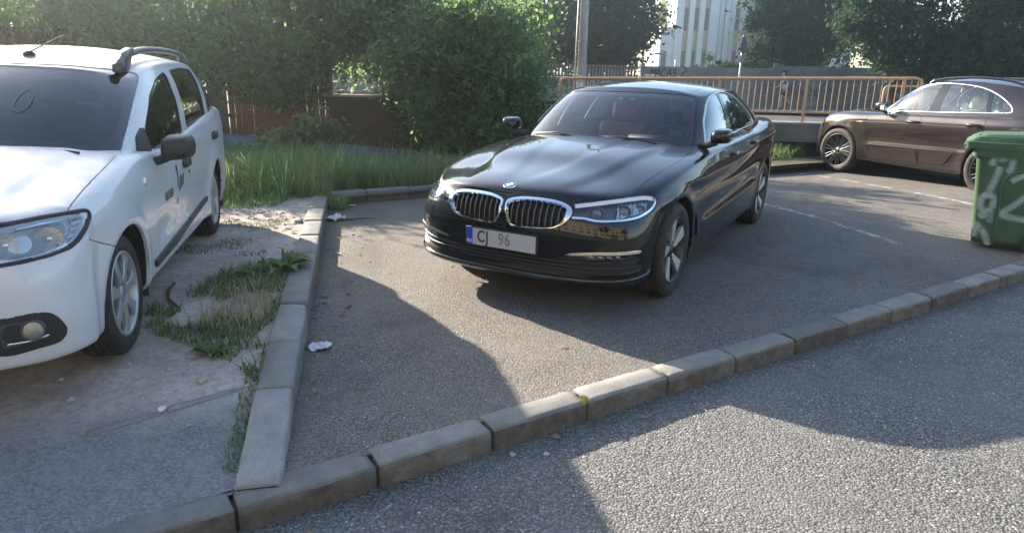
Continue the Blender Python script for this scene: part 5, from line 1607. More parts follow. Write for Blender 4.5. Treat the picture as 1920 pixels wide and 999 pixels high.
    for ch, a in (('B', 38), ('M', 0), ('W', -38)):
        text_mesh(ch, .017, 'lettering', chrome(), bd, .0004, MB @ Matrix.Translation((0, 0, .0078)) @ Matrix.Rotation(R(a), 4, 'Z') @ Matrix.Translation((0, .031, 0)))
    # --- cabin
    ca = Shell(*saloon_cabin())
    wo_ = [(-.05, 1.368), (.28, 1.366), (.48, 1.358), (.585, 1.341), (.615, 1.30), (.672, 1.176), (.718, 1.06), (.738, .985), (.70, .93), (-.05, .93)]
    ca.imprint(rounded(wo_, [0, .05, .02, .02, .05, .05, .05, .02, 0, 0], 3), 'front', lambda c: c.x > -1.6, 1)
    wi = [(-.05, 1.338), (.43, 1.329), (.572, 1.312), (.620, 1.258), (.688, 1.075), (.672, 1.030), (.42, 1.016), (-.05, 1.012)]
    ca.imprint(rounded(wi, [0, .06, .04, .05, .05, .04, .03, 0], 4), 'front', lambda c: c.x > -1.6, 2, only={1})
    dlo = spline([(-.955, .962), (-.985, 1.02), (-1.088, 1.140), (-1.20, 1.215), (-1.334, 1.288), (-1.50, 1.343), (-1.741, 1.373), (-1.934, 1.376), (-2.147, 1.350), (-2.398, 1.287), (-2.59, 1.205), (-2.68, 1.135)], 3) + spline([(-2.715, 1.085), (-2.69, 1.062), (-2.5, 1.055), (-2.07, 1.046), (-1.564, 1.015), (-.985, .963)], 3)
    ca.imprint(dlo, 'side', lambda c: c.y > .4, 3)
    ca.imprint([(-1.735, 1.42), (-1.535, .95), (-1.66, .95), (-1.815, 1.42)], 'side', lambda c: c.y > .4, 4, only={3})
    ca.imprint([(-2.325, 1.42), (-2.145, .95), (-2.19, .95), (-2.37, 1.42)], 'side', lambda c: c.y > .4, 14, only={3})
    ca.imprint([(-1.535, .95), (-1.735, 1.42), (-.5, 1.5), (-.5, .9)], 'side', lambda c: c.y > .4, 5, only={3})
    ca.imprint([(-1.66, .95), (-1.815, 1.42), (-2.325, 1.42), (-2.145, .95)], 'side', lambda c: c.y > .4, 6, only={3})
    ca.imprint([(-2.19, .95), (-2.37, 1.42), (-2.9, 1.42), (-2.9, .9)], 'side', lambda c: c.y > .4, 7, only={3})
    PROJ['back'] = lambda c: (c.y, c.z); PDIR['back'] = Vector((-1, 0, 0))
    def back_im(poly, mask, gid, only):
        pj = PROJ['front']; PDIR['front'] = Vector((-1, 0, 0)); ca.imprint(poly, 'front', mask, gid, only); PDIR['front'] = Vector((1, 0, 0))
    back_im(rounded([(-.05, 1.335), (.42, 1.30), (.50, 1.25), (.58, 1.12), (.56, 1.085), (-.05, 1.09)], [0, .04, .04, .03, .03, 0], 3), lambda c: c.x < -2.8, 8, {0})
    roofp = [(-1.26, -.05), (-1.29, .3), (-1.36, .53), (-1.476, .535), (-1.87, .52), (-2.5, .475), (-2.95, .43), (-3.04, -.05)]
    ca.imprint(roofp, 'top', lambda c: c.z > 1.25, 9, only={0})
    def Q(name, g, mat, center=True, par=car, **k):
        if center: return panel_obj(name, ca.panel(g, True, **k), mat, par)
        return [panel_obj(name, ca.panel(g, False, s, **k), mat, par) for s in (1, -1)]
    Q('pillars', 0, body_m, depth=.03)
    Q('roof', 9, body_m, gap=.002, depth=.01)
    Q('windscreen_border', 1, black_gloss(), gap=.001, depth=.004, offset=-.003)
    Q('windscreen', 2, gl, gap=0, depth=0, offset=-.003)
    Q('rear_window', 8, gl_dark, gap=0, depth=0, offset=-.003)
    Q('window_pillar', 4, black_gloss(), False, gap=.001, depth=.01, offset=-.002); Q('window_pillar', 14, black_gloss(), False, gap=.001, depth=.01, offset=-.002)
    Q('window', 5, glass('front_side_glass', (.32, .37, .38), k=2.6), False, gap=0, depth=.0, offset=-.006)
    Q('window', 6, gl_dark, False, gap=0, depth=.0, offset=-.006)
    Q('quarter_window', 7, gl_dark, False, gap=0, depth=.0, offset=-.006)
    for s in (1, -1):
        Pp, Nn = ca.curve(dlo, 'side', .001)
        bm = bmesh.new(); ribbon(bm, [Vector((p.x, p.y * s, p.z)) for p in Pp], [Vector((n.x, n.y * s, n.z)) for n in Nn], [(-.008, -.006), (.008, -.006), (.007, .003), (-.007, .003)], True)
        obj('window_trim', bm, simple('satin_chrome', (.72, .72, .71), .22, 1.0, .03), car, recalc=True)
        mirror_housing(car, s, (body_m, black_plastic()), (-.84, .800, 1.025), (.13, .165, .125), glass_mat=None)
        for (x, z), dd in (((-1.47, .888), 0), ((-2.30, .925), 1)):
            p, n = lo.hit((x, z), 'side')
            hd = empty('door_handle', (p.x, p.y * s, p.z), 0, doors[dd][0 if s > 0 else 1])
            bm = bmesh.new(); tube(bm, [(.115, -.004 * s, 0), (.09, .022 * s, 0), (0, .030 * s, 0), (-.09, .022 * s, 0), (-.115, -.004 * s, 0)], [.012, .014, .015, .014, .012], 8); obj('grip', bm, body_m, hd)
            bm = bmesh.new(); tube(bm, [(.09, .036 * s, .002), (-.09, .036 * s, .002)], .004, 6); obj('chrome_strip', bm, chrome(), hd)
        p, n = lo.hit((-.50, .43), 'side')
        bm = bmesh.new(); prism(bm, [(-.44, .52), (-.455, .525), (-.59, .36), (-.545, .335), (-.50, .36)], 0, .008, Matrix(((1, 0, 0, 0), (0, 0, 1 * s, (p.y + .003) * s), (0, 1, 0, 0), (0, 0, 0, 1)))); obj('side_vent', bm, black_gloss(), car, smooth=False, recalc=True)
        arch_liner(car, 0, ZC, RC + .02, .90, .50, s, .2); arch_liner(car, XR, ZC, RC + .02, .90, .50, s, .2)
    # wipers
    for y0, y1, x0 in ((.52, -.08, -.60), (-.12, -.58, -.59)):
        bm = bmesh.new(); tube(bm, [(x0 + .03, y0, 1.005), (x0 - .03, (y0 + y1) / 2, 1.035), (x0 - .06, y1, 1.015)], .007, 6); obj('wiper', bm, black_plastic(), car)
    chassis(car, lo, lambda c: (c.y > .5 and min(math.hypot(c.x, c.z - ZC), math.hypot(c.x - XR, c.z - ZC)) < .40) or (c.z > .86 and -3.6 < c.x < -.62) or (c.x > .4 and .28 < c.z < .80) or c.z < .24)
    # --- interior
    leather = simple('cognac_leather', (.34, .15, .09), .5, 0, .15, 40, .1)
    for y in (.37, -.37): seat(car, (-1.75, y, .36), leather)
    seat(car, (-2.65, .34, .40), leather, head=True, name='rear_seat'); seat(car, (-2.65, -.34, .40), leather, name='rear_seat')
    bm = bmesh.new(); prism(bm, spline([(-.64, .93), (-.80, .985), (-1.02, .97), (-1.12, .90), (-1.10, .75), (-.95, .62), (-.66, .62)], 3, False), -.74, .74, Matrix(((1, 0, 0, 0), (0, 0, 1, 0), (0, 1, 0, 0), (0, 0, 0, 1)))); obj('dashboard', bm, black_plastic(), car, recalc=True)
    bm = bmesh.new(); prism(bm, rounded([(-.84, .97), (-.90, 1.035), (-1.06, 1.03), (-1.10, .95)], .03, 3), .17, .58, Matrix(((1, 0, 0, 0), (0, 0, 1, 0), (0, 1, 0, 0), (0, 0, 0, 1)))); obj('instrument_binnacle', bm, black_plastic(), car, recalc=True)
    sw = empty('steering_wheel', (-1.24, .37, .92), 0, car); TM = Matrix.Rotation(R(-24), 4, 'Y')
    bm = bmesh.new(); tube(bm, [TM @ Vector((0, .185 * math.cos(a), .185 * math.sin(a))) for a in np.linspace(0, 2 * math.pi, 40)], .016, 8, False); obj('rim', bm, black_plastic(), sw)
    bm = bmesh.new(); box(bm, (.0, -.17, -.03), (.03, .17, .02), TM, 0, .01); box(bm, (0, -.07, -.1), (.05, .07, .06), TM, 0, .02); obj('boss', bm, black_plastic(), sw)
    mc = empty('mirror_pod', (-1.22, 0, 1.315), 0, car)
    bm = bmesh.new(); box(bm, (-.03, -.16, -.02), (.055, .16, .03), None, 0, .012); obj('camera_cover', bm, black_plastic(), mc)
    bm = bmesh.new(); box(bm, (-.10, -.12, -.075), (-.07, .12, -.005), None, 0, .012); obj('rear_view_mirror', bm, black_plastic(), mc)
    for s in (1, -1):
        bm = bmesh.new(); prism(bm, [(.03 * s + .03, -.012), (.03 * s + .03 + .05 * s, -.012), (.03 * s + .03 + .02 * s, .018)], 0, .003, Matrix(((0, 0, 1, .058), (1, 0, 0, 0), (0, 1, 0, 0), (0, 0, 0, 1)))); obj('sensor_window', bm, simple('sensor_grey', (.4, .42, .45), .3, 0, .05), mc, smooth=False, recalc=True)
    # --- wheels
    wm = WHEEL_MATS(lip=dark_alloy(), hub=dark_alloy())
    bl = [(.045, -.014), (.10, -.034), (.206, -.085), (.221, -.040), (.223, .010), (.14, .012), (.06, .018)]
    bd_ = [(.05, .014), (.14, .014), (.223, .012), (.220, .045), (.16, .038), (.08, .030)]
    spokes = [dict(poly=bl, n=5, phase=R(18), y0=-.022, y1=.004, thick=.03, mat=alloy(), bow=.004), dict(poly=bd_, n=5, phase=R(18), y0=-.034, y1=-.012, thick=.03, mat=dark_alloy())]
    for x, y in ((0, .80), (XR, .808)):
        for s in (1, -1): make_wheel(car, (x, y * s, .335), s, .335, .225, .232, spokes, wm)
    return car
saloon = build_saloon()
# ---------------------------------------------------------------- white estate car
def estate_body():
    X = [.37, .10, -.2, -.55, -.9, -1.3, -1.7, -2.05, -2.35, -2.634, -2.95, -3.2]
    W = [.838, .858, .866, .866, .866, .866, .866, .866, .868, .868, .857, .835]
    z5 = [.70, .735, .765, .79, .83, .84, .85, .86, .865, .87, .875, .88]
    z7 = [.828, .868, .908, .945, .915, .925, .955, .98, 1.0, 1.015, 1.03, 1.04]
    i7 = [.085, .085, .085, .085, .055, .045, .045, .045, .045, .048, .055, .06]
    zs = [.19, .235, .35, .49, .62]
    ins = [.14, .05, .030, .016, .006]
    nose = [([.70, .69, .62, .54, .43], [0, .30, .55, .69, .74], [.21] * 5),
            ([.79, .775, .71, .60, .46], [0, .32, .60, .755, .815], [.24] * 5),
            ([.82, .805, .745, .635, .48], [0, .32, .61, .775, .835], [.35] * 5),
            ([.83, .815, .755, .64, .48], [0, .32, .61, .78, .838], [.48] * 5),
            ([.815, .80, .745, .63, .475], [0, .32, .61, .775, .836], [.60] * 5),
            ([.80, .785, .72, .60, .46], [0, .31, .60, .765, .83], [.685] * 5),
            ([.775, .755, .68, .56, .435], [0, .30, .58, .74, .815], [.755] * 5),
            ([.70, .68, .60, .49, .40], [0, .28, .54, .69, .775], [.835, .833, .825, .816, .814])]
    tail = [([-3.32, -3.42, -3.5, -3.53, -3.54], [.70, .60, .44, .25, 0], .24),
            ([-3.42, -3.54, -3.61, -3.64, -3.65], [.78, .66, .5, .28, 0], .28),
            ([-3.43, -3.56, -3.63, -3.66, -3.67], [.80, .68, .51, .28, 0], .38),
            ([-3.43, -3.56, -3.63, -3.66, -3.67], [.81, .69, .52, .28, 0], .52),
            ([-3.41, -3.53, -3.6, -3.63, -3.64], [.81, .69, .52, .28, 0], .66),
            ([-3.40, -3.51, -3.58, -3.61, -3.62], [.81, .69, .52, .28, 0], .86),
            ([-3.39, -3.50, -3.56, -3.59, -3.60], [.80, .68, .5, .28, 0], .96),
            ([-3.37, -3.48, -3.54, -3.57, -3.58], [.78, .66, .49, .27, 0], 1.03)]
    levels = []
    for k in range(8):
        row = [(x, y, z) for x, y, z in zip(*nose[k])]
        for i, x in enumerate(X):
            if k <= 4: row.append((x, W[i] - ins[k], zs[k]))
            elif k == 5: row.append((x, W[i], z5[i]))
            elif k == 6: row.append((x, W[i] - .30 * i7[i], lerp(z5[i], z7[i], .62)))
            else: row.append((x, W[i] - i7[i], z7[i]))
        tx, ty, tz = tail[k]
        row += [(x, y, tz) for x, y in zip(tx, ty)]
        levels.append(row)
    def deck(j, e, fr):
        crown = itp(e[0], [-3.3, -.9, -.5, -.2, .1, .37], [.03, .05, .075, .085, .08, .06])
        return (e[0], e[1] * fr, e[2] + crown * (1 - fr ** 2.2))
    V, F, cr = band_cage(levels, {'nf': 4, 'nr': 4, 'fn': deck}, {5: .15, 1: .3})
    return subdiv(V, F, cr, 3)

def estate_cabin():
    base = [(-.23, 0, .985), (-.25, .28, .98), (-.32, .54, .955), (-.45, .742, .915),
            (-.78, .805, .885), (-1.2, .822, .895), (-1.65, .825, .925), (-2.1, .823, .95), (-2.55, .817, .975), (-2.95, .807, .99),
            (-3.33, .75, 1.0), (-3.46, .56, 1.01), (-3.52, .30, 1.01), (-3.53, 0, 1.01)]
    top = [(-1.00, 0, 1.408), (-1.02, .25, 1.402), (-1.10, .48, 1.382), (-1.24, .640, 1.345),
           (-1.42, .660, 1.385), (-1.62, .668, 1.41), (-1.92, .672, 1.425), (-2.28, .668, 1.43), (-2.62, .660, 1.425), (-2.92, .645, 1.41),
           (-3.12, .595, 1.395), (-3.20, .45, 1.41), (-3.23, .24, 1.42), (-3.24, 0, 1.425)]
    levels = []
    for t, bul in ((0, 0), (.12, .014), (.42, .040), (.74, .038), (.93, .014), (1, -.012)):
        row = []
        for j, (b, c) in enumerate(zip(base, top)):
            p = Vector(b).lerp(Vector(c), t)
            if 3 <= j <= 10: p.y += bul * (1 if 4 <= j <= 9 else .6)
            if j <= 3: p.x += bul * .45 * (1 if j < 3 else .5); p.z += bul * .4 * (1 if j < 3 else .5)
            if j >= 10: p.x -= bul * 1.2; p.z += bul * .3
            row.append(tuple(p) if abs(p.y) > 1e-6 else (p.x, 0, p.z))
        levels.append(row)
    def roof(j, e, fr):
        zc = itp(e[0], [-3.24, -2.8, -2.2, -1.8, -1.4, -1.0], [1.43, 1.485, 1.516, 1.515, 1.485, 1.41])
        return (e[0], e[1] * fr, e[2] + max(0, zc - e[2]) * (1 - fr ** 2.4))
    V, F, cr = band_cage(levels, {'nf': 3, 'nr': 3, 'fn': roof}, {})
    return subdiv(V, F, cr, 3)
#BUILD
def decal_side(me, shell, s, x0, z0, off=.0012):
    """lay a flat mesh (u right, v up) onto the car flank; on the left side text runs front to rear"""
    for v in me.vertices:
        x = x0 - v.co.x if s > 0 else x0 + v.co.x
        p, n = shell.hit((x, z0 + v.co.y), 'side')
        v.co = Vector((p.x, (p.y + off) * s, p.z))

def cut_common(lo, RC, ZC, XR, fd, rd, hole, bump_, rbump, hood, only_extra=()):
    for cx, g in ((0, 20), (XR, 21)):
        circ = [(cx + RC * math.cos(a), ZC + RC * math.sin(a)) for a in np.linspace(-.75, math.pi + .75, 46)]
        lo.imprint(circ, 'side', lambda c: c.y > .5, g, only={0, 1, 2, 5, 6} | set(only_extra))
    for f in lo.bm.faces:
        c = f.calc_center_median()
        if c.z < .24 and f[lo.G] == 0 and min(abs(c.x), abs(c.x - XR)) < RC - .015: f[lo.G] = 20
    lo.imprint(fd, 'side', lambda c: c.y > .66 and c.z < 1.2, 7, only={0})
    lo.imprint(rd, 'side', lambda c: c.y > .66 and c.z < 1.2, 8, only={0})
    lo.imprint(hole, 'top', lambda c: c.z > .80, 22, only={0, 1, 7, 8})
    lo.imprint(bump_, 'side', lambda c: c.x > .0, 9, only={0})
    lo.imprint(rbump, 'side', None, 11, only={0})

def build_estate():
    car = empty('parked_car', (-2.71867, 3.040995, .108), -1.323741)
    tag(car, 'white estate car with roof rails and company lettering on its doors parked on bare earth', 'car')
    body_m = paint('white_paint', (.55, .57, .59), 0, .35, .6, .72, (.20, .195, .185))  # roof dust, plus dimming of bright upward faces put into the colour
    RC, ZC, XR = .335, .312, -2.634
    def ss(x, a, b):
        t = min(1, max(0, (x - a) / (b - a))); return t * t * (3 - 2 * t)
    def disp(c, n):
        if c.y > .6 and c.z < .95:
            for cx in (0, XR):
                r = math.hypot(c.x - cx, c.z - ZC)
                c.y += .016 * math.exp(-((r - .365) / .06) ** 2)
            s = c.z - itp(c.x, [-3.4, -.5], [.50, .44]); fade = ss(c.x, -2.5, -2.1) * (1 - ss(c.x, -.8, -.5))
            c.y -= fade * .012 * math.exp(-((s - .02) / .10) ** 2)
        if c.x > -.6 and c.z > .72:
            yc = itp(c.x, [-.6, .7], [.58, .50])
            c.z += .008 * (1 - ss(c.y, yc - .05, yc + .05)) * (1 - ss(c.x, .5, .75))
        return c
    lo = Shell(*estate_body(), disp=disp)
    D40, D30 = diag(40), diag(25)
    hood = [(.95, -.05), (.735, -.001), (.72, .2), (.665, .48), (.60, .62), (.53, .70), (.437, .767), (.345, .762), (.205, .757), (.074, .756), (-.194, .752), (-.378, .745), (-.44, .70), (-.36, .5), (-.28, .25), (-.255, -.05)]
    hood[0] = (.80, -.05)
    lo.imprint(hood, 'top', lambda c: c.z > .72, 1)
    lamp3 = [(.70, .50, .79), (.605, .625, .799), (.53, .693, .803), (.437, .767, .803), (.367, .802, .799), (.337, .816, .789), (.358, .823, .767), (.443, .826, .731), (.502, .815, .70), (.554, .797, .681), (.633, .745, .671), (.69, .678, .664), (.745, .56, .655), (.76, .48, .68), (.74, .46, .74)]
    lampp = rounded(pr(lamp3, D40), .012, 2)
    lo.imprint(lampp, D40, lambda c: c.y > .3 and c.x > 0, 2, only={0, 1})
    fog3 = [(.765, .56, .455), (.748, .627, .458), (.715, .696, .461), (.685, .737, .449), (.663, .759, .417), (.641, .774, .363), (.645, .765, .334), (.658, .743, .313), (.703, .682, .309), (.737, .598, .297), (.755, .54, .31)]
    lo.imprint(rounded(pr(fog3, D40), .015, 2), D40, lambda c: c.y > .3 and c.x > 0 and c.z < .6, 5, only={0})
    lo.imprint(rounded([(-.05, .70), (.40, .69), (.44, .75), (.40, .785), (-.05, .79)], [0, .03, .03, .03, 0], 3), 'front', lambda c: c.x > .4, 3, only={0, 2})
    lo.imprint(rounded([(-.05, .30), (.40, .31), (.47, .43), (-.05, .44)], [0, .03, .03, 0], 3), 'front', lambda c: c.x > .4, 4, only={0})
    fd = rounded([(-.66, 1.3), (-.58, .93), (-.485, .83), (-.463, .72), (-.462, .55), (-.50, .34), (-.56, .285), (-1.12, .285), (-1.20, .36), (-1.32, .475), (-1.43, .614), (-1.50, .73), (-1.505, .83), (-1.50, 1.3)], .04, 3)
    fd = rounded([(-.66, 1.3), (-.585, .93), (-.49, .83), (-.465, .72), (-.462, .55), (-.49, .36), (-.56, .287), (-1.40, .287), (-1.475, .36), (-1.49, .6), (-1.50, .75), (-1.53, .9), (-1.56, 1.3)], .05, 3)
    rd = rounded([(-1.56, 1.3), (-1.53, .9), (-1.50, .75), (-1.49, .6), (-1.475, .36), (-1.40, .287), (-2.20, .287), (-2.26, .36), (-2.27, .50), (-2.40, .66), (-2.56, .74), (-2.70, .80), (-2.73, .92), (-2.72, 1.3)], .05, 3)
    hole = [(-.42, -.05), (-.48, .4), (-.56, .60), (-.66, .70), (-.85, .76), (-3.0, .75), (-3.3, .66), (-3.42, .4), (-3.45, -.05)]
    bump_ = [(.385, .82), (.36, .73), (.44, .685), (.27, .622), (.15, .575), (.15, .05), (1.2, .05), (1.2, .90), (.5, .90)]
    rbump = rounded([(-3.36, .60), (-4, .60), (-4, .05), (-2.92, .05), (-2.97, .5)], .03, 3)
    cut_common(lo, RC, ZC, XR, fd, rd, hole, bump_, rbump, hood, (7, 8, 9))
    lo.imprint(rounded([(-3.38, .70), (-4, .70), (-4, .97), (-3.42, .97)], .03, 3), 'side', lambda c: c.y > .5, 10, only={0})
    def P(name, g, mat, center=True, **k):
        if center: return panel_obj(name, lo.panel(g, True, **k), mat, car)
        return [panel_obj(name, lo.panel(g, False, s, **k), mat, car) for s in (1, -1)]
    P('bonnet', 1, body_m, depth=.02, gap=.0035); P('front_bumper', 9, body_m, gap=.0025); P('rear_bumper', 11, body_m); P('body', 0, body_m)
    P('tail_light', 10, simple('red_lens', (.35, .01, .012), .1, 0, .1, coat=.8), False)
    doors = [P('door', 7, body_m, False), P('door', 8, body_m, False)]
    gr = P('grille', 3, black_plastic(), gap=.001, depth=-.03, offset=-.03)
    P('lower_intake', 4, black_plastic(), gap=.001, depth=-.03, offset=-.03)
    for z in (.725, .76):
        pts = [(y, z) for y in np.linspace(0, .40, 9)]; Q, N = lo.curve(pts, 'front', -.004)
        Q = [Vector((q.x, -q.y, q.z)) for q in reversed(Q)][:-1] + list(Q); N = [Vector((n.x, -n.y, n.z)) for n in reversed(N)][:-1] + list(N)
        bm = bmesh.new(); ribbon(bm, Q, N, [(-.006, -.02), (.006, -.02), (.006, .004), (-.006, .004)]); obj('grille_bar', bm, chrome(), gr, recalc=True)
    for s in (1, -1):
        h = empty('headlight', (.55, .7 * s, .73), 0, car); IM = Matrix.Translation((-.55, -.7 * s, -.73))
        def put(name, bm, mat, pan=True, **k):
            bm.transform(IM); return panel_obj(name, bm, mat, h) if pan else obj(name, bm, mat, h, **k)
        put('lens_cover', lo.panel(2, False, s, gap=.009, depth=.004), lens_clear())
        Q, N = lo.curve(lampp, D40, .0)
        bm = bmesh.new(); ribbon(bm, [Vector((q.x, q.y * s, q.z)) for q in Q], [Vector((n.x, n.y * s, n.z)) for n in N], [(-.009, -.02), (.005, -.02), (.004, .005), (-.008, .005)], True); put('seal', bm, black_plastic(), False, recalc=True)
        put('housing', lo.panel(2, False, s, gap=.010, depth=-.035, offset=-.040), simple('lamp_chrome', (.62, .66, .70), .25, .35, .05))
        def patch(pts3, off, name, mat, facet=0):
            Q, N = lo.curve(pr(pts3, D40), D40, off)
            bm = bmesh.new(); bm.faces.new([bm.verts.new((q.x, q.y * s, q.z)) for q in Q]); bmesh.ops.recalc_face_normals(bm, faces=bm.faces)
            r_ = bmesh.ops.extrude_face_region(bm, geom=list(bm.faces)); 
            for v in [g for g in r_['geom'] if isinstance(g, bmesh.types.BMVert)]: v.co -= Vector((.5, .4 * s, 0)) * .02
            return put(name, bm, mat, False, smooth=False, recalc=True)
        # dark main cell with bulb reflector
        patch([(.66, .60, .778), (.56, .70, .787), (.475, .776, .782), (.487, .785, .752), (.535, .785, .715), (.61, .745, .692), (.69, .665, .683), (.72, .60, .69)], -.030, 'lamp_cell', simple('lamp_cell', (.34, .33, .30), .2, .85, .35, 45, .6))
        for c3, r_ in (((.56, .735, .735), .052), ((.67, .62, .735), .045)):
            p, n = lo.hit(PROJ[D40](Vector(c3)), D40); p = p - n * .024; p.y *= s
            M = Matrix.Translation(p) @ Vector((.93, .36 * s, .05)).normalized().to_track_quat('Y', 'Z').to_matrix().to_4x4()
            for k in range(16):
                a0, a1 = 2 * math.pi * k / 16, 2 * math.pi * (k + 1) / 16
                pass
            bm = bmesh.new(); lathe(bm, [(r_, .006), (r_ * .9, -.004), (r_ * .62, -.02), (r_ * .3, -.035), (.010, -.038), (.009, .0), (.001, .004)], 14, M); put('reflector_bowl', bm, lamp_silver(), False, smooth=False)
        # four slots of the daylight blade along the outer rim
        slots = [[(.45, .768, .797), (.365, .806, .792), (.365, .818, .779), (.46, .786, .785)], [(.465, .788, .780), (.362, .820, .772), (.385, .825, .757), (.478, .793, .764)], [(.485, .795, .758), (.395, .826, .750), (.43, .824, .737), (.50, .792, .742)], [(.510, .793, .735), (.445, .824, .729), (.485, .816, .712), (.535, .787, .718)]]
        for q in slots:
            c = [sum(v[i] for v in q) / 4 for i in range(3)]
            q2 = [tuple(c[i] + (v[i] - c[i]) * .74 for i in range(3)) for v in q]
            patch(q2, -.022, 'light_slot', simple('light_slot', (.30, .34, .38), .2, .2, .1, coat=1))
        # inner edge strip
        patch([(.60, .64, .790), (.52, .70, .796), (.45, .758, .795), (.458, .762, .789), (.53, .70, .789), (.61, .64, .783)], -.016, 'chrome_brow', chrome())
        patch([(.535, .788, .702), (.60, .758, .686), (.66, .70, .677), (.655, .70, .669), (.60, .765, .677), (.545, .795, .690)], -.014, 'light_guide', lamp_white())
        f = empty('fog_light', (.7, .68 * s, .39), 0, car); IM2 = Matrix.Translation((-.7, -.68 * s, -.39))
        bm = lo.panel(5, False, s, gap=-.002, depth=.012, offset=.004); bm.transform(IM2); panel_obj('surround', bm, black_plastic(), f)
        fi = [(.757, .57, .433), (.735, .655, .437), (.705, .705, .435), (.69, .72, .41), (.70, .70, .37), (.72, .66, .345), (.745, .58, .335)]
        Q, N = lo.curve(rounded(pr(fi, D40), .012, 2), D40, .0055)
        bm = bmesh.new(); bm.faces.new([bm.verts.new((q.x, q.y * s, q.z)) for q in Q]); bmesh.ops.recalc_face_normals(bm, faces=bm.faces); bm.transform(IM2); obj('inner_panel', bm, simple('dark_grey_plastic', (.055, .06, .068), .4, 0, .15), f, smooth=False)
        p, n = lo.hit(PROJ[D40](Vector((.718, .68, .395))), D40); p = p + n * .006; p.y *= s
        M = Matrix.Translation(p) @ Vector((.93, .36 * s, 0)).normalized().to_track_quat('Y', 'Z').to_matrix().to_4x4()
        bm = bmesh.new(); lathe(bm, [(.043, -.01), (.042, .008), (.038, .010), (.034, .006)], 24, M); bm.transform(IM2); obj('lamp_ring', bm, simple('dark_grey_plastic', (.055, .06, .068), .4, 0, .15), f)
        bm = bmesh.new(); lathe(bm, [(.037, .004), (.02, .009), (.001, .010)], 24, M); bm.transform(IM2); obj('lamp_glass', bm, simple('fog_glass', (.36, .35, .31), .12, .8, .35, 90, .6), f)
        bm = bmesh.new(); Q, N = lo.curve([PROJ[D40](Vector(q)) for q in spline([(.75, .60, .352), (.72, .67, .352), (.69, .722, .362)], 4)], D40, .008)
        ribbon(bm, [Vector((q.x, q.y * s, q.z)) for q in Q], [Vector((n.x, n.y * s, n.z)) for n in N], [(-.004, -.004), (.004, -.004), (.004, .002), (-.004, .002)]); bm.transform(IM2); obj('trim_line', bm, chrome(), f, recalc=True)
    ca = Shell(*estate_cabin())
    wo_ = [(-.05, 1.40), (.37, 1.392), (.60, 1.366), (.675, 1.345), (.70, 1.265), (.724, 1.11), (.735, .95), (.70, .90), (-.05, .90)]
    ca.imprint(rounded(wo_, [0, .05, .04, .03, .05, .05, .02, 0, 0], 3), 'front', lambda c: c.x > -1.7, 1)
    wi = [(-.05, 1.385), (.43, 1.366), (.645, 1.335), (.672, 1.266), (.697, 1.05), (.665, 1.0), (.40, 1.02), (-.05, 1.025)]
    ca.imprint(rounded(wi, [0, .05, .05, .05, .05, .05, .04, 0], 4), 'front', lambda c: c.x > -1.7, 2, only={1})
    wf = rounded([(-.66, .925), (-.74, .96), (-.91, 1.075), (-1.19, 1.22), (-1.48, 1.31), (-1.74, 1.352), (-1.80, 1.345), (-1.70, 1.155), (-1.64, .955), (-.85, .905)], .03, 3)
    wr = rounded([(-1.95, 1.365), (-2.35, 1.382), (-2.78, 1.372), (-2.75, 1.30), (-2.65, 1.15), (-2.60, 1.01), (-1.80, .970), (-1.84, 1.155)], .03, 3)
    wq = rounded([(-2.92, 1.365), (-3.06, 1.35), (-3.22, 1.17), (-3.27, 1.06), (-2.76, 1.02), (-2.80, 1.15)], .04, 3)
    for g, w_ in ((5, wf), (6, wr), (7, wq)): ca.imprint(w_, 'side', lambda c: c.y > .35, g, only={0})
    PDIR['front'] = Vector((-1, 0, 0)); ca.imprint(rounded([(-.05, 1.36), (.50, 1.34), (.62, 1.10), (-.05, 1.10)], .04, 3), 'front', lambda c: c.x < -2.9, 8, only={0}); PDIR['front'] = Vector((1, 0, 0))
    def Q_(name, g, mat, center=True, **k):
        if center: return panel_obj(name, ca.panel(g, True, **k), mat, car)
        return [panel_obj(name, ca.panel(g, False, s, **k), mat, car) for s in (1, -1)]
    gl_s = glass('estate_side_glass', (.33, .38, .39))
    Q_('roof', 0, body_m, depth=.03)
    Q_('windscreen_border', 1, black_gloss(), gap=.001, depth=.006, offset=-.004)
    Q_('windscreen', 2, glass('estate_windscreen_glass', (.13, .17, .21), k=1.5), gap=0, depth=0, offset=-.004)
    Q_('window', 5, gl_s, False, gap=-.004, depth=0, offset=-.014); Q_('window', 6, gl_s, False, gap=-.004, depth=0, offset=-.014)
    Q_('quarter_window', 7, glass('estate_dark_glass', (.05, .06, .065)), False, gap=-.004, depth=0, offset=-.010); Q_('rear_window', 8, glass('estate_dark_glass', (.05, .06, .065)), gap=0, depth=0, offset=-.006)
    for s in (1, -1):
        for w_ in (wf, wr, wq):
            Pp, N = ca.curve(w_, 'side', -.004)
            bm = bmesh.new(); ribbon(bm, [Vector((p.x, p.y * s, p.z)) for p in Pp], [Vector((n.x, n.y * s, n.z)) for n in N], [(-.011, -.008), (.009, -.008), (.008, .003), (-.010, .003)], True)
            obj('window_seal', bm, black_plastic(), car, recalc=True)
        # B-pillar door gap: a dark joint up the pillar
        mirror_housing(car, s, (black_plastic(), black_plastic()), (-.70, .825, .905), (.15, .185, .155), glass_mat=None)
        bm = bmesh.new(); pts = rounded([(-.60, .905), (-.70, 1.01), (-.82, 1.06), (-.80, .905)], .03, 3)
        Q, N = ca.curve(pts, 'side', 0); a = [bm.verts.new((q.x, (q.y - .02) * s, q.z)) for q in Q]; b = [bm.verts.new((q.x, (q.y + .016) * s, q.z)) for q in Q]
        bm.faces.new(b); [bm.faces.new((a[i], a[(i + 1) % len(a)], b[(i + 1) % len(a)], b[i])) for i in range(len(a))]; obj('mirror_base', bm, black_plastic(), car, smooth=False, recalc=True)
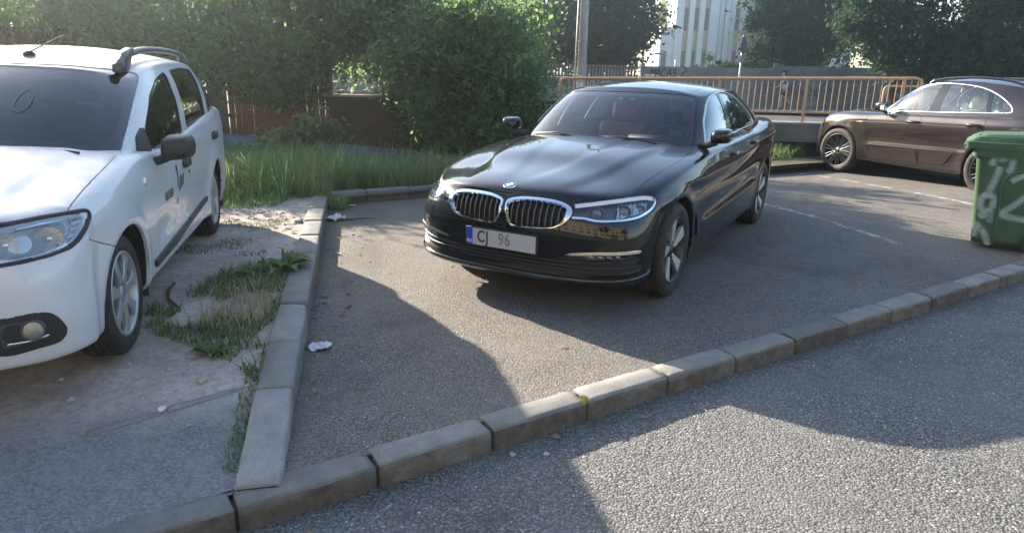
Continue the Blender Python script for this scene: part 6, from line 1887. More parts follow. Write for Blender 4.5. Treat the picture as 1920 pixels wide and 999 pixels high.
        # roof rail
        rl = empty('roof_rail', (-2.1, .60 * s, 1.45), 0, car)
        pts = spline([(-1.13, .61, 1.375), (-1.22, .607, 1.43), (-1.38, .604, 1.462), (-1.75, .60, 1.495), (-2.2, .597, 1.506), (-2.7, .592, 1.50), (-3.0, .588, 1.485), (-3.15, .585, 1.455)], 4)
        bm = bmesh.new(); rads = [.030] * 3 + [.022] * (len(pts) - 6) + [.024] * 3
        tube(bm, [Vector((p[0] + 2.1, (p[1] - .60) * s, p[2] - 1.45)) for p in pts], rads, 10); obj('rail_bar', bm, simple('grey_plastic', (.07, .072, .075), .45, 0, .12), rl)
        bm = bmesh.new(); prism(bm, rounded([(.98, -.10), (.97, -.05), (.84, .02), (.62, .058), (.70, -.0), (.78, -.08)], .03, 3), -.024, .024, Matrix(((1, 0, 0, 0), (0, 0, 1, 0), (0, 1, 0, 0), (0, 0, 0, 1)))); obj('rail_foot', bm, simple('grey_plastic', (.07, .072, .075), .45, 0, .12), rl, recalc=True)
        bm = bmesh.new(); prism(bm, rounded([(-1.06, -.10), (-1.06, .0), (-.90, .05), (-.80, .05), (-.90, -.06), (-.92, -.10)], .02, 3), -.024, .024, Matrix(((1, 0, 0, 0), (0, 0, 1, 0), (0, 1, 0, 0), (0, 0, 0, 1)))); obj('rail_foot', bm, simple('grey_plastic', (.07, .072, .075), .45, 0, .12), rl, recalc=True)
        for (x, z), dd in (((-1.42, .775), 0), ((-2.58, .85), 1)):
            p, n = lo.hit((x, z), 'side'); hd = empty('door_handle', (p.x, p.y * s, p.z), 0, doors[dd][0 if s > 0 else 1])
            bm = bmesh.new(); prism(bm, rounded([(-.10, -.028), (.08, -.032), (.10, .0), (.06, .034), (-.09, .03)], .02, 3), -.002, .022, Matrix(((1, 0, 0, 0), (0, 0, s, 0), (0, 1, 0, 0), (0, 0, 0, 1)))); obj('handle_shell', bm, black_plastic(), hd, recalc=True)
        p, n = lo.hit((-1.52, .70), 'side'); bm = bmesh.new(); lathe(bm, [(.016, 0), (.015, .003), (.001, .004)], 16, Matrix.Translation((p.x, p.y * s, p.z)) @ (Matrix.Identity(4) if s > 0 else Matrix.Rotation(math.pi, 4, 'Z'))); obj('door_lock', bm, black_plastic(), car)
        p, n = lo.hit((-.40, .80), 'side'); bm = bmesh.new(); lathe(bm, [(.024, -.002), (.022, .007), (.012, .010), (.001, .011)], 20, Matrix.Translation((p.x, p.y * s, p.z)) @ (Matrix.Identity(4) if s > 0 else Matrix.Rotation(math.pi, 4, 'Z'))); obj('side_repeater', bm, simple('clear_lens', (.7, .7, .68), .1, .4, .1, coat=1), car)
        md = [(-.50, .335), (-.52, .29), (-1.0, .297), (-1.44, .333), (-1.465, .372), (-1.0, .355)]
        md2 = [(-1.49, .377), (-1.47, .335), (-2.0, .368), (-2.15, .375), (-2.18, .41), (-2.02, .41)]
        for m_ in (md, md2):
            ring = rounded(m_, .012, 3); Q, N = lo.curve(ring, 'side', .0)
            bm = bmesh.new(); a = [bm.verts.new((q.x, (q.y - .01) * s, q.z)) for q in Q]; b = [bm.verts.new((q.x, (q.y + .014) * s, q.z)) for q in Q]
            bm.faces.new(b); [bm.faces.new((a[i], a[(i + 1) % len(a)], b[(i + 1) % len(a)], b[i])) for i in range(len(a))]
            obj('side_moulding', bm, simple('dark_green_plastic', (.030, .042, .040), .5, 0, .15), car, recalc=True, smooth=False)
        # lettering and emblem on the front door
        ink = simple('sign_ink', (.012, .016, .022), .5, 0, .1)
        t = text_mesh('REISSER', .072, 'lettering', ink, doors[0][0 if s > 0 else 1], 0, None, 'LEFT', xs=.82, bold=.0020)
        decal_side(t.data, lo, s, -.80 if s > 0 else -1.10, .640)
        shapes = [[(0, .13), (.035, .155), (.06, .10), (.065, .02), (.05, -.01), (.04, .03), (.035, .09), (.02, .115)], [(.075, -.03), (.10, -.03), (.14, .07), (.11, .07)], [(.125, -.02), (.15, -.02), (.185, .065), (.16, .065)], [(.175, -.005), (.205, -.005), (.235, .07), (.205, .07)], [(.02, -.07), (.05, -.06), (.055, -.10), (.03, -.105)]]
        for sh in shapes:
            bm = bmesh.new(); bm.faces.new([bm.verts.new((u, v, 0)) for u, v in sh]); bmesh.ops.triangulate(bm, faces=bm.faces)
            bmesh.ops.subdivide_edges(bm, edges=bm.edges, cuts=2); o = obj('emblem_mark', bm, ink, doors[0][0 if s > 0 else 1], smooth=False); decal_side(o.data, lo, s, -1.11 if s > 0 else -1.36, .645)
        arch_liner(car, 0, ZC, RC + .02, .83, .45, s, .2); arch_liner(car, XR, ZC, RC + .02, .83, .45, s, .2)
    # antenna, sticker, wipers
    an = empty('aerial', (-1.2, .12, 1.445), 0, car)
    bm = bmesh.new(); lathe(bm, [(.035, 0), (.03, .012), (.016, .022), (.001, .026)], 16, Matrix.Rotation(R(90), 4, 'X')); obj('aerial_foot', bm, black_plastic(), an, recalc=True)
    bm = bmesh.new(); tube(bm, [(0, 0, .015), (-.30, .10, .125)], [.005, .003], 6); obj('mast', bm, black_plastic(), an)
    st = [(.273 + .035 * math.cos(a), 1.207 + .052 * math.sin(a)) for a in np.linspace(0, 2 * math.pi, 24)[:-1]]
    Q, N = ca.curve(st, 'front', .002); bm = bmesh.new(); ribbon(bm, Q, N, [(-.002, -.001), (.002, -.001), (.002, .001), (-.002, .001)], True); obj('screen_sticker', bm, simple('faded_sticker', (.10, .12, .14), .6, 0, .1), car)
    for y0, y1, x0 in ((.60, .0, -.33), (-.05, -.60, -.26)):
        bm = bmesh.new(); tube(bm, [(x0 + .02, y0, .965), (x0 - .03, (y0 + y1) / 2, 1.0), (x0 - .03, y1, 1.0)], .008, 6); obj('wiper', bm, black_plastic(), car)
    chassis(car, lo, lambda c: (c.y > .45 and min(math.hypot(c.x, c.z - ZC), math.hypot(c.x - XR, c.z - ZC)) < .37) or (c.z > .80 and -3.5 < c.x < -.40) or (c.x > .35 and .27 < c.z < .82) or c.z < .25, lo=(-3.3, -.66, .18), hi=(.5, .66, .32))
    fab = simple('seat_fabric', (.03, .032, .036), .85, 0, .2, 60, .2)
    for y in (.36, -.36): seat(car, (-1.55, y, .36), fab)
    seat(car, (-2.40, .33, .38), fab, name='rear_seat'); seat(car, (-2.40, -.33, .38), fab, name='rear_seat')
    bm = bmesh.new(); prism(bm, spline([(-.45, .92), (-.62, .965), (-.80, .955), (-.92, .88), (-.90, .7), (-.75, .55), (-.5, .55)], 3), -.70, .70, Matrix(((1, 0, 0, 0), (0, 0, 1, 0), (0, 1, 0, 0), (0, 0, 0, 1)))); obj('dashboard', bm, simple('dark_grey_plastic', (.055, .06, .068), .4, 0, .15), car, recalc=True)
    sw = empty('steering_wheel', (-1.02, .36, .93), 0, car); TM = Matrix.Rotation(R(-28), 4, 'Y')
    bm = bmesh.new(); tube(bm, [TM @ Vector((0, .185 * math.cos(a), .185 * math.sin(a))) for a in np.linspace(0, 2 * math.pi, 40)], .016, 8, False); obj('rim', bm, black_plastic(), sw)
    bm = bmesh.new(); box(bm, (0, -.17, -.03), (.03, .17, .02), TM, 0, .01); obj('boss', bm, black_plastic(), sw)
    bm = bmesh.new(); box(bm, (-3.47, -.66, 1.055), (-2.72, .66, 1.075)); box(bm, (-3.40, -.64, 1.0745), (-3.28, .64, 1.18)); obj('rear_light_blind', bm, black_plastic(), car, smooth=False)  # dark boxes added to hide a bright strip by the rear window
    bm = bmesh.new(); box(bm, (-1.14, -.12, 1.27), (-1.10, .12, 1.34), None, 0, .015); obj('rear_view_mirror', bm, black_plastic(), car)
    cap = simple('hubcap_silver', (.36, .37, .38), .38, .5, .08, 20)
    wm = WHEEL_MATS(lip=cap, hub=cap)
    sp = [(.05, -.030), (.10, -.024), (.16, -.030), (.196, -.050), (.203, -.02), (.204, .02), (.199, .045), (.16, .022), (.10, .024), (.05, .030)]
    for x, y in ((0, .728), (XR, .725)):
        for s in (1, -1): make_wheel(car, (x, y * s, .305), s, .305, .185, .205, [dict(poly=sp, n=7, phase=.3, y0=-.004, y1=.0, thick=.02, mat=cap, bow=.006, bev=.005)], wm, nut=0, dish=.012)
    return car
estate = build_estate()
# ---------------------------------------------------------------- brown sport utility car
def suv_z(z): return z if z < .45 else .45 + (z - .45) * 1.07

def suv_body():
    X = [.40, .12, -.22, -.55, -.95, -1.4, -1.85, -2.2, -2.5, -2.807, -3.1, -3.35]
    W = [.912, .945, .952, .945, .942, .942, .945, .950, .960, .962, .950, .92]
    z5 = [.82, .86, .885, .90, .91, .92, .93, .94, .95, .955, .96, .96]
    z7 = [.945, 1.005, 1.03, 1.035, 1.045, 1.05, 1.06, 1.07, 1.085, 1.10, 1.12, 1.13]
    i7 = [.11, .11, .11, .10, .085, .075, .075, .08, .09, .10, .10, .10]
    zs = [.22, .265, .40, .56, .73]
    ins = [.16, .06, .035, .030, .010]
    nose = [([0.725, 0.712, 0.623, 0.501, 0.392], [0, .32, .58, .74, .79], [.24] * 5),
            ([0.818, 0.800, 0.703, 0.551, 0.417], [0, .34, .64, .81, .88], [.27] * 5),
            ([0.856, 0.833, 0.730, 0.576, 0.434], [0, .34, .65, .83, .905], [.40] * 5),
            ([0.860, 0.837, 0.734, 0.576, 0.434], [0, .34, .65, .835, .908], [.55] * 5),
            ([0.837, 0.814, 0.712, 0.559, 0.426], [0, .34, .65, .83, .905], [.70] * 5),
            ([0.800, 0.777, 0.676, 0.526, 0.409], [0, .33, .63, .815, .90], [.81] * 5),
            ([0.753, 0.726, 0.623, 0.484, 0.384], [0, .32, .60, .78, .87], [.875] * 5),
            ([0.679, 0.657, 0.561, 0.434, 0.351], [0, .29, .55, .72, .815], [.925, .922, .915, .91, .915])]
    tail = [([-3.45, -3.55, -3.62, -3.65, -3.66], [.74, .62, .46, .25, 0], .28),
            ([-3.52, -3.65, -3.72, -3.76, -3.77], [.84, .72, .53, .3, 0], .32),
            ([-3.52, -3.65, -3.73, -3.77, -3.78], [.87, .74, .55, .3, 0], .42),
            ([-3.52, -3.65, -3.73, -3.77, -3.78], [.88, .75, .56, .3, 0], .58),
            ([-3.51, -3.63, -3.71, -3.75, -3.76], [.88, .75, .56, .3, 0], .75),
            ([-3.50, -3.61, -3.69, -3.73, -3.74], [.88, .75, .56, .3, 0], .96),
            ([-3.49, -3.60, -3.66, -3.70, -3.71], [.86, .74, .54, .3, 0], 1.06),
            ([-3.46, -3.56, -3.62, -3.66, -3.67], [.82, .71, .52, .3, 0], 1.13)]
    levels = []
    for k in range(8):
        row = [(x, y, z) for x, y, z in zip(*nose[k])]
        for i, x in enumerate(X):
            if k <= 4: row.append((x, W[i] - ins[k], zs[k]))
            elif k == 5: row.append((x, W[i], z5[i]))
            elif k == 6: row.append((x, W[i] - .32 * i7[i], lerp(z5[i], z7[i], .62)))
            else: row.append((x, W[i] - i7[i], z7[i]))
        tx, ty, tz = tail[k]
        row += [(x, y, tz) for x, y in zip(tx, ty)]
        levels.append(row)
    def deck(j, e, fr):
        crown = itp(e[0], [-3.4, -.9, -.5, 0, .4], [.03, .05, .07, .06, .05])
        return (e[0], e[1] * fr, e[2] + crown * (1 - fr ** 2.2))
    levels = [[(x, y, suv_z(z)) for x, y, z in r] for r in levels]
    V, F, cr = band_cage(levels, {'nf': 4, 'nr': 4, 'fn': deck}, {5: .2, 1: .3})
    return subdiv(V, F, cr, 3)

def suv_cabin():
    base = [(-.42, 0, 1.06), (-.45, .32, 1.055), (-.53, .60, 1.04), (-.68, .80, 1.015),
            (-1.0, .860, 1.02), (-1.4, .872, 1.025), (-1.8, .872, 1.035), (-2.2, .866, 1.045), (-2.6, .850, 1.06), (-2.95, .825, 1.08),
            (-3.30, .76, 1.10), (-3.44, .58, 1.11), (-3.50, .32, 1.11), (-3.51, 0, 1.11)]
    top = [(-1.25, 0, 1.565), (-1.265, .25, 1.56), (-1.31, .46, 1.545), (-1.40, .60, 1.515),
           (-1.55, .632, 1.535), (-1.72, .642, 1.545), (-1.95, .644, 1.55), (-2.25, .632, 1.54), (-2.55, .612, 1.515), (-2.78, .585, 1.48),
           (-2.92, .53, 1.455), (-2.98, .40, 1.475), (-3.01, .22, 1.49), (-3.02, 0, 1.495)]
    levels = []
    for t, bul in ((0, 0), (.12, .014), (.42, .042), (.74, .040), (.93, .014), (1, -.012)):
        row = []
        for j, (b, c) in enumerate(zip(base, top)):
            p = Vector(b).lerp(Vector(c), t)
            if 3 <= j <= 10: p.y += bul * (1 if 4 <= j <= 9 else .6)
            if j <= 3: p.x += bul * .5 * (1 if j < 3 else .5); p.z += bul * .5 * (1 if j < 3 else .5)
            if j >= 10: p.x -= bul * .8; p.z += bul * .6
            row.append(tuple(p) if abs(p.y) > 1e-6 else (p.x, 0, p.z))
        levels.append(row)
    def roof(j, e, fr):
        zc = suv_z(itp(e[0], [-3.02, -2.6, -2.2, -1.9, -1.5, -1.25], [1.495, 1.57, 1.612, 1.62, 1.60, 1.567]))
        return (e[0], e[1] * fr, e[2] + max(0, zc - e[2]) * (1 - fr ** 2.4))
    levels = [[(x, y, suv_z(z)) for x, y, z in r] for r in levels]
    V, F, cr = band_cage(levels, {'nf': 3, 'nr': 3, 'fn': roof}, {})
    return subdiv(V, F, cr, 3)
#BUILD
def build_suv():
    car = empty('parked_car', (6.78, 13.08, -.12), 1.97)
    tag(car, 'dark brown metallic sport utility car seen from its left flank beside the green bin', 'car')
    body_m = paint('brown_paint', (.0225, .0155, .0185), .45, .34, 1.0, .08, (.3, .26, .22), flake=.05, spec=.3)
    RC, ZC, XR = .432, .372, -2.807
    def ss(x, a, b):
        t = min(1, max(0, (x - a) / (b - a))); return t * t * (3 - 2 * t)
    def disp(c, n):
        if c.y > .6 and c.z < 1.05:
            for cx in (0, XR):
                r = math.hypot(c.x - cx, c.z - ZC)
                c.y += .016 * math.exp(-((r - .44) / .07) ** 2)
            fade = ss(c.x, -2.5, -2.2) * (1 - ss(c.x, -.75, -.5))
            s = c.z - itp(c.x, [-2.5, -.5], [.575, .53])
            c.y += fade * (.014 * math.exp(-(s / .035) ** 2) - .016 * math.exp(-((s + .13) / .10) ** 2) - .010 * math.exp(-((s - .16) / .10) ** 2))
        return c
    lo = Shell(*suv_body(), disp=disp)
    D40 = diag(40)
    hood = [(.90, -.05), (.74, -.001), (.70, .25), (.60, .5), (.45, .68), (.30, .74), (0, .765), (-.3, .78), (-.52, .76), (-.60, .70), (-.55, .5), (-.47, .2), (-.45, -.05)]
    lo.imprint(hood, 'top', lambda c: c.z > .85, 1)
    lo.imprint(rounded(pr([(.66, .56, .88), (.52, .72, .955), (.30, .84, .97), (.22, .90, .93), (.34, .88, .86), (.55, .76, .82)], D40), .02, 3), D40, lambda c: c.x > 0 and c.y > .3, 2, only={0, 1})
    lo.imprint(rounded([(-.05, .45), (.45, .45), (.55, .62), (.48, .78), (-.05, .80)], .03, 3), 'front', lambda c: c.x > .4, 3, only={0})
    fd = rounded([(-.62, 1.4), (-.545, 1.06), (-.56, .96), (-.577, .68), (-.615, .36), (-.66, .285), (-1.60, .285), (-1.645, .36), (-1.60, .568), (-1.60, .775), (-1.595, .98), (-1.54, 1.10), (-1.52, 1.4)], .05, 3)
    rd = rounded([(-1.52, 1.4), (-1.54, 1.10), (-1.595, .98), (-1.60, .775), (-1.60, .568), (-1.645, .36), (-1.60, .285), (-2.28, .285), (-2.36, .38), (-2.38, .55), (-2.50, .70), (-2.60, .92), (-2.62, 1.08), (-2.56, 1.4)], .05, 3)
    hole = [(-.62, -.05), (-.68, .4), (-.76, .62), (-.88, .76), (-1.1, .80), (-2.7, .79), (-3.15, .72), (-3.38, .5), (-3.42, -.05)]
    bump_ = [(.40, 1.0), (.42, .92), (.30, .80), (.36, .70), (.25, .05), (1.3, .05), (1.3, 1.0)]
    rbump = rounded([(-3.45, .62), (-4.2, .62), (-4.2, .05), (-3.15, .05), (-3.2, .5)], .03, 3)
    cut_common(lo, RC, ZC, XR, fd, rd, hole, bump_, rbump, hood, (7, 8, 9))
    bl1 = rounded([(-.655, .50), (-1.575, .535), (-1.62, .34), (-.74, .325)], .03, 3)
    bl2 = rounded([(-1.615, .535), (-2.20, .56), (-2.14, .46), (-2.07, .365), (-1.67, .34)], .03, 3)
    lo.imprint(rounded([(-3.42, .88), (-4.2, .86), (-4.2, 1.04), (-3.48, 1.02)], .03, 3), 'side', lambda c: c.y > .3, 10, only={0})
    def P(name, g, mat, center=True, **k):
        if center: return panel_obj(name, lo.panel(g, True, **k), mat, car)
        return [panel_obj(name, lo.panel(g, False, s, **k), mat, car) for s in (1, -1)]
    P('bonnet', 1, body_m, depth=.02); P('front_bumper', 9, body_m); P('rear_bumper', 11, body_m); P('body', 0, body_m)
    P('grille', 3, black_plastic(), gap=.002, depth=-.03, offset=-.03)
    P('tail_light', 10, simple('red_lens', (.35, .01, .012), .1, 0, .1, coat=.8), False)
    doors = [P('door', 7, body_m, False, gap=.004), P('door', 8, body_m, False, gap=.004)]
    for s in (1, -1):
        h = empty('headlight', (.4, .75 * s, .9), 0, car); IM = Matrix.Translation((-.4, -.75 * s, -.9))
        bm = lo.panel(2, False, s, gap=.002, depth=.004); bm.transform(IM); panel_obj('lens_cover', bm, lens_clear(), h)
        bm = lo.panel(2, False, s, gap=.002, depth=-.03, offset=-.035); bm.transform(IM); panel_obj('housing', bm, simple('lamp_housing', (.06, .062, .066), .3, .4, .1), h)
        p, n = lo.hit(PROJ[D40](Vector((.48, .76, .90))), D40); p = p - n * .02; p.y *= s
        bm = bmesh.new(); lathe(bm, [(.05, 0), (.045, -.01), (.03, .0), (.001, .006)], 24, Matrix.Translation(p) @ Vector((.93, .36 * s, .05)).normalized().to_track_quat('Y', 'Z').to_matrix().to_4x4()); bm.transform(IM); obj('projector_lens', bm, lamp_silver(), h)
    ca = Shell(*suv_cabin())
    ca.imprint(rounded([(-.05, 1.63), (.30, 1.622), (.52, 1.60), (.60, 1.56), (.66, 1.44), (.76, 1.20), (.80, 1.06), (.75, 1.0), (-.05, 1.0)], .03, 2), 'front', lambda c: c.x > -1.7, 1)
    ca.imprint(rounded([(-.05, 1.60), (.30, 1.592), (.50, 1.565), (.60, 1.45), (.71, 1.20), (.70, 1.13), (.5, 1.11), (-.05, 1.11)], .04, 3), 'front', lambda c: c.x > -1.7, 2, only={1})
    dlo = spline([(-.80, 1.122), (-.90, 1.22), (-1.04, 1.385), (-1.19, 1.495), (-1.33, 1.552), (-1.50, 1.585), (-1.764, 1.597), (-2.098, 1.577), (-2.366, 1.53), (-2.605, 1.438), (-2.788, 1.330), (-2.86, 1.265)], 3) + spline([(-2.875, 1.225), (-2.83, 1.205), (-2.578, 1.190), (-1.796, 1.155), (-1.108, 1.134), (-.84, 1.122)], 3)
    ca.imprint(dlo, 'side', lambda c: c.y > .35, 3)
    ca.imprint([(-1.675, 1.7), (-1.60, 1.08), (-1.79, 1.08), (-1.80, 1.7)], 'side', lambda c: c.y > .35, 4, only={3})
    ca.imprint([(-2.36, 1.7), (-2.55, 1.10), (-2.62, 1.10), (-2.43, 1.7)], 'side', lambda c: c.y > .35, 14, only={3})
    ca.imprint([(-1.01, 1.42), (-.90, 1.10), (-.94, 1.10), (-1.06, 1.42)], 'side', lambda c: c.y > .35, 15, only={3})
    ca.imprint([(-.93, 1.05), (-1.05, 1.42), (-1.3, 1.7), (-1.675, 1.7), (-1.60, 1.05)], 'side', lambda c: c.y > .35, 5, only={3})
    ca.imprint([(-1.79, 1.05), (-1.80, 1.7), (-2.36, 1.7), (-2.55, 1.05)], 'side', lambda c: c.y > .35, 6, only={3})
    ca.imprint([(-2.62, 1.05), (-2.43, 1.7), (-3, 1.7), (-3, 1.05)], 'side', lambda c: c.y > .35, 7, only={3})
    PDIR['front'] = Vector((-1, 0, 0)); ca.imprint(rounded([(-.05, 1.50), (.44, 1.46), (.60, 1.20), (-.05, 1.19)], .04, 3), 'front', lambda c: c.x < -2.8, 8, only={0}); PDIR['front'] = Vector((1, 0, 0))
    def Q_(name, g, mat, center=True, **k):
        if center: return panel_obj(name, ca.panel(g, True, **k), mat, car)
        return [panel_obj(name, ca.panel(g, False, s, **k), mat, car) for s in (1, -1)]
    gs = glass('suv_side_glass', (.80, .90, .90), 1.52, k=2.6)
    Q_('roof', 0, body_m, depth=.03)
    Q_('windscreen_border', 1, black_gloss(), gap=.001, depth=.004, offset=-.003); Q_('windscreen', 2, glass('suv_windscreen_glass', (.85, .90, .9)), gap=0, depth=0, offset=-.003)
    for g in (4, 14, 15): Q_('window_pillar', g, black_gloss(), False, gap=.001, depth=.01, offset=-.002)
    Q_('quarter_light', 3, gs, False, gap=0, depth=0, offset=-.006)
    for g, nm in ((5, 'window'), (6, 'window'), (7, 'quarter_window')): Q_(nm, g, gs, False, gap=0, depth=0, offset=-.006)
    Q_('rear_window', 8, gs, gap=0, depth=0, offset=-.004)
    for s in (1, -1):
        Pp, N = ca.curve(dlo, 'side', .001)
        bm = bmesh.new(); ribbon(bm, [Vector((p.x, p.y * s, p.z)) for p in Pp], [Vector((n.x, n.y * s, n.z)) for n in N], [(-.010, -.006), (.010, -.006), (.009, .004), (-.009, .004)], True)
        obj('window_trim', bm, simple('bright_trim', (.80, .80, .79), .28, 1.0, .03), car, recalc=True)
        mirror_housing(car, s, (black_gloss(), black_gloss()), (-.84, .875, 1.145), (.16, .17, .17))
        for (x, z), dd in (((-1.45, .975), 0), ((-2.44, 1.0), 1)):
            p, n = lo.hit((x, z), 'side'); hd = empty('door_handle', (p.x, p.y * s, p.z), 0, doors[dd][0 if s > 0 else 1])
            bm = bmesh.new(); prism(bm, rounded([(-.12, -.022), (.12, -.026), (.125, .012), (.10, .026), (-.11, .026)], .02, 3), -.002, .004, Matrix(((1, 0, 0, 0), (0, 0, s, 0), (0, 1, 0, 0), (0, 0, 0, 1)))); obj('recess', bm, black_plastic(), hd, recalc=True)
            bm = bmesh.new(); tube(bm, [(.125, .0, .004), (.10, .026 * s, .008), (0, .034 * s, .008), (-.10, .026 * s, .008), (-.125, 0, .004)], [.012, .016, .017, .016, .012], 8); obj('grip', bm, body_m, hd)
        for b_, dd in ((bl1, 0), (bl2, 1)):
            Q, N = lo.curve(b_, 'side', 0); bm = bmesh.new(); a = [bm.verts.new((q.x, (q.y - .01) * s, q.z)) for q in Q]
            cx = sum(q.x for q in Q) / len(Q); cz = sum(q.z for q in Q) / len(Q)
            b2 = [bm.verts.new((q.x + (cx - q.x) * .02, (q.y + .006) * s, q.z + (cz - q.z) * .10)) for q in Q]
            bm.faces.new(b2); [bm.faces.new((a[i], a[(i + 1) % len(a)], b2[(i + 1) % len(a)], b2[i])) for i in range(len(a))]
            obj('side_blade', bm, paint('brown_satin', (.020, .015, .015), .5, .42, .3), doors[dd][0 if s > 0 else 1], recalc=True, smooth=False)
        t = text_mesh('diesel', .05, 'lettering', chrome(), car, 0, None, 'LEFT', xs=1.2); decal_side(t.data, lo, s, -.34 if s > 0 else -.52, .925, .002)
        Q, N = lo.curve([(-.27, .945), (-.55, .968), (-.56, .952), (-.30, .935)], 'side', .002); bm = bmesh.new(); bm.faces.new([bm.verts.new((q.x, q.y * s, q.z)) for q in Q]); obj('vent_trim', bm, black_gloss(), car, smooth=False, recalc=True)
        rl = empty('roof_rail', (-2.0, .55 * s, 1.66), 0, car)
        pts = spline([(-1.32, .55, 1.585), (-1.42, .55, 1.635), (-1.65, .55, 1.675), (-2.1, .545, 1.69), (-2.5, .53, 1.665), (-2.8, .51, 1.60), (-2.88, .505, 1.56)], 4)
        bm = bmesh.new(); tube(bm, [Vector((p[0] + 2.0, (p[1] - .55) * s, p[2] - 1.66)) for p in pts], .018, 8); obj('rail_bar', bm, black_gloss(), rl)
        bm = bmesh.new(); prism(bm, [(.66, -.06), (.60, -.06), (.55, .0), (.62, .0)], -.015, .015, Matrix(((1, 0, 0, 0), (0, 0, 1, 0), (0, 1, 0, 0), (0, 0, 0, 1)))); obj('rail_foot', bm, black_gloss(), rl, recalc=True)
        arch_liner(car, 0, ZC, RC + .02, .91, .5, s, .2); arch_liner(car, XR, ZC, RC + .02, .92, .5, s, .2)
    chassis(car, lo, lambda c: (c.y > .5 and min(math.hypot(c.x, c.z - ZC), math.hypot(c.x - XR, c.z - ZC)) < .43) or (c.z > .95 and -3.5 < c.x < -.55) or (c.x > .2 and .42 < c.z < 1.0) or c.z < .28, lo=(-3.4, -.74, .22), hi=(.5, .74, .36))
    hide = simple('beige_leather', (.55, .48, .35), .55, 0, .12, 40, .1)
    for y in (.40, -.40): seat(car, (-1.62, y, .52), hide)
    seat(car, (-2.45, .36, .56), hide, name='rear_seat'); seat(car, (-2.45, -.36, .56), hide, name='rear_seat')
    bm = bmesh.new(); prism(bm, spline([(-.62, 1.03), (-.80, 1.10), (-1.02, 1.09), (-1.12, 1.0), (-1.1, .8), (-.9, .7), (-.6, .7)], 3), -.78, .78, Matrix(((1, 0, 0, 0), (0, 0, 1, 0), (0, 1, 0, 0), (0, 0, 0, 1)))); obj('dashboard', bm, black_plastic(), car, recalc=True)
    sw = empty('steering_wheel', (-1.22, .40, 1.06), 0, car); TM = Matrix.Rotation(R(-24), 4, 'Y')
    bm = bmesh.new(); tube(bm, [TM @ Vector((0, .185 * math.cos(a), .185 * math.sin(a))) for a in np.linspace(0, 2 * math.pi, 40)], .016, 8, False); obj('rim', bm, black_plastic(), sw)
    bm = bmesh.new(); box(bm, (0, -.17, -.03), (.03, .17, .02), TM, 0, .01); obj('boss', bm, black_plastic(), sw)
    bm = bmesh.new(); box(bm, (-1.34, -.12, 1.46), (-1.30, .12, 1.53), None, 0, .015); obj('rear_view_mirror', bm, black_plastic(), car)
    wm = WHEEL_MATS(lip=dark_alloy(), hub=simple('machined_alloy', (.10, .10, .10), .35, .8, .06, 20))
    def spk(t0, t1): return [(.05, t0 * .25 - .004), (.14, t0 * .7 - .0035), (.283, t0 - .005), (.284, t0 + .005), (.14, t0 * .7 + .0035), (.05, t0 * .25 + .004)]
    spokes = []
    for t in (-.030, .030):
        spokes.append(dict(poly=spk(t, 0), n=10, phase=R(9), y0=-.012, y1=.004, thick=.03, mat=wm['hub'], bev=.0025))
    for x, y in ((0, .815), (XR, .82)):
        for s in (1, -1): make_wheel(car, (x, y * s, .372), s, .402, .245, .290, spokes, wm)
    return car
suv = build_suv()
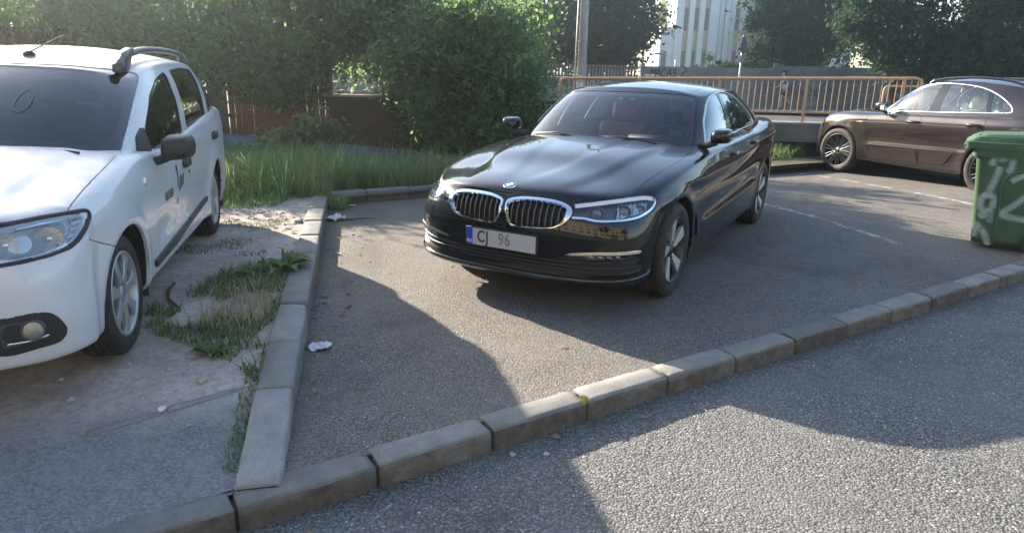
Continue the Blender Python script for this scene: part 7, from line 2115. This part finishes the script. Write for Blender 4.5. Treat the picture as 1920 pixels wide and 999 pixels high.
# ---------------------------------------------------------------- rubbish bin
def build_bin():
    b = empty('rubbish_bin', (4.71, 6.40, 0), R(146)); tag(b, 'green wheeled rubbish bin with white spray paint at the right edge', 'bin')
    t = NT('bin_green'); c = t.coord(); n1 = t.noise(c, 3, 6, .6); n2 = t.noise(c, 40, 5, .7); n3 = t.noise(c, 160, 3)
    col = t.mix(t.ramp(n1, [(.35, 0), (.7, 1)]), (.036, .078, .036), (.062, .112, .056))
    col = t.mix(t.ramp(n2, [(.55, 0), (.8, .5)]), col, (.12, .16, .10))
    t.pbr(col, .5, 0, t.bump(n3, .25, .002, t.bump(n2, .15, .004)), spec=.4)
    G = t.m
    secs = [(.05, -.23, .262, .215), (.10, -.24, .27, .222), (.30, -.262, .290, .234), (.86, -.325, .352, .268), (.90, -.33, .357, .272)]
    bm = bmesh.new(); rings = []
    for z, xb, xf, hy in secs:
        rings.append([bm.verts.new((x, y, z)) for x, y in rounded([(xf, hy), (xb, hy), (xb, -hy), (xf, -hy)], .05, 4)])
    for p, q in zip(rings, rings[1:]):
        for k in range(len(p)): bm.faces.new((p[k], p[(k + 1) % len(p)], q[(k + 1) % len(p)], q[k]))
    bm.faces.new(rings[0]); bmesh.ops.recalc_face_normals(bm, faces=bm.faces)
    body = obj('body', bm, G, b)
    # rim collar
    bm = bmesh.new(); R1 = rounded([(.385, .295), (-.35, .295), (-.35, -.295), (.385, -.295)], .05, 4)
    a1 = [bm.verts.new((x, y, .855)) for x, y in R1]; a2 = [bm.verts.new((x, y, .925)) for x, y in R1]
    for k in range(len(a1)): bm.faces.new((a1[k], a1[(k + 1) % len(a1)], a2[(k + 1) % len(a1)], a2[k]))
    bm.faces.new(a1); bm.faces.new(a2); bmesh.ops.recalc_face_normals(bm, faces=bm.faces); obj('rim_collar', bm, G, b, smooth=False)
    # raised rib that outlines the recessed side panel
    for s in (1, -1):
        path = spline([(.085, .06), (.10, .30), (.115, .58), (.09, .68), (.02, .735), (-.12, .765), (-.30, .775)], 6)
        def ysurf(z): return float(np.interp(z, [q[0] for q in secs], [q[3] for q in secs]))
        P_ = [Vector((x, (ysurf(z) - .001) * s, z)) for x, z in path]
        bm = bmesh.new(); ribbon(bm, P_, [Vector((0, s, .1))] * len(P_), [(-.016, -.01), (.016, -.01), (.011, .012), (-.011, .012)]); obj('side_rib', bm, G, b, recalc=True)
        rb = [(.30, .03), (.30, .86)]
    # lid: dished top with lip and grip
    bm = bmesh.new(); rings = []
    for z, xb, xf, hy, r_ in ((.925, -.36, .455, .312, .05), (.985, -.36, .460, .315, .05), (.992, -.355, .445, .305, .05), (1.03, -.35, .40, .29, .06), (1.058, -.345, .32, .27, .07), (1.070, -.33, .12, .20, .08)):
        rings.append([bm.verts.new((x, y, z + (.02 * (x < 0) * (z > 1.0)))) for x, y in rounded([(xf, hy), (xb, hy), (xb, -hy), (xf, -hy)], r_, 4)])
    for p, q in zip(rings, rings[1:]):
        for k in range(len(p)): bm.faces.new((p[k], p[(k + 1) % len(p)], q[(k + 1) % len(p)], q[k]))
    bm.faces.new(rings[-1]); bm.faces.new(list(reversed(rings[0]))); bmesh.ops.recalc_face_normals(bm, faces=bm.faces)
    lid = obj('lid', bm, G, b, smooth=False)
    bm = bmesh.new(); box(bm, (.13, -.20, 1.03), (.37, .24, 1.052), None, 0, .008); obj('lid_grip', bm, G, lid, smooth=False)
    bm = bmesh.new(); box(bm, (.462, .20, .945), (.466, .29, .965)); obj('lid_sticker', bm, simple('plate_letter_white', (.8, .8, .8), .5, 0, .02), lid, smooth=False)
    bm = bmesh.new(); tube(bm, [(-.40, -.24, .93), (-.42, -.24, .96), (-.42, .24, .96), (-.40, .24, .93)], .016, 8); obj('handle_bar', bm, G, b)
    bm = bmesh.new(); tube(bm, [(-.22, -.27, .10), (-.22, .27, .10)], .012, 8); obj('axle', bm, simple('zinc', (.3, .31, .32), .5, .6, .15), b)
    for s in (1, -1):
        w_ = empty('wheel', (-.22, .255 * s, .10), 0, b); bm = bmesh.new(); lathe(bm, [(.06, -.022), (.09, -.024), (.10, -.015), (.10, .015), (.09, .024), (.06, .022)], 28); obj('tyre', bm, rubber(), w_, recalc=True)
        bm = bmesh.new(); lathe(bm, [(.001, -.012), (.06, -.018), (.062, .018), (.001, .012)], 20); obj('rim', bm, black_plastic(), w_, recalc=True)
    # spray paint on the near side: follow the slightly sloping flank
    def cv(l): return [((x - 155) * .00118, .90 - (y - 210) * .00135) for x, y in l]
    st = [cv([(235, 215), (210, 250), (200, 300)]), cv([(245, 225), (262, 250), (285, 235), (300, 205)]), cv([(320, 205), (330, 250), (325, 320), (310, 340)]), cv([(258, 300), (250, 350), (235, 420), (212, 480)]),
          cv([(215, 495), (180, 525), (185, 590), (225, 610), (262, 570), (255, 515), (215, 495), (190, 520)]), cv([(260, 600), (265, 690)]), cv([(180, 655), (210, 640), (235, 660)]), cv([(185, 690), (180, 760), (178, 800)]), cv([(195, 720), (235, 740)]), cv([(225, 740), (255, 790), (290, 850)]),
          cv([(345, 395), (380, 370), (430, 350), (475, 372), (490, 430), (430, 520), (330, 612), (345, 632), (420, 640), (500, 650)])]
    # plane of the flank: y rises with z
    M = Matrix.Identity(4)
    ang = math.atan2(.268 - .222, .86 - .10)
    # u -> -x, v -> up along the flank, out -> +y
    base = Vector((.262, .2185, .05))
    ux = Vector((-1, 0, 0)); vx = Vector((0, math.sin(ang), math.cos(ang))); nx = Vector((0, math.cos(ang), -math.sin(ang)))
    M = Matrix((ux, vx, nx)).transposed().to_4x4(); M.translation = base - vx * .05 * 0 + nx * .002 + Vector((.0, 0, -.05)) + ux * -.015
    spray('spray_paint', st, .080, (.60, .64, .60), body, M, True, .5)
    return b
build_bin()

# ---------------------------------------------------------------- walking person behind the railing
def skin_mesh(name, verts, edges, mat, parent, sub=2):
    me = bpy.data.meshes.new(name); me.from_pydata([v[:3] for v in verts], edges, [])
    o = link(name, me, parent, mat)
    md = o.modifiers.new('skin', 'SKIN'); md.use_smooth_shade = True
    for i, v in enumerate(verts):
        sv = me.skin_vertices[0].data[i]; r_ = v[3]
        sv.radius = (r_ if not isinstance(r_, tuple) else r_[0], r_ if not isinstance(r_, tuple) else r_[1]); sv.use_root = (i == 0)
    ss_ = o.modifiers.new('sub', 'SUBSURF'); ss_.levels = sub; ss_.render_levels = sub
    return o
def build_person():
    p = empty('person', (12.55, 33.1, .045), R(180)); tag(p, 'person in a blue top and dark shorts walking left along the far wall', 'person')
    SK = simple('skin', (.42, .27, .20), .5, 0, .08, 20); TOP = simple('blue_shirt', (.10, .15, .24), .85, 0, .15, 30); SH = simple('dark_shorts', (.015, .016, .022), .85, 0, .15, 30)
    HA = simple('dark_hair', (.03, .02, .015), .6, 0, .2, 60); SO = simple('dark_shoe', (.02, .02, .022), .6, 0, .2, 40)
    # local +X = walking direction
    V = [(0, 0, .95, .115), (.02, 0, 1.12, .105), (.04, 0, 1.32, .125), (.05, 0, 1.44, .085), (.065, 0, 1.52, .050), (.085, 0, 1.60, .085), (.09, 0, 1.69, .088),
         (.01, .09, .88, .085), (.14, .10, .50, .058), (.10, .10, .10, .040), (.20, .11, .04, .034),
         (-.01, -.09, .88, .085), (-.16, -.10, .52, .058), (-.46, -.10, .20, .040), (-.44, -.10, .07, .034),
         (.05, .18, 1.40, .055), (-.10, .25, 1.14, .040), (.04, .27, .93, .030), (.09, .27, .86, .026),
         (.05, -.18, 1.40, .055), (.10, -.25, 1.13, .040), (.27, -.24, 1.00, .030), (.34, -.23, .98, .026)]
    E = [(0, 1), (1, 2), (2, 3), (3, 4), (4, 5), (5, 6), (0, 7), (7, 8), (8, 9), (9, 10), (0, 11), (11, 12), (12, 13), (13, 14), (3, 15), (15, 16), (16, 17), (17, 18), (3, 19), (19, 20), (20, 21), (21, 22)]
    for base, d in ((18, Vector((.3, 0, -.95))), (22, Vector((.95, .05, -.2)))):
        b0 = Vector(V[base][:3])
        for k in range(5):
            a = (k - 1.5) * .016; ln = (.05, .075, .082, .076, .06)[k]
            side = Vector((0, a, 0)) if k else Vector((.02, .03, .0))
            q = b0 + d * .03 + side; V.append((*q, .009)); E.append((base, len(V) - 1)); q2 = q + d * ln * .6 + Vector((.006, 0, 0)); V.append((*q2, .008)); E.append((len(V) - 2, len(V) - 1))
    skin_mesh('body', V, E, SK, p)
    skin_mesh('shirt', [(.0, 0, .98, .135), (.02, 0, 1.14, .125), (.04, 0, 1.33, .145), (.05, 0, 1.43, .10), (.05, .18, 1.40, .070), (-.06, .235, 1.20, .062), (.05, -.18, 1.40, .070), (.085, -.235, 1.20, .062)], [(0, 1), (1, 2), (2, 3), (3, 4), (4, 5), (3, 6), (6, 7)], TOP, p)
    skin_mesh('shorts', [(0, 0, 1.0, .135), (0, 0, .92, .135), (.015, .09, .84, .105), (.09, .10, .62, .095), (-.015, -.09, .84, .105), (-.11, -.10, .62, .095)], [(0, 1), (1, 2), (2, 3), (1, 4), (4, 5)], SH, p)
    skin_mesh('hair', [(.075, 0, 1.66, .095), (.075, 0, 1.735, .075), (.03, 0, 1.64, .08)], [(0, 1), (0, 2)], HA, p)
    for q in ([(.06, .10, .075, .045), (.15, .11, .05, .042), (.24, .11, .035, .034)], [(-.50, -.10, .17, .042), (-.46, -.10, .09, .042), (-.42, -.10, .03, .036)]):
        skin_mesh('shoe', q, [(0, 1), (1, 2)], SO, p)
    bm = bmesh.new(); box(bm, (.02, .28, .98), (.16, .33, 1.14), None, 0, .02); o = obj('bundle', bm, simple('pale_blue_cloth', (.35, .45, .6), .8, 0, .1), smooth=False); o.parent = p
    # face: nose, eyes, ears
    for nm, lo_, hi_, m_ in (('nose', (.165, -.014, 1.615), (.20, .014, 1.66), SK),):
        bm = bmesh.new(); box(bm, lo_, hi_, None, 0, .008); obj(nm, bm, m_, p)
    for s in (1, -1):
        bm = bmesh.new(); bmesh.ops.create_uvsphere(bm, u_segments=8, v_segments=6, radius=.012, matrix=Matrix.Translation((.168, .035 * s, 1.675))); obj('eye', bm, HA, p)
        bm = bmesh.new(); bmesh.ops.create_uvsphere(bm, u_segments=8, v_segments=6, radius=.026, matrix=Matrix.Translation((.085, .092 * s, 1.65)) @ Matrix.Diagonal((.6, .4, 1, 1))); obj('ear', bm, SK, p)
    bm = bmesh.new(); box(bm, (.160, -.025, 1.583), (.172, .025, 1.592)); obj('mouth', bm, simple('lip', (.3, .12, .1), .5, 0, .1), p, smooth=False)
build_person()

# ---------------------------------------------------------------- litter, twigs, stones, weeds
PAPER = simple('white_paper', (.52, .53, .55), .8, 0, .08, 60, .1)
def crumple(name, label, loc, size, seed, rz, mat=PAPER, hgt=.035):
    r_ = np.random.default_rng(seed); n = 11; V = []
    for j in range(n):
        for i in range(n):
            u, v = i / (n - 1) - .5, j / (n - 1) - .5
            k = 1 + .35 * (vnoise(u * 4 + seed, v * 4) - .5)
            V.append((u * size[0] * k + r_.normal(0, .003), v * size[1] * k + r_.normal(0, .003), .004 + hgt * max(0, vnoise(u * 7 + seed * 3, v * 7 + seed) - .25 + .25 * (1 - 4 * max(u * u, v * v)) * vnoise(seed, u * 3))))
    F = [(j * n + i, j * n + i + 1, (j + 1) * n + i + 1, (j + 1) * n + i) for j in range(n - 1) for i in range(n - 1)]
    o = np_mesh(name, V, F, mat); o.location = loc; o.rotation_euler = (0, 0, rz); tag(o, label, 'litter'); return o
crumple('paper_scrap', 'crumpled white tissue with printed marks beside the side kerb', (-1.07, 3.56, .001), (.11, .085), 3, .2, PAPER)
crumple('paper_scrap', 'white crumpled paper near the far corner of the kerbs', (-1.84, 6.93, .001), (.19, .15), 5, .9, PAPER, .07)
crumple('paper_scrap', 'small pale wrapper lying flat below the back kerb', (-1.86, 7.66, .001), (.12, .04), 8, .4, simple('pale_wrapper', (.55, .48, .42), .7, 0, .1), .02)
crumple('paper_scrap', 'small white scrap in the corner tuft of grass', (-2.0, 7.52, .001), (.07, .05), 9, 1.2, PAPER, .02)
bm = bmesh.new(); tube(bm, [(-1.80, 6.88, .012), (-1.62, 6.93, .018), (-1.45, 7.02, .012)], [.008, .007, .003], 6)
o = obj('twig', bm, simple('dark_twig', (.05, .035, .025), .85, 0, .3, 60)); tag(o, 'thin dark twig lying against the crumpled white paper', 'twig')
zq = lambda x, y: earth_z(x, y)
bm = bmesh.new(); tube(bm, [(-2.26, 4.36, zq(-2.26, 4.36) + .012), (-2.22, 4.20, zq(-2.22, 4.2) + .018), (-2.13, 4.02, zq(-2.13, 4.02) + .012), (-2.0, 3.88, zq(-2, 3.88) + .014)], [.009, .010, .009, .006], 7)
o = obj('stick', bm, simple('dark_twig', (.05, .035, .025), .85, 0, .3, 60)); tag(o, 'dark bent stick lying on the bare earth beside the white car', 'stick')
bm = bmesh.new(); tube(bm, [(-2.12, 4.30, .115), (-2.06, 4.17, .125), (-1.93, 4.1, .113)], [.005, .005, .003], 6)
o = obj('stick', bm, simple('pale_twig', (.16, .12, .09), .85, 0, .3, 60)); tag(o, 'thinner pale stick right of the bent dark stick on the earth', 'stick')
def stones(name, P, smin, smax, mat, seed, label, cat, flat=.55):
    g = np.random.default_rng(seed); n = len(P)
    base = np.array([(1, 0, 0), (0, 1, 0), (-1, 0, 0), (0, -1, 0), (.1, .1, .8), (.0, 0, -.6)], float)
    F0 = np.array([(0, 1, 4), (1, 2, 4), (2, 3, 4), (3, 0, 4), (1, 0, 5), (2, 1, 5), (3, 2, 5), (0, 3, 5)])
    s = smin + (smax - smin) * g.random(n) ** 3
    V = base[None] * g.uniform(.6, 1.3, (n, 6, 3)) * s[:, None, None]; a = g.uniform(0, 6.28, n); ca_, sa_ = np.cos(a)[:, None], np.sin(a)[:, None]
    X = V[..., 0] * ca_ - V[..., 1] * sa_; Y = V[..., 0] * sa_ + V[..., 1] * ca_
    V = np.stack([X, Y, V[..., 2] * flat], -1) + P[:, None]
    o = np_mesh(name, V.reshape(-1, 3), (F0[None] + 6 * np.arange(n)[:, None, None]).reshape(-1, 3), mat)
    o['kind'] = 'stuff'; o['label'] = label; o['category'] = cat; return o
STN = simple('pale_stone', (.34, .31, .27), .85, 0, .35, 8); FLK = simple('pale_chip', (.60, .59, .56), .7, 0, .2, 8)
def ez(a, b): return earth_z(a, b) + .002
P = scatter(900, -4.5, -1.2, 2.6, 7.4, lambda x, y: x < side_x(y) - .10 and vnoise(x * 2, y * 2) > .35, ez); stones('gravel', P, .004, .030, STN, 81, 'loose pale stones scattered on the bare earth', 'gravel')
P = scatter(420, -3.2, -1.6, 5.9, 7.3, lambda x, y: x < side_x(y) - .10, ez); stones('rubble', P, .006, .055, STN, 82, 'pale rubble at the end of the side kerb', 'rubble', .4)
P = scatter(500, -1.2, 7, 2.4, 8, lambda x, y: (x - K0.x) * KN.x + (y - K0.y) * KN.y > .2 and x > side_x(y) + .12, lambda x, y: z_park(x, y) + .003); stones('chips', P, .002, .007, FLK, 83, 'tiny pale chips lying on the bay asphalt', 'chips', .4)
def rd_keep(x, y): return (x - K0.x) * KN.x + (y - K0.y) * KN.y < -.06
P = np.concatenate([scatter(90, 2.3, 4.1, 3.6, 4.8, lambda x, y: rd_keep(x, y), lambda x, y: -.096), scatter(150, -.6, 4, 1.2, 4.6, rd_keep, lambda x, y: -.096)]); stones('chips', P, .002, .008, FLK, 84, 'white glass crumbs and chips on the road below the kerb', 'chips', .4)
for i, (x, y, s, lab) in enumerate(((-2.05, 6.35, .05, 'largest pale stone in the rubble by the side kerb'), (-1.45, 2.95, .028, 'pale stone at the end of the concrete strip'), (-1.52, 2.70, .020, 'small white stone on the apron by the concrete strip'), (.02, 2.66, .016, 'small pale stone on the road under the kerb joint'), (.17, 2.67, .014, 'white chip on the road right of the small stone'))):
    bm = bmesh.new(); bmesh.ops.create_icosphere(bm, subdivisions=2, radius=s)
    for v in bm.verts: v.co *= .75 + .5 * vnoise(v.co.x / s * 1.3 + i * 3, v.co.y / s * 1.3 + v.co.z / s); v.co.z *= .6
    o = obj('stone', bm, STN if i != 2 else FLK, smooth=False, loc=(x, y, (earth_z(x, y) if y > 2.68 and x < -1 else -.10 if x > -.5 else earth_z(x, y)) + s * .3)); tag(o, lab, 'stone')
# weeds along the side kerb
def wz(x, y): return earth_z(x, y) - .008
def weed_keep(x, y):
    e = side_x(y) - .09
    return e - .62 * (.45 + .75 * vnoise(y * 1.6, 4.2)) * sstep(y, 2.95, 3.5) * (1 - sstep(y, 4.7, 5.3)) - .05 < x < e and vnoise(x * 6, y * 6) > .30
P = scatter(2500, -2.3, -1.15, 3.0, 5.2, weed_keep, wz); blades('weed_grass', P, .075, .008, G_DARK, 91, .8, 3, 'low weedy grass along the earth side of the side kerb', 'grass')
P = scatter(170, -1.75, -1.40, 3.5, 4.15, lambda x, y: x < side_x(y) - .09, wz); blades('dry_stalks', P, .20, .007, G_DRY, 92, .5, 4, 'dry seeding stalks beside the side kerb', 'grass')
P = scatter(260, -1.3, -1.0, 2.3, 3.1, lambda x, y: side_x(y) - .16 < x < side_x(y) - .085, lambda x, y: earth_z(x, y) - .004); blades('joint_grass', P, .045, .006, G_DARK, 93, .8, 2, 'thin grass line between apron and side kerb', 'grass')
P = scatter(420, -2.12, -1.86, 7.36, 7.72, lambda x, y: math.hypot(x + 2.0, y - 7.55) < .17, lambda x, y: 0); blades('corner_tuft', P, .17, .009, G_TALL, 94, .5, 4, 'grass tuft growing in the corner of the kerbs', 'grass')
P = scatter(900, -2.9, -1.95, 5.1, 6.9, lambda x, y: x < side_x(y) - .3 and vnoise(x * 3.1, y * 3.1 + 7) > .66, wz); blades('sparse_weeds', P, .05, .006, G_DARK, 95, .8, 2, 'sparse weeds in the bare earth', 'grass')
# leafy weed rosettes
WEED = leaf_mat('leaf_weed', ((.075, .12, .045), (.115, .17, .065), (.16, .22, .10)), .35, .5)
def rosette(label, x, y, n, L, seed, h=.35):
    g = np.random.default_rng(seed); w0 = empty('weed_plant', (x, y, earth_z(x, y) - .005)); tag(w0, label, 'weed', 'leafy weeds by the side kerb')
    bm = bmesh.new()
    for k in range(n):
        a = g.uniform(0, 6.28); l_ = L * g.uniform(.55, 1.15); up = g.uniform(.1, 1.0) * h; wd = l_ * .17; rows = []
        for i in range(6):
            f = i / 5; r_ = l_ * f; z = l_ * (up * 2.2 * f - up * 1.6 * f * f) + .01
            ww = wd * math.sin(math.pi * min(.97, f * .9 + .08)) * (1 + .35 * (i % 2)); c = Vector((math.cos(a) * r_, math.sin(a) * r_, z)); s_ = Vector((-math.sin(a), math.cos(a), 0))
            rows.append((bm.verts.new(c - s_ * ww + Vector((0, 0, ww * .4))), bm.verts.new(c), bm.verts.new(c + s_ * ww + Vector((0, 0, ww * .4)))))
        for p, q in zip(rows, rows[1:]):
            bm.faces.new((p[0], p[1], q[1], q[0])); bm.faces.new((p[1], p[2], q[2], q[1]))
    o = obj('leaves', bm, WEED, w0)
    ca = o.data.color_attributes.new('tint', 'FLOAT_COLOR', 'POINT'); nv = len(o.data.vertices)
    tv = np.repeat(g.uniform(.1, .9, nv // 18 + 1), 18)[:nv]; ca.data.foreach_set('color', np.stack([tv, tv, tv, np.ones(nv)], 1).astype(np.float32).ravel())
rosette('largest leafy weed leaning over the side kerb beyond the dry stalks', -1.64, 4.74, 26, .20, 1, .7)
rosette('leafy weed just left of the largest one by the side kerb', -1.84, 4.62, 16, .13, 2, .6)
rosette('low leafy weed between the stalks and the largest weed', -1.66, 4.30, 14, .11, 3, .5)
rosette('small weed at the near end of the weedy strip', -1.52, 3.22, 22, .11, 4, .5)
# moss in a kerb joint
P0 = K0 + KE * (LK * 3) + KN * .035
g5 = np.random.default_rng(5); C = np.array([P0.x, P0.y, 0.0]) + g5.normal(size=(260, 3)) * np.array([.010, .018, .004]); C[:, 2] = np.abs(C[:, 2] ) + .0
o = leaf_cloud('moss', C, .010, L_YEL, None, seed=6); o['kind'] = 'stuff'; o['label'] = 'yellow green moss tuft in a road kerb joint'; o['category'] = 'moss'

# grit and dry leaves gathered along the kerbs
def line_pts(n, p0, p1, spread, zf, seed):
    g = np.random.default_rng(seed); t_ = g.random(n); d = np.array(p1) - np.array(p0); nn = np.array((-d[1], d[0])) / np.hypot(*d)
    q = np.array(p0) + d * t_[:, None] + nn * (np.abs(g.normal(0, spread, n)))[:, None]
    return np.stack([q[:, 0], q[:, 1], np.array([zf(a, b) for a, b in q])], 1)
GRIT = simple('grit', (.16, .14, .12), .9, 0, .4, 10)
a, b = K0 + KE * 6.6, K0 - KE * 3.0
P = line_pts(1500, (a - KN * .012)[:], (b - KN * .012)[:], .05, lambda x, y: -.097, 1); stones('grit', P, .002, .007, GRIT, 101, 'fine grit lying along the foot of the road kerb', 'grit', .5)
P = line_pts(700, (side_x(7.6) + .10, 7.6), (side_x(2.6) + .10, 2.6), .06, lambda x, y: .003, 2); stones('grit', P, .002, .008, GRIT, 102, 'fine grit along the foot of the side kerb', 'grit', .5)
P = np.concatenate([line_pts(60, (side_x(7.6) + .12, 7.6), (side_x(2.8) + .12, 2.8), .14, lambda x, y: .012, 3), scatter(50, -1.0, 6.5, 3.2, 9, lambda x, y: (x - K0.x) * KN.x + (y - K0.y) * KN.y > .25 and x > side_x(y) + .2, lambda x, y: z_park(x, y) + .011), line_pts(30, (a - KN * .03)[:], (b - KN * .03)[:], .12, lambda x, y: -.09, 4)])
g7 = np.random.default_rng(9); n = len(P); ang_ = g7.uniform(0, 6.28, n); L_ = g7.uniform(.012, .032, n)
u_ = np.stack([np.cos(ang_), np.sin(ang_), g7.normal(0, .12, n)], 1) * L_[:, None]; w2 = np.stack([-np.sin(ang_), np.cos(ang_), g7.normal(0, .25, n)], 1) * (L_ * .5)[:, None]
V = np.stack([P - u_, P + w2 + np.array([0, 0, .004]), P + u_, P - w2 + np.array([0, 0, .002])], 1).reshape(-1, 3)
o = np_mesh('dry_leaves', V, np.arange(4 * n).reshape(n, 4), simple('dry_leaf', (.20, .14, .075), .8, 0, .4, 6)); o['kind'] = 'stuff'; o['label'] = 'small dry leaves scattered on the bay and along the kerbs'; o['category'] = 'leaves'

# weeds and moss in the joints of the road kerb
for i, k in enumerate((-3, -1, 1, 4, 6, 9)):
    P0 = K0 + KE * (LK * k) + KN * .05; g8 = np.random.default_rng(200 + i); n = (14, 26, 10, 18, 8, 12)[i]
    P = np.stack([P0.x + KN.x * g8.normal(0, .035, n) + KE.x * g8.normal(0, .005, n), P0.y + KN.y * g8.normal(0, .035, n) + KE.y * g8.normal(0, .005, n), np.full(n, -.012)], 1)
    blades('joint_weed', P, .035, .004, G_DARK, 210 + i, .9, 2, 'tiny grass blades sprouting from a road kerb joint', 'grass')
# ---------------------------------------------------------------- air volume added to imitate lens glare
def glare_veil(density, aniso):
    bm = bmesh.new(); box(bm, (-45, -32, -1.3), (60, 125, 18))
    t = NT('glare_veil_air'); v = t.n('VolumePrincipled'); v.inputs['Color'].default_value = (.80, .92, 1, 1); v.inputs['Density'].default_value = density; v.inputs['Anisotropy'].default_value = aniso
    t.l(v.outputs[0], t.out.inputs['Volume'])
    o = obj('glare_veil', bm, t.m, smooth=False); o['kind'] = 'stuff'; o['label'] = 'thin bright air added to imitate lens glare'; o['category'] = 'glare_veil'
glare_veil(.0026, .86)
